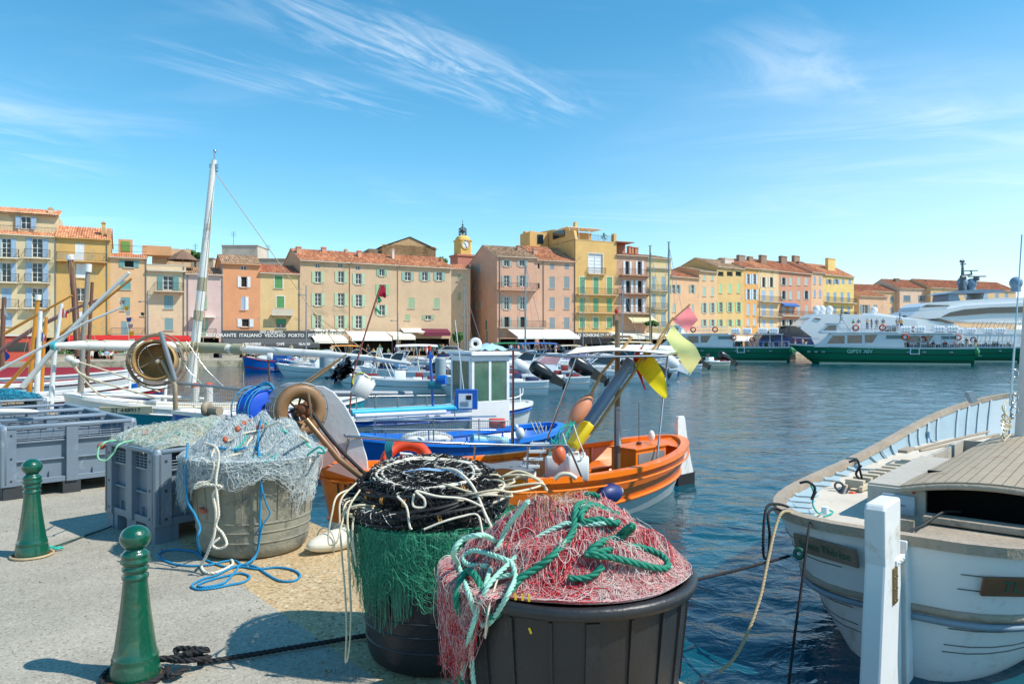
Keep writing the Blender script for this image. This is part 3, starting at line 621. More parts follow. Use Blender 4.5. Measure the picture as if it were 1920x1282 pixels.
def sidewin(b, px, py, w, h, m):
 d = b.d; r = (px-CX)/F; n = Vector((-d.y, d.x)); v = (r*b.A[1]-b.A[0])/(n.x-r*n.y); Y = b.A[1]+n.y*v; z = E-(py-CY)/F*Y-b.z0
 mb = MB(); mb.box((-.03, v, z), (.08, w+.16, h+.16), 0); mb.box((-.045, v, z), (.09, w, h), 1); b.part('window', mb, [b.revm, m])
for x, y, h in ((237, 415, 1.0), (197, 553, .9), (243, 687, 1.1), (203, 697, 1.0)): sidewin(b, 840+x/4, 400+y/4, .9, h, shutmat('9aa39a'))
sidewin(b, 840+290/4, 400+838/4, .6, 1.5, shutmat('3f6b52')); sidewin(b, 840+295/4, 400+930/4, .9, 2.2, shutmat('8a8f88'))
b.chimney(516, 536, 240, 4, col='c98a70'); b.chimney(636, 668, 262, 2.5, col='d9a086')
c = Bld('town_house', 'pink house annexe with closed grey shutters, left of the tall golden house', b.Bp, DP, 1079, 489, 464, 'e6ad8c', tile=TILE, Z=Z3, shut='8e9a9c', depth=12)
c.win(673, 375, 688, 415, 'd', sill=False); c.win(675, 522, 688, 565, 'd', sill=False)
for cx_ in (781, 890):
 c.win(cx_-16, 378, cx_+16, 420, 'c', sill=False); c.win(cx_-20, 474, cx_+20, 562, 'c'); c.win(cx_-20, 628, cx_+20, 717, 'c'); c.win(cx_-20, 780, cx_+20, 864, 'c')
c.pipe(715, m=mat('zinc', '8f9496')); c.finish()
DG = (.9, .43)
b = Bld('town_house', 'tall golden house with a big white studio window and green shutters', c.Bp, DG, 1156, 452, None, 'f2bd5f', roof='flat', Z=Z3, shut='6da87a', depth=13, reveal='e9c489')
b.win(1052, 300, 1160, 455, 'w', sur='f2ead8', sill=False, pane=mat('white_blind', 'e4e8ea', .5)); b.balcony(1044, 1174, 458, .5, 1.0)
for c_ in (1006, 1109, 1210): b.win(c_-19, 478, c_+19, 606, 'c', sur='f0e2c0', sill=False); b.win(c_-19, 635, c_+19, 738, 'c', sill=False); b.win(c_-19, 780, c_+19, 860, 'c', sur='f0e2c0')
b.balcony(962, 1262, 612, .7, 1.0); b.balcony(966, 1262, 748, .7, 1.0); b.pipe(950, m=mat('pipe_brown', '6d5a45')); b.finish()
mb = MB(); h = b.h; mb.prism([(0, 0, h), (0, .6, h+1.6), (0, 8, h+2.7), (0, 13.2, h+2.9), (0, 13.2, h)], (.5, 0, 0))
mb.box((b.W-.25, .4, h+.7), (.5, .8, 1.5)); mb.box((b.W/2, 9.5, h+1.2), (b.W-1.2, 5, 2.4)); mb.box((-1.9, 11, h/2+1.1), (3.6, 3.8, h+2.4)); mb.box((-3.2, 11.6, h/2+1.3), (.7, 1, h+2.7)); mb.box((-2.3, 11.2, h/2+1.3), (.8, 1, h+2.8)); b.part('roof_storey', mb, b.wallm)
mb = MB(); mb.box((-1.7, 9.06, h+1.1), (1.1, .1, 1.6)); b.part('window', mb, GLASS); mb = MB(); mb.box((-.1, 5.5, h+1.55), (.1, 4, 1.2)); b.part('window', mb, GLASS); b.rail(.6, b.W-.6, h+.05, -.4, 1.0)
mb = MB(); mb.box((b.W/2+.2, 5.5, h+2.7), (b.W-1, 3.4, .08)); [mb.box((x, 4, h+1.3), (.08, .08, 2.8)) for x in (1.2, 3, 5, b.W-.9)]; b.part('pergola', mb, WHITE)
mb = MB(); mb.prism([(3.8, 7, h), (4.9, 7, h), (4.5, 7, h+4.2), (4.1, 7, h+4.2)], (0, .8, 0)); b.part('chimney', mb, b.wallm)
pt = thing('potted_palm', 'small potted palm on the roof terrace of the golden house', 'plant', b.o.matrix_basis @ Vector((b.W-1.7, 1.2, b.h-.5)))
mb = MB(); mb.lathe([(.25, 0), (.32, .5), (0, .5)], n=12); mb.build('pot', plaster('b46a48'), pt); mb = MB(); mb.tube([(0, 0, .5), (0, 0, 1.5)], .06); mb.build('trunk', mat('bark', '6b5a46', .9), pt)
mb = MB()
for k in range(22):
 a = rad(360*k/22+random.uniform(-8, 8)); r = random.uniform(.5, .8); zt = random.uniform(1.3, 2.2); pts = [(0, 0, 1.5), (r*.5*math.cos(a), r*.5*math.sin(a), zt), (r*math.cos(a), r*math.sin(a), zt-.35)]
 t = Vector((-math.sin(a), math.cos(a), 0))*.05; mb.loft([[Vector(p)-t*w, Vector(p)+t*w] for p, w in zip(curve_pts(pts, 4), [1]*9)])
mb.build('fronds', mat('palm_leaf', '4f7a3a', .6, var=.3), pt)
b = Bld('town_house', 'dusty pink house with white shutters, three balconies and a beige awning', b.Bp, DG, 1214.5, 480, 475, 'd9a384', tile=TILE3, Z=Z3, shut='e8eaec', depth=10)
for c_ in (1345, 1437): b.win(c_-15, 358, c_+15, 460, 'do', sill=False)
for c_ in (1352, 1440): b.win(c_-17, 502, c_+17, 600, 'do', sill=False); b.win(c_-17, 636, c_+17, 742, 'do', sill=False)
b.balcony(1285, 1500, 468, .9, 1.0, mat_=plaster('c9906e')); b.balcony(1285, 1502, 606, 1.0, 1.0, mat_=plaster('b9846a')); b.balcony(1270, 1518, 752, 1.2, 1.0, mat_=plaster('d9b8a0')); b.finish()
mb = MB(); (u0, z), (u1, _) = b.q(1330, 762), b.q(1520, 762); mb.prism([(u0, -.1, z), (u0, -2.0, z-1.1), (u0, -2.0, z-1.35), (u0, -.1, z-.1)], (u1-u0, 0, 0)); b.part('awning', mb, mat('awning_beige', 'd9c79a', .9))
mb = MB(); mb.box((1.6, 3.5, b.h+1.3), (3, 3, 1.8)); mb.box((1.6, 1.9, b.h+2.25), (3.6, 4.5, .12)); b.part('roof_hut', mb, plaster('b9694a'))
for x0, x1, yt in ((1272, 1292, 228), (1350, 1365, 245), (1395, 1420, 255), (1370, 1385, 250)): b.chimney(x0, x1, yt, 4.5, col='c97c4e')
b = Bld('town_house', 'pale yellow house with grey blue shutters behind the sailboat masts', b.Bp, DG, 1258, 485, 479, 'efd394', tile=TILE2, Z=Z3, shut='9fb0b4', depth=10)
for y0, y1 in ((470, 570), (605, 705), (740, 845)): b.win(1530, y0, 1556, y1, 'c', sill=False); b.win(1600, y0+5, 1632, y1+5, 'c', sill=False); b.balcony(1508, 1650, y1+10, .5, .9)
b.finish(); mb = MB(); mb.box((b.W/2, -.15, b.h-1.6), (b.W, .4, .3)); b.part('cornice', mb, b.revm)
DR = (.8, .6)
b = Bld('town_house', 'low peach house with pale shutters right of the pale yellow house', b.Bp, DR, 1311, 520, 508, 'f0b987', tile=TILE3, Z=Z3, shut='a9b9ac', depth=9)
for x in (1690, 1723, 1830): b.win(x-10, 535, x+12, 600, 'o', sill=False)
b.win(1685, 675, 1708, 740, 'c'); b.win(1825, 680, 1845, 740, 'c'); b.win(1700, 800, 1725, 850, 'c'); b.finish(); lowp = b
mb = MB(); mb.box((2.0, 9.6, b.h/2+1.8), (3, 2.6, b.h+3.2)); mb.box((4.6, 10.6, b.h/2+2.2), (2.6, 3, b.h+4)); mb.box((7.4, 11, b.h/2+2), (2.8, 4, b.h+4.4)); mb.box((-1, 11, b.h/2+2.2), (2.6, 4, b.h+5)); b.part('back_storey', mb, plaster('c9a273'))
row = [('peach house with pale green shutters, right of the low peach house', 1344, 512, 504, 'eec08c', TILE2, 'a9c0ae', [(275, 4), (318, 4)]),]
b = Bld('town_house', 'orange peach house with pale green shutters, right of the low peach house', b.Bp, DR, 1344, 510, 503, 'efbd88', tile=TILE2, Z=Z4, shut='a9c4b4', depth=9)
for c_ in (276, 318):
 b.win(c_-7, 205, c_+7, 235, 'c'); b.win(c_-8, 268, c_+8, 315, 'c'); b.win(c_-7, 350, c_+7, 402, 'o'); b.win(c_-7, 436, c_+7, 470, 'o')
b.finish()
b = Bld('town_house', 'mustard house with mint shutters under a pale flat roof', b.Bp, DR, 1394.5, 502, 487, 'e6bb6b', tile=TILE2, Z=Z4, shut='a9cf9f', depth=10)
for c_ in (360, 407, 452): b.win(c_-15, 188, c_+15, 215, 'd', sill=False); b.win(c_-8, 250, c_+8, 300, 'c'); b.win(c_-8, 347, c_+8, 398, 'o'); b.win(c_-7, 436, c_+8, 472, 'o', sill=False)
b.finish(); b.chimney(375, 420, 122, 3, col='ece0d0')
b = Bld('town_house', 'narrow deep ochre house with white and blue shutters', b.Bp, DR, 1422, 503, 486, 'eaa644', tile=TILE3, Z=Z4, shut='cfdde6', depth=11)
for c_ in (501, 534): b.win(c_-7, 202, c_+7, 255, 'o', sill=False); b.win(c_-7, 280, c_+7, 335, 'o', sill=False); b.win(c_-7, 355, c_+7, 415, 'c', col='aac2d4'); b.win(c_-7, 432, c_+7, 468, 'c', col='b4c6d0')
b.finish(); b.chimney(448, 480, 105, 4, col='8d7566'); b.chimney(500, 520, 112, 5, col='8d6a50')
b = Bld('town_house', 'cream peach house with two balcony storeys and lilac blue shutters', b.Bp, DR, 1460, 506, 488, 'f2cf95', tile=TILE, Z=Z4, shut='aebfd6', depth=11)
for c_ in (581, 621): b.win(c_-8, 218, c_+8, 272, 'do', col='e4dccb', sill=False); b.win(c_-9, 286, c_+9, 343, 'c', sill=False); b.win(c_-9, 360, c_+9, 420, 'c', sill=False); b.win(c_-8, 436, c_+8, 472, 'c', sill=False)
b.balcony(558, 660, 346, .8, 1); b.balcony(558, 660, 422, .8, 1); b.finish(); b.chimney(562, 590, 105, 4, col='8d6a50')
b = Bld('town_house', 'terracotta red house with a blue awning over its balcony', b.Bp, DR, 1521.5, 511, 490, 'd98c68', tile=TILE3, Z=Z4, shut='b6bdb8', depth=12)
for c_, k in ((684, 'do'), (721, 'c'), (762, 'c'), (800, 'c')): b.win(c_-8, 220, c_+8, 260, k)
for c_, k in ((684, 'do'), (721, 'c'), (762, 'c'), (800, 'do')): b.win(c_-8, 288, c_+8, 333, k)
for c_ in (684, 721, 762, 802): b.win(c_-8, 362, c_+8, 418, 'c', sill=False); b.win(c_-8, 436, c_+8, 470, 'do', sill=False)
b.balcony(664, 826, 420, .8, 1)
mb = MB(); (u0, z), (u1, _) = b.q(668, 349), b.q(746, 349); mb.prism([(u0, -.02, z), (u0, -.9, z-.5), (u0, -.9, z-.75), (u0, -.02, z-.1)], (u1-u0, 0, 0)); b.part('awning', mb, mat('awning_blue', '2f63a8', .8)); b.finish()
b.chimney(665, 695, 110, 5, col='7d5a48'); b.chimney(732, 760, 108, 6, col='9a7a60'); b.chimney(755, 778, 138, 5, col='8a6a52')
b = Bld('town_house', 'slim peach house with blue shutters beside the pale yellow corner house', b.Bp, DR, 1545, 511, 492, 'f0bd90', tile=TILE3, Z=Z4, shut='8fa9c4', depth=12)
for c_ in (844, 871): b.win(c_-5, 216, c_+5, 253, 'c'); b.win(c_-5, 284, c_+5, 322, 'c')
b.finish()
b = Bld('town_house', 'pale yellow corner house with blue shutters and one tall square chimney', b.Bp, DR, 1601, 517, 497, 'f1cf6e', tile=TILE, Z=Z4, shut='8fa9c4', depth=10)
for c_, k in ((918, 'o'), (955, 'o'), (990, 'c'), (1024, 'c')): b.win(c_-7, 228, c_+7, 255, k, sill=False)
for c_ in (912, 948, 984, 1018): b.win(c_-7, 296, c_+7, 345, 'c', sill=False); b.win(c_-7, 370, c_+7, 418, 'c', sill=False)
b.balcony(895, 1045, 350, .8, 1); b.balcony(895, 1045, 420, .8, 1); b.finish(); b.chimney(905, 943, 122, 2.5)
cb = b
b = Bld('town_house', 'low peach house behind the green ferry with an orange tiled roof', (P(1611, 0, 172).x, 172), (1, .45), 1664, 556, 546, 'f0bd95', tile=TILE, Z=Z4, shut='8fa3a8', depth=9, store=False, group='houses behind the yachts')
b.win(1090, 360, 1115, 405, 'o'); b.win(1145, 360, 1165, 400, 'c'); b.finish()
b = Bld('town_house', 'long peach house with a mottled brick coloured roof behind the low peach house', (P(1605, 0, 186).x, 186), (1, .4), 1687, 546, 534, 'edc28f', tile=TILE3, Z=Z4, shut='8f9aa0', depth=9, store=False, group='houses behind the yachts')
b.win(1232, 318, 1250, 348, 'c'); b.win(1232, 374, 1250, 404, 'c'); b.win(1180, 374, 1196, 404, 'c'); b.finish()
b = Bld('town_house', 'pale rose house with dark blue shutters behind the white superyacht', (P(1687, 0, 190).x, 190), (1, .4), 1745, 541, 525, 'edc9ae', tile=TILE3, Z=Z4, shut='7f93a6', depth=11, store=False, group='houses behind the yachts')
b.win(1300, 312, 1336, 342, 'c', col='6f8494'); b.win(1386, 312, 1402, 342, 'o'); b.win(1308, 368, 1330, 418, 'c'); b.finish(); b.chimney(1254, 1275, 225, 4, col='6d5c50'); b.chimney(1375, 1398, 228, 4, col='6d5c50')
b = Bld('town_house', 'long cream house with recessed window bays behind the superyacht mast', (P(1745, 0, 192).x, 192), (1, .4), 1905, 542, 527, 'e9c08a', tile=TILE3, Z=Z4, shut='8fa9b4', depth=11, store=False, group='houses behind the yachts')
for x in (1462, 1512, 1560, 1620, 1668, 1720, 1780, 1830): b.win(x-9, 297, x+9, 326, 'c', sill=False); b.win(x-9, 352, x+9, 380, 'c', sill=False)
b.finish(); b.chimney(1412, 1425, 235, 4, col='6d5c50')
from mathutils.bvhtree import BVHTree
# ================================================================ foreground on the quay
GREENP = mat('green_enamel', '06503b', .28, var=.1, scale=6, coat=.6, dirt='6d4026', dirt_amt=.19, dirt_scale=6, bump=.35, bscale=22)
RUST = mat('rust', '7d452a', .85, var=.3, scale=20)
def rope_mb(mb, pts, r, m=0, pitch=None, n=5, closed=False):
 """three-strand laid rope along pts"""
 pts = [Vector(p) for p in pts]; pitch = pitch or r*7; out = []
 L = [0]
 for a, b in zip(pts, pts[1:]): L.append(L[-1]+(b-a).length)
 step = pitch/7; k = max(2, int(L[-1]/step)); j = 0; c = []
 for i in range(k+1):
  d = L[-1]*i/k
  while j < len(L)-2 and L[j+1] < d: j += 1
  f = (d-L[j])/max(1e-9, L[j+1]-L[j]); c.append(pts[j].lerp(pts[j+1], min(1, max(0, f))))
 t0 = (c[1]-c[0]).normalized(); x = t0.orthogonal().normalized(); fr = []
 for i, p in enumerate(c):
  t = (c[min(i+1, k)]-c[max(i-1, 0)]).normalized() if (c[min(i+1, k)]-c[max(i-1, 0)]).length > 1e-9 else t0
  x = (x-t*x.dot(t)); x = x.normalized() if x.length > 1e-6 else t.orthogonal().normalized(); fr.append((p, x.copy(), t.cross(x)))
 for s in range(3):
  mb.tube([p+(x*math.cos(2*math.pi*(s/3+i*step/pitch))+y*math.sin(2*math.pi*(s/3+i*step/pitch)))*r*.5 for i, (p, x, y) in enumerate(fr)], r*.56, n, m)
 return mb
def bollard(label, x, y, dz=0):
 o = thing('bollard', label, 'bollard', (x, y, QZ), random.random(), 'green bollards on the quay'); mb = MB()
 body = [(.118, 0), (.122, .012), (.119, .03), (.113, .085), (.108, .1), (.112, .108), (.108, .118), (.098, .15), (.083, .26), (.070, .36), (.061, .45), (.057, .50)]
 n = 32; secs = []
 for r, z in body:
  fl = .94 if .11 < z < .49 else 1
  secs.append([Vector(((r*(fl if (j % 8 == 0) else 1))*math.cos(2*math.pi*j/n), (r*(fl if (j % 8 == 0) else 1))*math.sin(2*math.pi*j/n), z)) for j in range(n)])
 mb.loft(secs, closed=True)
 mb.lathe([(.057, .5), (.063, .505), (.063, .52), (.055, .527), (.055, .54), (.063, .546), (.064, .56), (.056, .566), (.058, .575), (.07, .585), (.072, .597), (.062, .607), (.068, .617), (.07, .628), (.055, .64), (.046, .65), (.045, .655)], n=32)
 mb.build('post', GREENP, o)
 mb = MB(); mb.ball((0, 0, .708), (.074, .074, .064), 32); mb.build('ball_top', GREENP, o)
 mb = MB(); mb.lathe([(.118, 0), (.136, .001), (.134, .012), (.12, .016)], n=24); mb.build('base_ring', RUST, o)
 return o
p = G(250, 1272, QZ); bollard('large green bollard in front, with a black rope round its foot', p.x, p.y+.02)
p = G(57, 1043, QZ); bollard('smaller looking green bollard further back, with a thin pale rope at its foot', p.x, p.y+.02)
BOXM = mat('grey_plastic', '6f7e8b', .42, var=.07, scale=2, dirt='a9b3bb', dirt_amt=.12, dirt_scale=3, bump=.08, bscale=60)
BOXD = mat('grey_plastic_rim', '788896', .4, var=.05, scale=2)
SCUFF = mat('black_plastic_feet', '33373a', .6, var=.15)
def pallet_box(label, c, rz, w=1.2, d=1.0, h=.79, z=QZ, group='grey plastic pallet boxes', foot=SCUFF):
 o = thing('pallet_box', label, 'crate', (c[0], c[1], z), rz, group)
 fb = .14
 body = MB(); rim = MB(); t = .04
 def side(L, R, off):
  def bx(cx, cy, cz, sx, sy, sz, m=0, mm=body): mm.box(R @ Vector((cx, cy, cz))+off, (sx, sy, sz), m, R=R)
  bx(0, .035, (fb+h-.1)/2-.02, L-.08, .012, h-fb-.16)                       # recessed sheet
  cols = [(-L/2+.07, .14), (0, .12), (L/2-.07, .14)]
  for cx, ww in cols: bx(cx, .0, (fb+h-.035)/2, ww, .07, h-.035-fb)
  gaps = [(-L/2+.14, -.06), (.06, L/2-.14)]
  for a, b in gaps:
   g = b-a; cx = (a+b)/2
   bx(cx, .008, fb+.03, g, .05, .06); bx(cx, .012, fb+.26, g, .035, .016); bx(cx, .012, h-.185, g, .04, .02)
   for q in range(4): bx(cx, .014, h-.16+.026*q, g, .028, .008)
   for q in range(1, 4): bx(a+g*q/4, .0145, h-.115, .008, .027, .12)
   for q in range(1, 3): bx(a+g*q/3, .016, fb+.09, .01, .03, .07)
   bx(cx+.1*g, .020, (fb+h)/2, .010, .018, .30) if L > 1.1 and False else None
  for cx, ww in ((-L/2+.09, .03), (L/2-.09, .03)):
   for zz_ in (fb+.06, fb+.30, h-.10):
    b_ = MB(); rim.disc(R @ Vector((cx, -.0375, zz_))+off, .013, R @ Vector((0, -1, 0)), 10, 1)
  rim.rbox(R @ Vector((0, .0, h-.017))+off, (L-.1, .085, .035), .01, 0, R=R, n=1)
  for cx, ww in ((-L/2+.11, .2), (0, .18), (L/2-.11, .2)):
   ft = MB(); bx(cx, .05, fb/2, ww, .12, fb, mm=ft); ft.build('foot', foot, o)
 for ang, L, dd in ((0, w, d), (180, w, d), (90, d, w), (270, d, w)):
  R = Matrix.Rotation(rad(ang), 3, 'Z'); side(L-.01, R, R @ Vector((0, -dd/2+.035, 0)))
 for sx in (-1, 1):
  for sy in (-1, 1): rim.rbox((sx*(w/2-.045), sy*(d/2-.045), (fb+h)/2+.003), (.09, .09, h-fb), .035, 0, n=4)
 body.box((0, 0, fb+.02), (w-.12, d-.12, .03))
 body.build('body', [BOXM], o, bevel=.004); rim.build('rim', [BOXD, SCUFF], o);
 return o
ang = math.atan2(.67, -.81)
cA = Vector((-2.99, 6.25)); vL = Vector((-.77, .64)).normalized(); vR = Vector((vL.y, -vL.x))
c = cA+vL*.5+vR*.6; pallet_box('grey pallet box heaped with pale net, standing alone beside the dirty tub', c, math.atan2(vR.y, vR.x), foot=BOXM)
NB = (c, vL, vR)
q0 = Vector((-4.47, 8.9)); dl_ = Vector((-.72, -.69)).normalized(); dp_ = Vector((-.69, .72)).normalized()
for k, (lb, off, zz_) in enumerate((('grey pallet box at the front of the row on the left', 0, 0), ('grey pallet box second in the row on the left', 1.03, 0), ('grey pallet box third in the row on the left', 2.06, 0), ('grey pallet box farthest back in the row, filled with turquoise net', 4.4, .0))):
 c = q0+dl_*.68+dp_*(.5+off); pallet_box(lb, c, math.atan2(-dl_.y, -dl_.x), w=1.36, d=1.0)
BX4 = c
white = MB(); p = P(20, 768, 8.9); white.ball((p.x, p.y, p.z-.02), (.34, .09, .035), 16); tag(white.build('fender', mat('fender_white', 'e4e2dc', .5)), 'long white fender lying across the second grey box of the row', 'fender')
TUBM = mat('black_tub_plastic', '26272a', .42, var=.2, scale=5, dirt='66645c', dirt_amt=.16, dirt_scale=4, bump=.15, bscale=40)
TUBG = mat('mud_caked_tub', '8b8776', .85, var=.18, scale=3, dirt='4b4d4a', dirt_amt=.34, dirt_scale=3.2, bump=.5, bscale=14)
def tub(label, cx, cy, R, rb, h, m, ribs=20, rimm=None, bands=True):
 o = thing('tub', label, 'tub', (cx, cy, QZ), 0, 'round plastic tubs on the quay'); n = 96
 def rr(z): return rb+(R-.03-rb)*(z/h)**.8 if z > .0 else rb
 mb = MB(); prof = [(rb-.09, 0.001), (rb-.04, .005), (rb-.01, .03)]+[(rr(z), z) for z in np.linspace(.08, h-.03, 12)]
 mb.lathe(prof, n=n)
 if bands:
  for z in (.14, .22, .29): mb.lathe([(rr(z)-.003, z-.008), (rr(z)+.006, z-.004), (rr(z)+.006, z+.004), (rr(z)-.003, z+.008)], n=n)
 for k in range(ribs):
  a = 2*math.pi*(k+.3)/ribs; z0, z1 = .32, h-.06
  if k % 3 == 0: z0 = .30
  p0 = Vector((rr(z0)*math.cos(a), rr(z0)*math.sin(a), z0)); p1 = Vector(((rr(z1)+.004)*math.cos(a), (rr(z1)+.004)*math.sin(a), z1))
  mb.bar(p0, p1, .012 if k % 3 else .05, .014, up=(math.cos(a), math.sin(a), .2))
 inner = [(rr(z)-.012, z) for z in np.linspace(h-.01, .05, 6)]+[(0, .05)]
 mb.lathe(inner, n=n); mb.build('body', m, o)
 mb = MB(); e = .022; mb.lathe([(R-.035, h-.045), (R+.002, h-.045), (R+.008, h-.03), (R+.008, h-.012), (R, h-.002), (R-.012, h+.002), (R-.03, h), (R-.045, h-.012), (R-.045, h-.04)], n=n); mb.build('rim', rimm or m, o)
 return o
T1 = (.245, 3.17, .52, .41, .75); T2 = (-.42, 4.1, .44, .36, .75); T3 = (-2.14, 6.2, .525, .42, .78)
tub('big black tub in front, heaped with red and pink net', *T1, TUBM)
tub('black tub with folded traps and a green net hanging down its side', *T2, TUBM)
tub('mud caked beige tub under a pale blue net, beside the grey box', *T3, TUBG, rimm=mat('tub_rim_dirty', '4b4f50', .6, dirt='8f866c', dirt_amt=.2, dirt_scale=4))
mk = MB(); YEL = mat('yellow_mark', 'e3c51f', .6)
def on_tub(T, px, py):
 cx, cy, R, rb, h = T; d = Vector(((px-CX)/F, 1, (CY-py)/F)); o = Vector((0, 0, E)); best = None
 for i in range(600):
  p = o+d*(1.5+i*.01); z = p.z-QZ; r = R+.01 if z > h-.05 else rb+(R-.03-rb)*(max(z, .001)/h)**.8
  if math.hypot(p.x-cx, p.y-cy) < r+.004: return p
 return p
for (a, b_) in (((966, 1112), (967, 1124)), ((979, 1113), (980, 1125)), ((992, 1114), (992, 1127)), ((992, 1176), (996, 1187)), ((1007, 1187), (1009, 1200))):
 mk.bar(on_tub(T1, *a), on_tub(T1, *b_), .008, .004, up=(0, 1, 0))
tag(mk.build('paint_mark', YEL), 'yellow paint dashes on the front of the big black tub', 'paint mark')
def mono(name, h, r=.45, tr=0): return mat(name, h, r, var=.12, scale=8, spec=.6)
def unrolled(T, Hm, lump, seed, rimz=.0, reach=.62):
 """surface: unrolled plane -> world.  inside radius: a lumpy mound, outside: hanging down the tub"""
 cx, cy, R, rb, h = T; rr = np.random.RandomState(seed); k = [(rr.normal(0, 5), rr.normal(0, 5), rr.rand()*6.28) for _ in range(7)]
 def f(x, y, off):
  r = np.hypot(x, y)+1e-9; a = np.arctan2(y, x); ri = np.minimum(r, R+.012)
  xi, yi = ri*np.cos(a), ri*np.sin(a)
  l = sum(np.sin(kx*xi+ky*yi+ph) for kx, ky, ph in k)/7
  l = l+.55*(.6-np.abs(np.sin(1.6*(k[2][0]*xi+k[3][1]*yi)+3*l)))-.35*np.abs(np.sin(3*(k[4][0]*xi-k[5][1]*yi)+2*l))
  t = np.clip(ri/(R+.0), 0, 1); z = QZ+h-.05*t**3*(1-t**10)+Hm*(1-t**1.75)*(1+t*(.2*np.sin(2*a+k[0][2])+.10*np.sin(3*a+k[1][2])))+lump*l*(1-t**5)+.012
  nx = t**3; zz = z-np.maximum(0, r-R-.012)
  ri = np.where(r > R*.99, ri, ri*(1-.05*t**4)); rad_ = ri+off*np.where(r > R, 1, nx*.6)+np.where(r > R, -(r-R)*.10*0, 0)
  return np.stack([cx+rad_*np.cos(a), cy+rad_*np.sin(a), zz+off*np.where(r > R, 0, 1-.5*nx)], -1)
 return f
def curly(n, K, R, seed, step=.012, curl=.5, drape=None, start=None, straight=0, inner=0):
 rr = np.random.RandomState(seed); out = []
 a = rr.rand(n)*2*np.pi; s = R*np.sqrt(rr.rand(n)*(1-inner)+inner)
 x = s*np.cos(a); y = s*np.sin(a)
 if start is not None: x, y = start(rr, n)
 sl = .80+.26*rr.rand(n); r = np.hypot(x, y); lim = drape(np.arctan2(y, x)) if drape is not None else R; sc = np.minimum(1, lim/(r+1e-9)); x = x*sc; y = y*sc; th = rr.rand(n)*2*np.pi; kap = rr.normal(0, curl, n); P_ = np.zeros((n, K, 2))
 for i in range(K):
  P_[:, i, 0] = x; P_[:, i, 1] = y; kap = kap*.9+rr.normal(0, curl*.45, n); th = th+kap*(1-straight)
  st = step*(.7+.6*rr.rand(n)); x = x+st*np.cos(th); y = y+st*np.sin(th)
  r = np.hypot(x, y); aa = np.arctan2(y, x); lim = drape(aa) if drape is not None else np.full(n, R*1.02); lim = np.where(lim > R*1.05, np.maximum(R, lim*sl), lim)
  over = r > lim; sc = np.where(over, lim/r, 1); x = x*sc; y = y*sc; th = np.where(over, th+.9, th)
 return P_
def mound(T, fn, name, m, parent, drape=0, res=48, drapefn=None):
 cx, cy, R, rb, h = T; mb = MB(); secs = []
 for i in range(17):
  r = R*1.0*i/16*.985; a = np.linspace(0, 2*np.pi, res, endpoint=False)
  rr_ = np.maximum(r, 1e-3); secs.append([Vector(v) for v in fn(rr_*np.cos(a), rr_*np.sin(a), np.full(res, -.012))])
 mb.loft(secs, closed=True); o = mb.build(name, m, parent); return o
def bvh_of(obs):
 vs = []; fs = []
 dg = None
 for o in obs:
  M_ = o.matrix_world if o.parent is None else o.parent.matrix_basis @ o.matrix_basis; n = len(vs)
  vs += [M_ @ v.co for v in o.data.vertices]; fs += [tuple(i+n for i in p.vertices) for p in o.data.polygons]
 return BVHTree.FromPolygons(vs, fs)
def cast(bvh, px, py, off, Y=None):
 d = Vector(((px-CX)/F, 1, (CY-py)/F)).normalized(); h = bvh.ray_cast(Vector((0, 0, E)), d)
 if h[0] is None: return P(px, py, Y)
 n = h[1] if h[1].dot(d) < 0 else -h[1]
 return h[0]+n*off
def rope_on(name, label, bvh, pts, r, m, Y, off=None, cat='rope', group=None, laid=True, parent=None, n=8, wob=0):
 c = [cast(bvh, x, y, (off or r*1.1), Y) if len(q)==0 else P(x, y, q[0]) for x, y, *q in pts]
 c = curve_pts(c, n); mb = MB()
 (rope_mb(mb, c, r) if laid else mb.tube(c, r, 6)); o = mb.build(name, m, parent, fix=False)
 if not parent: tag(o, label, cat, group)
 return o
R_MINT = mat('rope_mint', '9fd0bd', .75, var=.15, scale=30); R_GREEN = mat('rope_green', '0f7b62', .7, var=.18, scale=30); R_WHITE = mat('rope_white', 'd8d0bf', .8, var=.12, scale=30)
R_BLUE = mat('rope_blue', '1a86b4', .7, var=.15, scale=30); R_BLACK = mat('rope_black', '222225', .8, var=.3, scale=40); R_TEAL = mat('rope_teal', '2fae9c', .7, var=.15, scale=30); R_TAN = mat('rope_tan', 'b39f7c', .85, var=.15, scale=30); R_NAVY = mat('rope_navy', '1c2f63', .7, var=.15); R_RED = mat('net_red', 'c9303c', .6, var=.25)
def net_thing(nm, label, T, fn, bulk, layers, drape, seed):
 o = thing(nm, label, 'fishing net', (T[0], T[1], QZ), 0); bm = mound(T, fn, 'net_bulk', bulk, None)
 base = [bm]
 for i, (m, n, K, step, curl, rad_, off0, off1, dr, st) in enumerate(layers):
  P_ = curly(n, K, T[2], seed+i, step, curl, drape=dr, start=st)
  rr = np.random.RandomState(seed+50+i); off = off0+(off1-off0)*rr.rand(n, 1)**2*(.6+.4*np.sin(np.linspace(0, 9, K)[None, :]+rr.rand(n, 1)*6))
  X = fn(P_[..., 0], P_[..., 1], off)
  s = strands('netting', X, rad_*(.55+.45*rr.rand(n)), m)
  s.parent = o; s.matrix_parent_inverse = Matrix.Translation((-T[0], -T[1], -QZ))
 bm.parent = o; bm.matrix_parent_inverse = Matrix.Translation((-T[0], -T[1], -QZ))
 return o, bm
def sect(T, deg0, deg1, L, base=.0, soft=14):
 """drape length beyond the rim for directions between deg0 and deg1"""
 R = T[2]
 def f(a):
  d = np.degrees(a) % 360; soft_ = soft; m = np.clip((d-deg0)/soft, 0, 1)*np.clip((deg1-d)/soft, 0, 1)
  return R*.985+base+m*L*(.72+.28*np.sin(5*a+1)*np.cos(3*a))
 return f
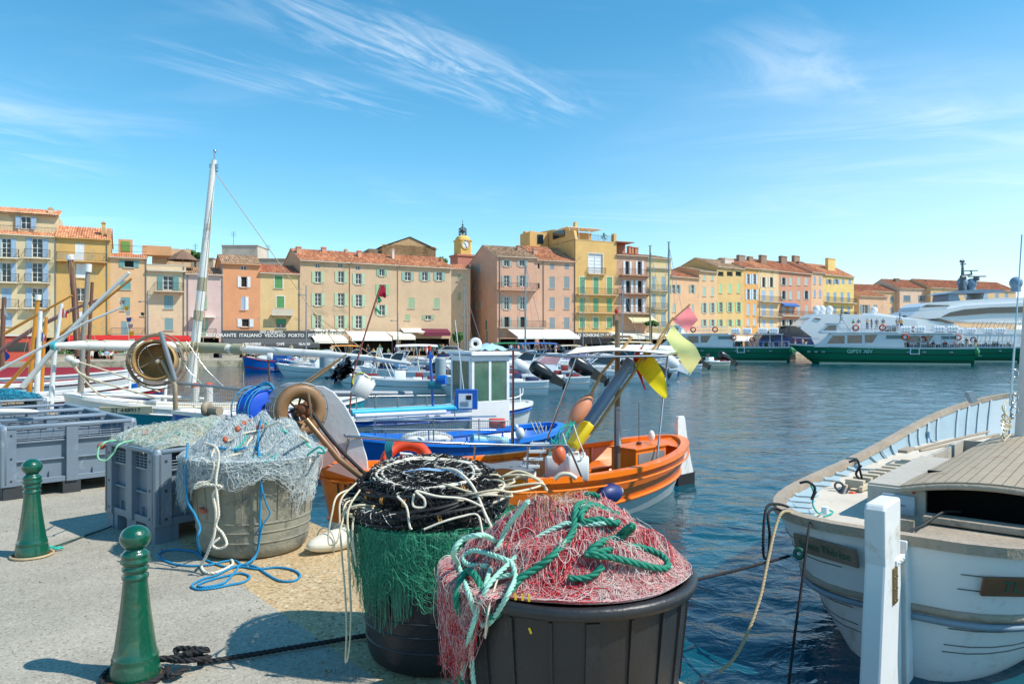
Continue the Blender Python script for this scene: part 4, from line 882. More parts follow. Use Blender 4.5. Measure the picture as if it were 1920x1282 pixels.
def cl(T, n0, lo, hi, deg, wid):
 """starting points clumped around direction deg"""
 def st(rr, n):
  a = np.radians(rr.normal(deg, wid, n)); s = rr.uniform(lo, hi, n); return s*np.cos(a), s*np.sin(a)
 return st
def spots(pts, wid):
 pts = np.array(pts)
 def st(rr, n):
  c = pts[rr.randint(0, len(pts), n)]; return c[:, 0]+rr.normal(0, wid, n), c[:, 1]+rr.normal(0, wid, n)
 return st
f1 = unrolled(T1, .20, .14, 5)
N_PINK = mono('net_pink', 'e7b0ad'); N_WH = mono('net_white', 'ded6cc'); N_BLUSH = mono('net_blush', 'd98d8b'); N_RED = mono('net_red2', 'd02c3a'); N_CRIM = mono('net_crimson', 'b3142a'); N_TAN = mono('net_straw', 'c9a57a')
dr1 = sect(T1, 172, 236, .40); dr1b = sect(T1, 176, 230, .55)
clr = spots([(-.05, -.15), (.02, .1), (.1, -.05), (-.2, .0), (.15, .2), (-.35, -.15), (.1, .35), (-.05, -.3), (.3, -.1), (.0, .3), (-.1, -.42), (.36, .1)], .055)
o1, bm1 = net_thing('fishing_net', 'red and pink fishing net heaped in the big black tub, spilling over its left rim', T1, f1, mat('net_mass_pink', '8d3a42', .95, var=.5, scale=22, dirt='c99a94', dirt_amt=.3, dirt_scale=18, bump=1, bscale=70),
 [(N_BLUSH, 1500, 60, .010, .32, .0009, -.006, .022, dr1, None), (N_PINK, 1500, 60, .011, .30, .0009, -.004, .03, dr1, None), (N_WH, 500, 50, .012, .4, .0009, 0, .05, dr1, None), (N_PINK, 420, 80, .010, .42, .0017, .004, .035, dr1, None), (N_WH, 200, 80, .010, .42, .0015, .004, .045, dr1, None),
     (N_RED, 700, 50, .010, .35, .0020, .004, .030, dr1, clr), (N_CRIM, 520, 40, .009, .4, .0024, .004, .026, dr1b, clr), (N_PINK, 260, 60, .010, .4, .0010, 0, .03, dr1b, cl(T1, 0, .45, .85, 200, 14)), (N_RED, 90, 50, .010, .3, .0016, 0, .03, dr1b, cl(T1, 0, .5, .9, 205, 10)),
     (N_WH, 260, 40, .008, .35, .0018, 0, .012, sect(T1, 0, 0, 0), spots([(.1, -.4), (.2, -.36), (0, -.42), (.3, -.3)], .05)), (N_TAN, 160, 60, .008, .55, .0012, .0, .05, dr1, spots([(-.05, .05), (-.03, .02)], .035)), (R_NAVY, 36, 26, .010, .4, .0035, .004, .014, dr1, None)], dr1, 100)
bv1 = bvh_of([bm1]); bt = [x for x in COL.objects if x.parent and x.parent.name in ('tub', 'tub.001', 'tub.002')]
def world_bvh(obs):
 bpy.context.view_layer.update(); vs = []; fs = []
 for o in obs:
  M_ = o.matrix_world; n = len(vs); vs += [M_ @ v.co for v in o.data.vertices]; fs += [tuple(i+n for i in p.vertices) for p in o.data.polygons]
 return BVHTree.FromPolygons(vs, fs)
BV1 = world_bvh([bm1]+[x for x in bt if x.parent.name == 'tub'])
g1 = 'ropes on the red net'
rope_on('rope', 'thick green rope curling over the red net, down its left side', BV1, [(1150, 972), (1125, 966), (1100, 962), (1088, 970), (1092, 985), (1120, 985), (1150, 990), (1143, 972), (1110, 956), (1085, 965), (1072, 1010), (1045, 1050), (1010, 1078), (975, 1105), (935, 1150), (895, 1108), (880, 1090), (872, 1120), (870, 1180), (878, 1230), (885, 1290)], .015, R_GREEN, 2.75, off=.04)
rope_on('rope', 'green rope looping in a long oval at the right of the red net', BV1, [(1095, 1045), (1120, 1040), (1180, 1032), (1225, 1045), (1242, 1070), (1232, 1078), (1190, 1065), (1140, 1048), (1100, 1042), (1118, 1025), (1150, 1012), (1175, 1000), (1182, 985), (1165, 988), (1155, 1015), (1120, 1020)], .014, R_GREEN, 2.9, off=.04)
rope_on('rope', 'short green rope end lying at the back edge of the red net', BV1, [(1060, 940), (1085, 930), (1110, 925), (1125, 932)], .010, R_GREEN, 3.3)
rope_on('rope', 'green rope crossing the front of the red net below the rim', BV1, [(1065, 1090), (1090, 1092), (1110, 1080), (1125, 1065)], .013, R_GREEN, 2.8, off=.035)
for lb, pts in (('straight mint rope from the crown of the red net down past the rim', [(990, 940), (950, 1010), (905, 1140), (885, 1230), (880, 1300)]), ('mint rope forming a big loop over the left rim of the black tub', [(1060, 985), (1010, 1010), (960, 1060), (915, 1120), (912, 1155), (930, 1160), (955, 1130), (975, 1090), (960, 1082), (920, 1110), (900, 1160), (898, 1230), (905, 1300)]),
    ('mint rope looping round the left shoulder of the red net', [(935, 1020), (905, 1003), (870, 1010), (850, 1035), (862, 1075), (890, 1120), (905, 1145)]), ('mint rope lying in a flat arc on the left of the red net', [(975, 1095), (965, 1060), (935, 1045), (900, 1042), (880, 1055), (885, 1068), (925, 1070)]),
    ('mint rope with a twist along the top of the red net', [(1060, 985), (1095, 990), (1140, 988), (1128, 965), (1090, 965)])):
 rope_on('rope', lb, BV1, pts, .0105, R_MINT, 2.72, off=.036)
rope_on('rope', 'thin white cord hanging from the red net, left of centre', BV1, [(960, 1030), (940, 1080), (925, 1140), (920, 1190), (925, 1160), (918, 1185)], .004, R_WHITE, 2.72, off=.03)
f3 = unrolled(T3, .22, .11, 8); N_ICE = mono('net_ice', 'a9bfc6'); N_ICE2 = mono('net_frost', 'd6dedd'); N_SLATE = mono('net_slate', '7f9aa6')
dr3 = sect(T3, 175, 335, .22, .03); dr3l = sect(T3, 180, 232, .50, .02); dr3r = sect(T3, -20+340, 359, .4)
o3, bm3 = net_thing('fishing_net', 'pale blue monofilament net piled high in the mud caked tub', T3, f3, mat('net_mass_grey', '45565e', .95, var=.5, scale=25, dirt='8d9a9c', dirt_amt=.3, dirt_scale=20, bump=1, bscale=70),
 [(N_SLATE, 1100, 60, .014, .35, .0013, -.005, .03, dr3, None), (N_ICE, 1500, 60, .014, .32, .0012, -.004, .04, dr3, None), (N_ICE2, 700, 60, .014, .42, .0011, 0, .06, dr3, None), (N_ICE2, 420, 70, .013, .30, .0024, .005, .055, dr3, None), (N_ICE2, 300, 55, .013, .42, .0020, 0, .04, sect(T3, 185, 340, .32), cl(T3, 0, .5, .72, 268, 30)),
     (N_ICE, 420, 60, .013, .4, .0013, 0, .06, dr3l, cl(T3, 0, .55, .95, 205, 12)), (N_ICE2, 180, 60, .013, .5, .0013, .0, .05, sect(T3, 300, 359, .55), cl(T3, 0, .56, .95, 338, 9))], dr3, 300)
BV3 = world_bvh([bm3]+[x for x in bt if x.parent.name == 'tub.002'])
rope_on('rope', 'blue rope across the pale net, falling down the tub front to the ground', BV3, [(395, 835), (410, 842), (440, 845), (478, 842), (487, 860), (488, 900), (487, 960), (485, 1010), (478, 1040), (465, 1055), (452, 1062)], .0105, R_BLUE, 5.66, off=.03)
rope_on('rope', 'thin blue rope from the top of the pale net, beside the thick one', BV3, [(487, 790), (484, 830), (488, 900), (497, 940), (503, 960), (490, 985), (482, 1030), (466, 1056)], .007, R_BLUE, 5.66, off=.045)
rope_on('rope', 'teal rope snaking over the pale net', BV3, [(440, 800), (465, 792), (495, 795), (530, 810), (565, 830), (590, 850), (608, 848), (598, 838), (570, 858)], .009, R_TEAL, 5.9, off=.02)
rope_on('rope', 'teal rope in loose bends at the front of the pale net', BV3, [(462, 818), (450, 835), (438, 845), (455, 855), (480, 860), (500, 858), (520, 855), (500, 868), (470, 862)], .008, R_TEAL, 5.7, off=.02)
rope_on('rope', 'white rope laid diagonally over the pale net', BV3, [(525, 790), (490, 806), (465, 830), (450, 850), (425, 862), (398, 870), (380, 865)], .010, R_WHITE, 5.7, off=.03)
rope_on('rope', 'second white rope lying along the back of the pale net', BV3, [(540, 800), (500, 808), (460, 815), (430, 828), (405, 838)], .008, R_WHITE, 5.8, off=.03)
rope_on('rope', 'white rope with chain knots hanging down the right side of the pale net', BV3, [(560, 815), (575, 830), (580, 845), (577, 862), (572, 878)], .012, R_WHITE, 5.8, off=.02)
pts = [(402, 842, 5.55), (395, 858, 5.52), (402, 870, 5.5), (395, 900, 5.5), (372, 905, 5.5), (365, 915, 5.5), (385, 908, 5.48), (415, 912, 5.48), (400, 925, 5.5), (405, 960, 5.5), (402, 1000, 5.5), (395, 1020, 5.5), (385, 1045, 5.5)]
def ground_rope(name, label, pts, r, m, cat='rope', z=QZ, laid=True, n=8, group=None, extra=None):
 c = ([P(*q) for q in extra] if extra else [])+[G(x, y, z+r+.002+(q[0] if q else 0)) for x, y, *q in pts]; c = curve_pts(c, n); mb = MB()
 for v in c: v.z = max(v.z, z+r+.001)
 (rope_mb(mb, c, r) if laid else mb.tube(c, r, 6)); return tag(mb.build(name, m, fix=False), label, cat, group)
ground_rope('rope', 'white knotted rope hanging left of the mud caked tub and lying on the asphalt', [(377, 1060), (385, 1072), (405, 1073), (430, 1062), (437, 1055), (430, 1042), (420, 1020)], .011, R_WHITE, extra=pts)
rope_on('rope', 'white rope twisted beside the first one at the left of the pale net', BV3, [(385, 830, 5.6), (405, 838, 5.5), (410, 860, 5.5), (405, 900, 5.48), (408, 940, 5.47), (410, 965, 5.47), (405, 985, 5.47), (418, 1000, 5.45), (425, 1020, 5.4), (410, 1028, 5.4), (398, 1020, 5.4), (412, 1008, 5.42)], .010, R_WHITE, 5.5)
ground_rope('rope', 'blue rope coiled on the asphalt in front of the mud caked tub', [(452, 1058), (440, 1050), (420, 1052), (395, 1058), (360, 1060), (325, 1056), (300, 1044), (303, 1034), (330, 1030), (365, 1034), (380, 1045), (400, 1055), (425, 1062), (455, 1062), (485, 1066), (520, 1063), (550, 1068), (563, 1078), (552, 1088), (525, 1088), (500, 1075), (480, 1062), (455, 1058), (430, 1066), (405, 1078), (380, 1085), (360, 1097), (372, 1104), (400, 1102), (430, 1096), (458, 1090), (468, 1080), (450, 1074), (420, 1080), (390, 1088), (372, 1096), (385, 1100), (420, 1092), (440, 1072), (450, 1058)], .0085, R_BLUE)
ground_rope('rope', 'blue rope hanging between the grey box and the mud caked tub', [(378, 1040), (372, 1030), (370, 1010)], .009, R_BLUE, extra=[(352, 830, 5.9), (350, 860, 5.8), (348, 900, 5.75), (352, 940, 5.7), (366, 965, 5.65), (375, 990, 5.6), (370, 1010, 5.6)])
FLOAT = mat('float_terracotta', 'a8553a', .5, var=.15, scale=10)
def float_part(parent, p, r=.035, d=None):
 mb = MB(); R = Matrix.Rotation(random.random()*3, 3, 'Z') @ Matrix.Rotation(1.2, 3, 'Y'); mb.ball(p, (r*.85, r*.85, r*1.25), 12, R=R); mb.build('float', FLOAT, parent).matrix_parent_inverse = parent.matrix_world.inverted() if False else Matrix.Translation(-parent.location)
for x, y in ((453, 797), (464, 795), (484, 802), (422, 826), (443, 806), (384, 955)): float_part(o3, cast(BV3, x, y, .02, 5.7), .028)
f2 = unrolled(T2, .10, .03, 12); N_GR = mono('net_green', '23906c'); N_GR2 = mono('net_green_light', '4fb893'); N_GR3 = mono('net_green_dark', '126a4c')
dr2 = sect(T2, 188, 290, .52, .0, 10); dr2s = sect(T2, 185, 300, .36, .01, 8)
def hang(rr, n):
 a = np.radians(rr.uniform(196, 282, n)); return (T2[2]+.0)*np.cos(a), (T2[2]+.0)*np.sin(a)
o2, bm2 = net_thing('fishing_net', 'green net lying in the middle black tub and hanging down its front', T2, f2, mat('net_mass_green', '1f6a4e', .95, var=.4, scale=25, dirt='4fa98a', dirt_amt=.3, dirt_scale=20, bump=1, bscale=70),
 [(N_GR, 330, 50, .011, .35, .0010, -.003, .03, dr2s, None), (N_GR2, 260, 50, .011, .4, .0010, 0, .045, dr2s, None), (N_GR, 120, 90, .012, .28, .0010, .004, .03, dr2, cl(T2, 0, .44, .9, 238, 16)), (N_GR2, 70, 90, .012, .3, .0010, .004, .035, dr2, cl(T2, 0, .44, .9, 240, 18))], dr2, 500)
rr = np.random.RandomState(77); X = []
for i in range(210):
 a = math.radians(rr.uniform(192, 292)); s0 = T2[2]+.015; L_ = (.18+.36*rr.rand())*(.55+.45*math.exp(-((math.degrees(a)-238)/26)**2)); zt = QZ+T2[4]+.01; t = np.linspace(0, 1, 40); amp = .006+.010*rr.rand()
 if i % 3 == 0: rad_ = s0-.08*t*L_+.012*rr.rand(); az = a+amp/s0*np.sin(t*rr.uniform(14, 30)+rr.rand()*6)+.12*(rr.rand()-.5)*t; z = zt-L_*t
 else:
  da = rr.uniform(.03, .13); az = a+da*t; z = zt-L_*4*t*(1-t); rad_ = s0+.01*rr.rand()-.02*np.sin(t*3.1)
 X.append(np.stack([T2[0]+rad_*np.cos(az), T2[1]+rad_*np.sin(az), z+0*t], -1))
s_ = strands('netting', np.array(X), .0010*np.ones(len(X)), N_GR2); s_.parent = o2; s_.matrix_parent_inverse = Matrix.Translation((-T2[0], -T2[1], -QZ))
def traps():
 c0 = Vector((T2[0]-.07, T2[1], QZ+.75)); TR = mat('trap_frame_black', '1d1d1f', .55, var=.3, scale=15); NETB = mat('trap_net_black', '17181a', .8, var=.3); SP = mat('trap_net_fleck', 'd9d6cc', .8)
 gl = 'folded black fishing traps'
 labs = ['lowest folded black trap of the stack, wide and tilted left', 'second folded black trap from the bottom of the stack', 'third folded black trap from the bottom of the stack', 'fourth folded black trap, with tan ties', 'topmost folded black trap, with a white rope round its hoop']
 for k, lb in enumerate(labs):
  R_ = (.44, .43, .41, .37, .30)[k]; z = (.055, .095, .135, .17, .205)[k]; nrm = Vector(((-.10, -.06, -.16, -.02, .03)[k], (-.16, -.10, -.2, -.12, -.16)[k], 1)).normalized(); c = c0+Vector(((.02, 0, -.04, .03, .02)[k], (.0, -.02, .02, .0, .03)[k], z))
  o = thing('fishing_trap', lb, 'fishing trap', c, 0, gl); q = nrm.to_track_quat('Z', 'Y').to_matrix()
  for dz in (0, .022):
   mb = MB(); pts = []
   for j in range(40):
    a = 2*math.pi*j/40; w = 1+.03*math.sin(3*a+k)+.02*math.sin(5*a+2*k); pts.append(q @ Vector((R_*w*math.cos(a), R_*w*.93*math.sin(a), dz+.012*math.sin(2*a+k+dz*60))))
   mb.tube(pts, .011 if k < 4 else .009, 7, closed=True); mb.build('hoop', TR, o)
  rr = np.random.RandomState(k+30); n = 110 if k < 4 else 190; X = []
  for i in range(n):
   a = rr.rand()*6.28; a2 = a+rr.normal(3.14, .8); t = np.linspace(0, 1, 30)[:, None]; p0 = np.array([R_*math.cos(a), R_*.93*math.sin(a)]); p1 = np.array([R_*math.cos(a2), R_*.93*math.sin(a2)])*rr.uniform(.3, 1)
   xy = p0*(1-t)+p1*t; xy = xy+.012*np.stack([np.sin(t[:, 0]*40+i), np.cos(t[:, 0]*37+i)], -1); z_ = .012+.03*rr.rand()+.012*np.sin(t[:, 0]*11+i)
   X.append(np.array([list(q @ Vector((x_, y_, zz_))) for (x_, y_), zz_ in zip(xy, z_)]))
  for i in range(90):       # side netting between and around the hoops
   a = rr.rand()*6.28; t = np.linspace(0, 1, 30); az = a+t*rr.uniform(.4, 1.4); rr_ = R_*(1+.05*np.sin(t*30+i)); X.append(np.array([list(q @ Vector((r_*math.cos(z1), r_*.93*math.sin(z1), .012+.03*math.sin(tt*25+i)))) for r_, z1, tt in zip(rr_, az, t)]))
  s = strands('trap_netting', np.array(X), .0022, [NETB, SP], o, midx=(rr.rand(len(X)) < (.06 if k < 4 else .16)).astype(int))
  if k in (1, 3, 4):
   for j in range(5):
    a = rr.rand()*6.28; p = q @ Vector((R_*math.cos(a), R_*.93*math.sin(a), .01)); t = q @ Vector((-math.sin(a), math.cos(a), 0)); mb = MB(); mb.torus(p, .018, .0045, t, 14, 5); mb.torus(p+t*.012, .018, .0045, t, 14, 5); mb.build('tie', mat('tie_tan', 'c08a45', .8), o)
 return c0
c0 = traps()
def loops(seed, cx, cy, z0, rx, ry, n, zj, r, m, name, label, R0=(.05, .14), nsub=60):
 rr = np.random.RandomState(seed); mb = MB(); pts = []
 x, y = cx, cy
 for i in range(n):
  a0 = rr.rand()*6.28; R_ = rr.uniform(*R0); ex = rr.uniform(.5, 1); x = cx+rr.normal(0, rx); y = cy+rr.normal(0, ry); zz_ = z0+rr.rand()*zj
  for j in range(7): a = a0+2*math.pi*j/8; pts.append((x+R_*math.cos(a), y+R_*ex*math.sin(a), zz_+.02*math.sin(a*2+i)-.25*max(0, math.hypot(x+R_*math.cos(a)-T2[0], y+R_*ex*math.sin(a)-T2[1])-T2[2]-.02)))
 c = curve_pts(pts, 5); mb.tube(c, r, 6); return tag(mb.build(name, m, fix=False), label, 'rope', 'tangled ropes on the traps')
R_CREAM = mat('rope_cream', 'cfc2a4', .75, var=.18, scale=25)
loops(5, T2[0]+.22, T2[1]-.0, QZ+.82, .11, .16, 18, .14, .0065, R_CREAM, 'rope', 'cream cord in dense loops at the right of the trap stack', (.06, .17))
loops(6, T2[0]+.16, T2[1]-.12, QZ+.80, .13, .08, 10, .10, .0065, R_WHITE, 'rope', 'white rope tangle between the traps and the red net', (.05, .13))
loops(9, T2[0]-.36, T2[1]-.12, QZ+.80, .05, .07, 7, .05, .006, R_CREAM, 'rope', 'cream cord bundle at the left edge of the trap stack', (.05, .11))
mb = MB(); q = Vector((.03, -.16, 1)).normalized().to_track_quat('Z', 'Y').to_matrix(); cc = c0+Vector((.03, .0, .235))
pts = [cc+q @ Vector(((.27+.02*math.sin(i*.35))*math.cos(i*.25), (.24+.02*math.cos(i*.4))*math.sin(i*.25), .004*math.sin(i))) for i in range(60)]
mb.tube(curve_pts(pts, 3), .0075, 6); mb.tube(curve_pts([cc+Vector((.08, -.05, .03)), cc+Vector((.17, -.14, .03)), cc+Vector((.26, -.26, -.03)), cc+Vector((.33, -.38, -.15)), cc+Vector((.38, -.42, -.24))], 6), .008, 6)
tag(mb.build('rope', R_WHITE, fix=False), 'white rope wound round the top of the trap stack', 'rope')
mb = MB()
for k in range(3): mb.tube(curve_pts([cc+Vector((-.12+.02*k, -.1, .02)), cc+Vector((-.02, -.12+.02*k, .035)), cc+Vector((.08, -.08+.02*k, .02)), cc+Vector((.12+.03*k, -.1, .03)), cc+Vector((.2, -.17, .0))], 6), .0035, 5)
tag(mb.build('cord', mat('cord_paleblue', '7fa9cf', .7), fix=False), 'pale blue cord tied across the top trap', 'cord')
for lb, pts in (('longest cream cord hanging left of the middle tub', [(668, 905, 3.95), (640, 935, 3.85), (637, 975, 3.8), (641, 1040, 3.78), (647, 1110, 3.76), (650, 1180, 3.74), (648, 1240, 3.73), (655, 1215, 3.73), (658, 1150, 3.74), (655, 1080, 3.76), (652, 1000, 3.78), (650, 950, 3.85)]),
    ('cream cord loop bulging out left of the middle tub', [(660, 915, 3.95), (632, 930, 3.8), (622, 965, 3.75), (616, 1000, 3.74), (618, 1020, 3.74), (632, 1014, 3.74), (640, 985, 3.78), (650, 950, 3.85)]),
    ('cream cord hanging beside the middle tub down to half its height', [(675, 918, 3.9), (655, 950, 3.82), (652, 985, 3.78), (660, 1020, 3.76), (668, 1060, 3.75), (665, 1040, 3.75), (661, 990, 3.77), (668, 950, 3.85)])):
 mb = MB(); mb.tube(curve_pts([P(*q) for q in pts], 8), .0055, 6); tag(mb.build('cord', R_CREAM, fix=False), lb, 'cord', 'cords hanging left of the middle tub')
for lb, pts in (('white cord drawn in an arc over the green net', [(745, 930, 3.7), (762, 950, 3.66), (768, 985, 3.64), (772, 992, 3.64)]), ('white cord zigzagging over the green net to the right', [(795, 992, 3.64), (830, 978, 3.65), (865, 968, 3.68), (895, 965, 3.7), (905, 1000, 3.66)]), ('white cord circling in front of the trap stack', [(776, 925, 3.62), (775, 948, 3.6), (795, 950, 3.6), (795, 935, 3.6), (780, 920, 3.6), (820, 930, 3.62), (870, 935, 3.66), (905, 950, 3.7)])):
 mb = MB(); mb.tube(curve_pts([P(*q) for q in pts], 8), .006, 6); tag(mb.build('cord', R_WHITE, fix=False), lb, 'cord')
cB, vL_, vR_ = NB
def boxnet(c, ax, ay, w, d, hz, Hm, cols, seed, n, label, spill=0, m=None, rad_=.0016):
 o = thing('fishing_net', label, 'fishing net', (c[0], c[1], QZ), 0); rr = np.random.RandomState(seed)
 def H(x, y): return hz+Hm*np.clip(1-(np.abs(x)/(w/2))**2.5, 0, 1)*np.clip(1-(np.abs(y)/(d/2))**2.5, 0, 1)+.03*np.sin(9*x+2)*np.cos(8*y+1)
 mb = MB(); g = [[(c[0]+ax[0]*x+ay[0]*y, c[1]+ax[1]*x+ay[1]*y, H(x, y)-.01) for x in np.linspace(-w/2, w/2, 24)] for y in np.linspace(-d/2, d/2, 24)]; mb.loft(g); bk_ = mb.build('net_bulk', m, o, fix=False); bk_.matrix_parent_inverse = Matrix.Translation((-c[0], -c[1], -QZ))
 K = 60
 for i, (mm, nn) in enumerate(cols):
  x = rr.uniform(-w/2, w/2, nn); y = rr.uniform(-d/2, d/2, nn); th = rr.rand(nn)*6.28; kap = rr.normal(0, .3, nn); off = rr.rand(nn)**2*.07; X = np.zeros((nn, K, 3))
  for k in range(K):
   z = H(x, y)+off*(.5+.5*np.sin(k*.2+x*30)); X[:, k] = np.stack([c[0]+ax[0]*x+ay[0]*y, c[1]+ax[1]*x+ay[1]*y, z], -1); kap = kap*.9+rr.normal(0, .15, nn); th += kap; x = np.clip(x+.014*np.cos(th), -w/2*1.02, w/2*1.02); y = np.clip(y+.014*np.sin(th), -d/2*1.02, d/2*1.02)
  s = strands('netting', X, rad_, mm); s.parent = o; s.matrix_parent_inverse = Matrix.Translation((-c[0], -c[1], -QZ))
 return o, bk_
N_CREAM = mono('net_cream', 'd3d0b4'); N_AQ = mono('net_aqua', '8fc6bb')
ob, bk_ = boxnet(cB, (vR_.x, vR_.y), (vL_.x, vL_.y), 1.12, .92, QZ+.78, .13, [(N_CREAM, 700), (N_ICE2, 700), (N_AQ, 260)], 60, 0, 'cream and aqua net heaped in the single grey pallet box', m=mat('net_mass_cream', '9aa598', .95, var=.3, scale=25, bump=1, bscale=70))
BVB = world_bvh([bk_]);
for x, y in ((274, 817), (388, 824), (190, 836)):
 p = cast(BVB, x, y, .02, 6.4) if x > 200 else P(x, y, 6.5); mb = MB(); mb.ball(p, (.036, .036, .03), 12); mb.build('float', FLOAT, ob).matrix_parent_inverse = Matrix.Translation(-ob.location)
rope_on('rope', 'light green rope looping over the left corner of the single grey box', BVB, [(300, 818), (260, 826), (225, 828), (200, 828, 6.45), (186, 838, 6.4), (184, 858, 6.38), (198, 863, 6.38), (212, 850, 6.4), (225, 832, 6.42), (262, 826)], .008, mat('rope_lightgreen', '8fd3a8', .7), 6.4, off=.015)
rope_on('rope', 'pale green rope upright loop on the cream net', BVB, [(340, 850), (338, 825), (345, 812), (355, 822), (350, 845)], .007, R_MINT, 6.5, off=.02)
rope_on('rope', 'teal rope along the cream net towards the tub', BVB, [(300, 822), (290, 826), (265, 822), (255, 824), (290, 818)], .008, R_BLUE, 6.7, off=.02)
ob4, _ = boxnet(BX4, (-dl_.x, -dl_.y), (dp_.x, dp_.y), 1.25, .9, QZ+.76, .12, [(mono('net_turquoise', '2aa3bd'), 500), (mono('net_cyan_dark', '1a6f8c'), 400)], 61, 0, 'turquoise net piled in the farthest grey box', m=mat('net_mass_turq', '2a8aa0', .95, var=.4, scale=12, bump=1, bscale=30), rad_=.004)
p = G(250, 1272, QZ); bx_, by_ = p.x, p.y+.02
mb = MB(); pts = [Vector((bx_+.15*math.cos(a), by_+.15*math.sin(a), QZ+.02+.012*math.sin(a))) for a in np.linspace(rad(150), rad(385), 16)]
k0 = G(345, 1245, QZ+.03)
rope_mb(mb, curve_pts(pts+[G(320, 1268, QZ+.03), G(352, 1250, QZ+.05)], 4), .016); rr = np.random.RandomState(4)
kp = [k0+Vector((rr.normal(0, .055), rr.normal(0, .03), .02+abs(rr.normal(0, .03)))) for _ in range(16)]; rope_mb(mb, curve_pts(kp, 6), .015)
e0 = Vector(G(370, 1243, QZ+.02)); e1 = Vector(G(690, 1190, QZ+.02)); e2 = Vector((*edge(-.0, .02), 0));
n_ = EN; dv = (e1-e0).normalized(); t = (EC+.03-n_.dot(Vector((e1.x, e1.y))))/n_.dot(Vector((dv.x, dv.y))); e2 = e1+dv*t*.98; e2.z = QZ+.02
rope_mb(mb, [e0, e1, e2]+sag(e2+Vector((.03, .03, -.03)), P(1480, 1042, 6.55), .03)[1:], .014)
tag(mb.build('mooring_rope', R_BLACK, fix=False), 'black mooring rope knotted at the front bollard and running to the white boat', 'rope')
mb = MB(); p2 = G(57, 1043, QZ); pts = [Vector((p2.x+.145*math.cos(a), p2.y+.02+.145*math.sin(a), QZ+.012)) for a in np.linspace(rad(180), rad(395), 16)]
mb.tube(curve_pts(pts+[G(92, 1028, QZ+.02)], 4), .010, 7); tag(mb.build('rope', R_TAN, fix=False), 'thin pale rope round the foot of the back bollard', 'rope')
mb = MB(); rope_mb(mb, curve_pts([G(90, 1028, QZ+.03), G(120, 1018, QZ+.02), G(165, 1002, QZ+.01), G(200, 990, QZ+.02), G(240, 972, QZ+.01)], 6), .008); tag(mb.build('rope', mat('rope_darkteal', '2f4f4a', .8), fix=False), 'dark teal rope from the back bollard to the grey box', 'rope')
mb = MB(); kp = [G(96, 1028, QZ+.02)+Vector((rr.normal(0, .04), rr.normal(0, .02), abs(rr.normal(0, .015)))) for _ in range(10)]; mb.tube(curve_pts(kp, 5), .007, 5); tag(mb.build('rope', R_TEAL, fix=False), 'frayed turquoise knot beside the back bollard', 'rope')
p = G(655, 1030, QZ); o = thing('fender', 'cream plastic fender lying on the quay edge behind the middle tub', 'fender', p, .9)
mb = MB(); mb.ball((0, .1, .075), (.34, .12, .085), 24); mb.build('body', mat('fender_cream', 'd9d3c0', .6, dirt='8a8272', dirt_amt=.2), o); mb = MB()
for x in (-.16, 0, .16): mb.torus((x, .1, .075), .118 if x else .122, .006, (1, 0, 0), 20, 5)
mb.build('ridge', mat('fender_cream2', 'b9b29c', .6), o)
mb = MB(); rr = np.random.RandomState(31)
for k in range(420):
 t_ = rr.uniform(-3, 9); w_ = rr.uniform(-3.4, -.02)**1 if k % 3 else rr.uniform(-1.4, -.9); x_, y_ = edge(t_, w_); s_ = rr.uniform(.004, .011); mb.ball((x_, y_, QZ+s_*.4), (s_, s_*rr.uniform(.6, 1), s_*.6), 5)
tag(mb.build('pebbles', mat('pebble', '8f8672', .9, var=.5, scale=40)), 'loose grit and pebbles scattered on the quay', 'grit', kind='stuff')
# ================================================================ boats
def wpart(name, mb, m, parent, **k):
 """part modelled in world coordinates, kept there under its thing"""
 o = mb.build(name, m, None, **k); o.parent = parent; o.matrix_parent_inverse = parent.matrix_basis.inverted(); return o
def paint(nm, h, rough=.35, dirt='6d6a60', amt=.06, var=.05): return mat(nm, h, rough, var=var, scale=2, dirt=dirt, dirt_amt=amt, dirt_scale=2.2, coat=.25, bump=.12, bscale=8)
P_WHITE = paint('boat_white', 'e6e5e1'); P_ORANGE = paint('boat_orange', 'f47a0c', dirt='9a4c1c', amt=.17); P_BLUE = paint('boat_blue', '0f5fb4'); P_TEAL = paint('boat_teal', '1b8f9c'); P_NAVY = paint('boat_navy', '1b2f63'); P_RED = paint('boat_red', 'b3262e'); P_CREAM = paint('boat_cream', 'd9ceb4'); P_PALE = paint('boat_paleblue', '8fa5ae', .6)
STEEL = mat('stainless', 'b9bcbd', .22, 1, var=.05); ALU = mat('dull_aluminium', '9aa0a3', .45, .8, var=.1); WOODG = mat('weathered_wood', 'a59683', .8, var=.2, scale=3, dirt='6f6353', dirt_amt=.3, dirt_scale=6, bump=.5, bscale=30); WOODO = mat('varnished_wood', 'c07d2a', .4, var=.15, scale=4); WOODD = mat('dark_wood', '6b4a36', .7, var=.2, scale=4)
BLACKP = mat('black_plastic', '17181a', .3, var=.2, coat=.3); GALV = mat('galvanised', '8d9499', .5, .6, var=.12); HULLW = mat('gelcoat_white', 'e9ebec', .22, var=.03, coat=.4)
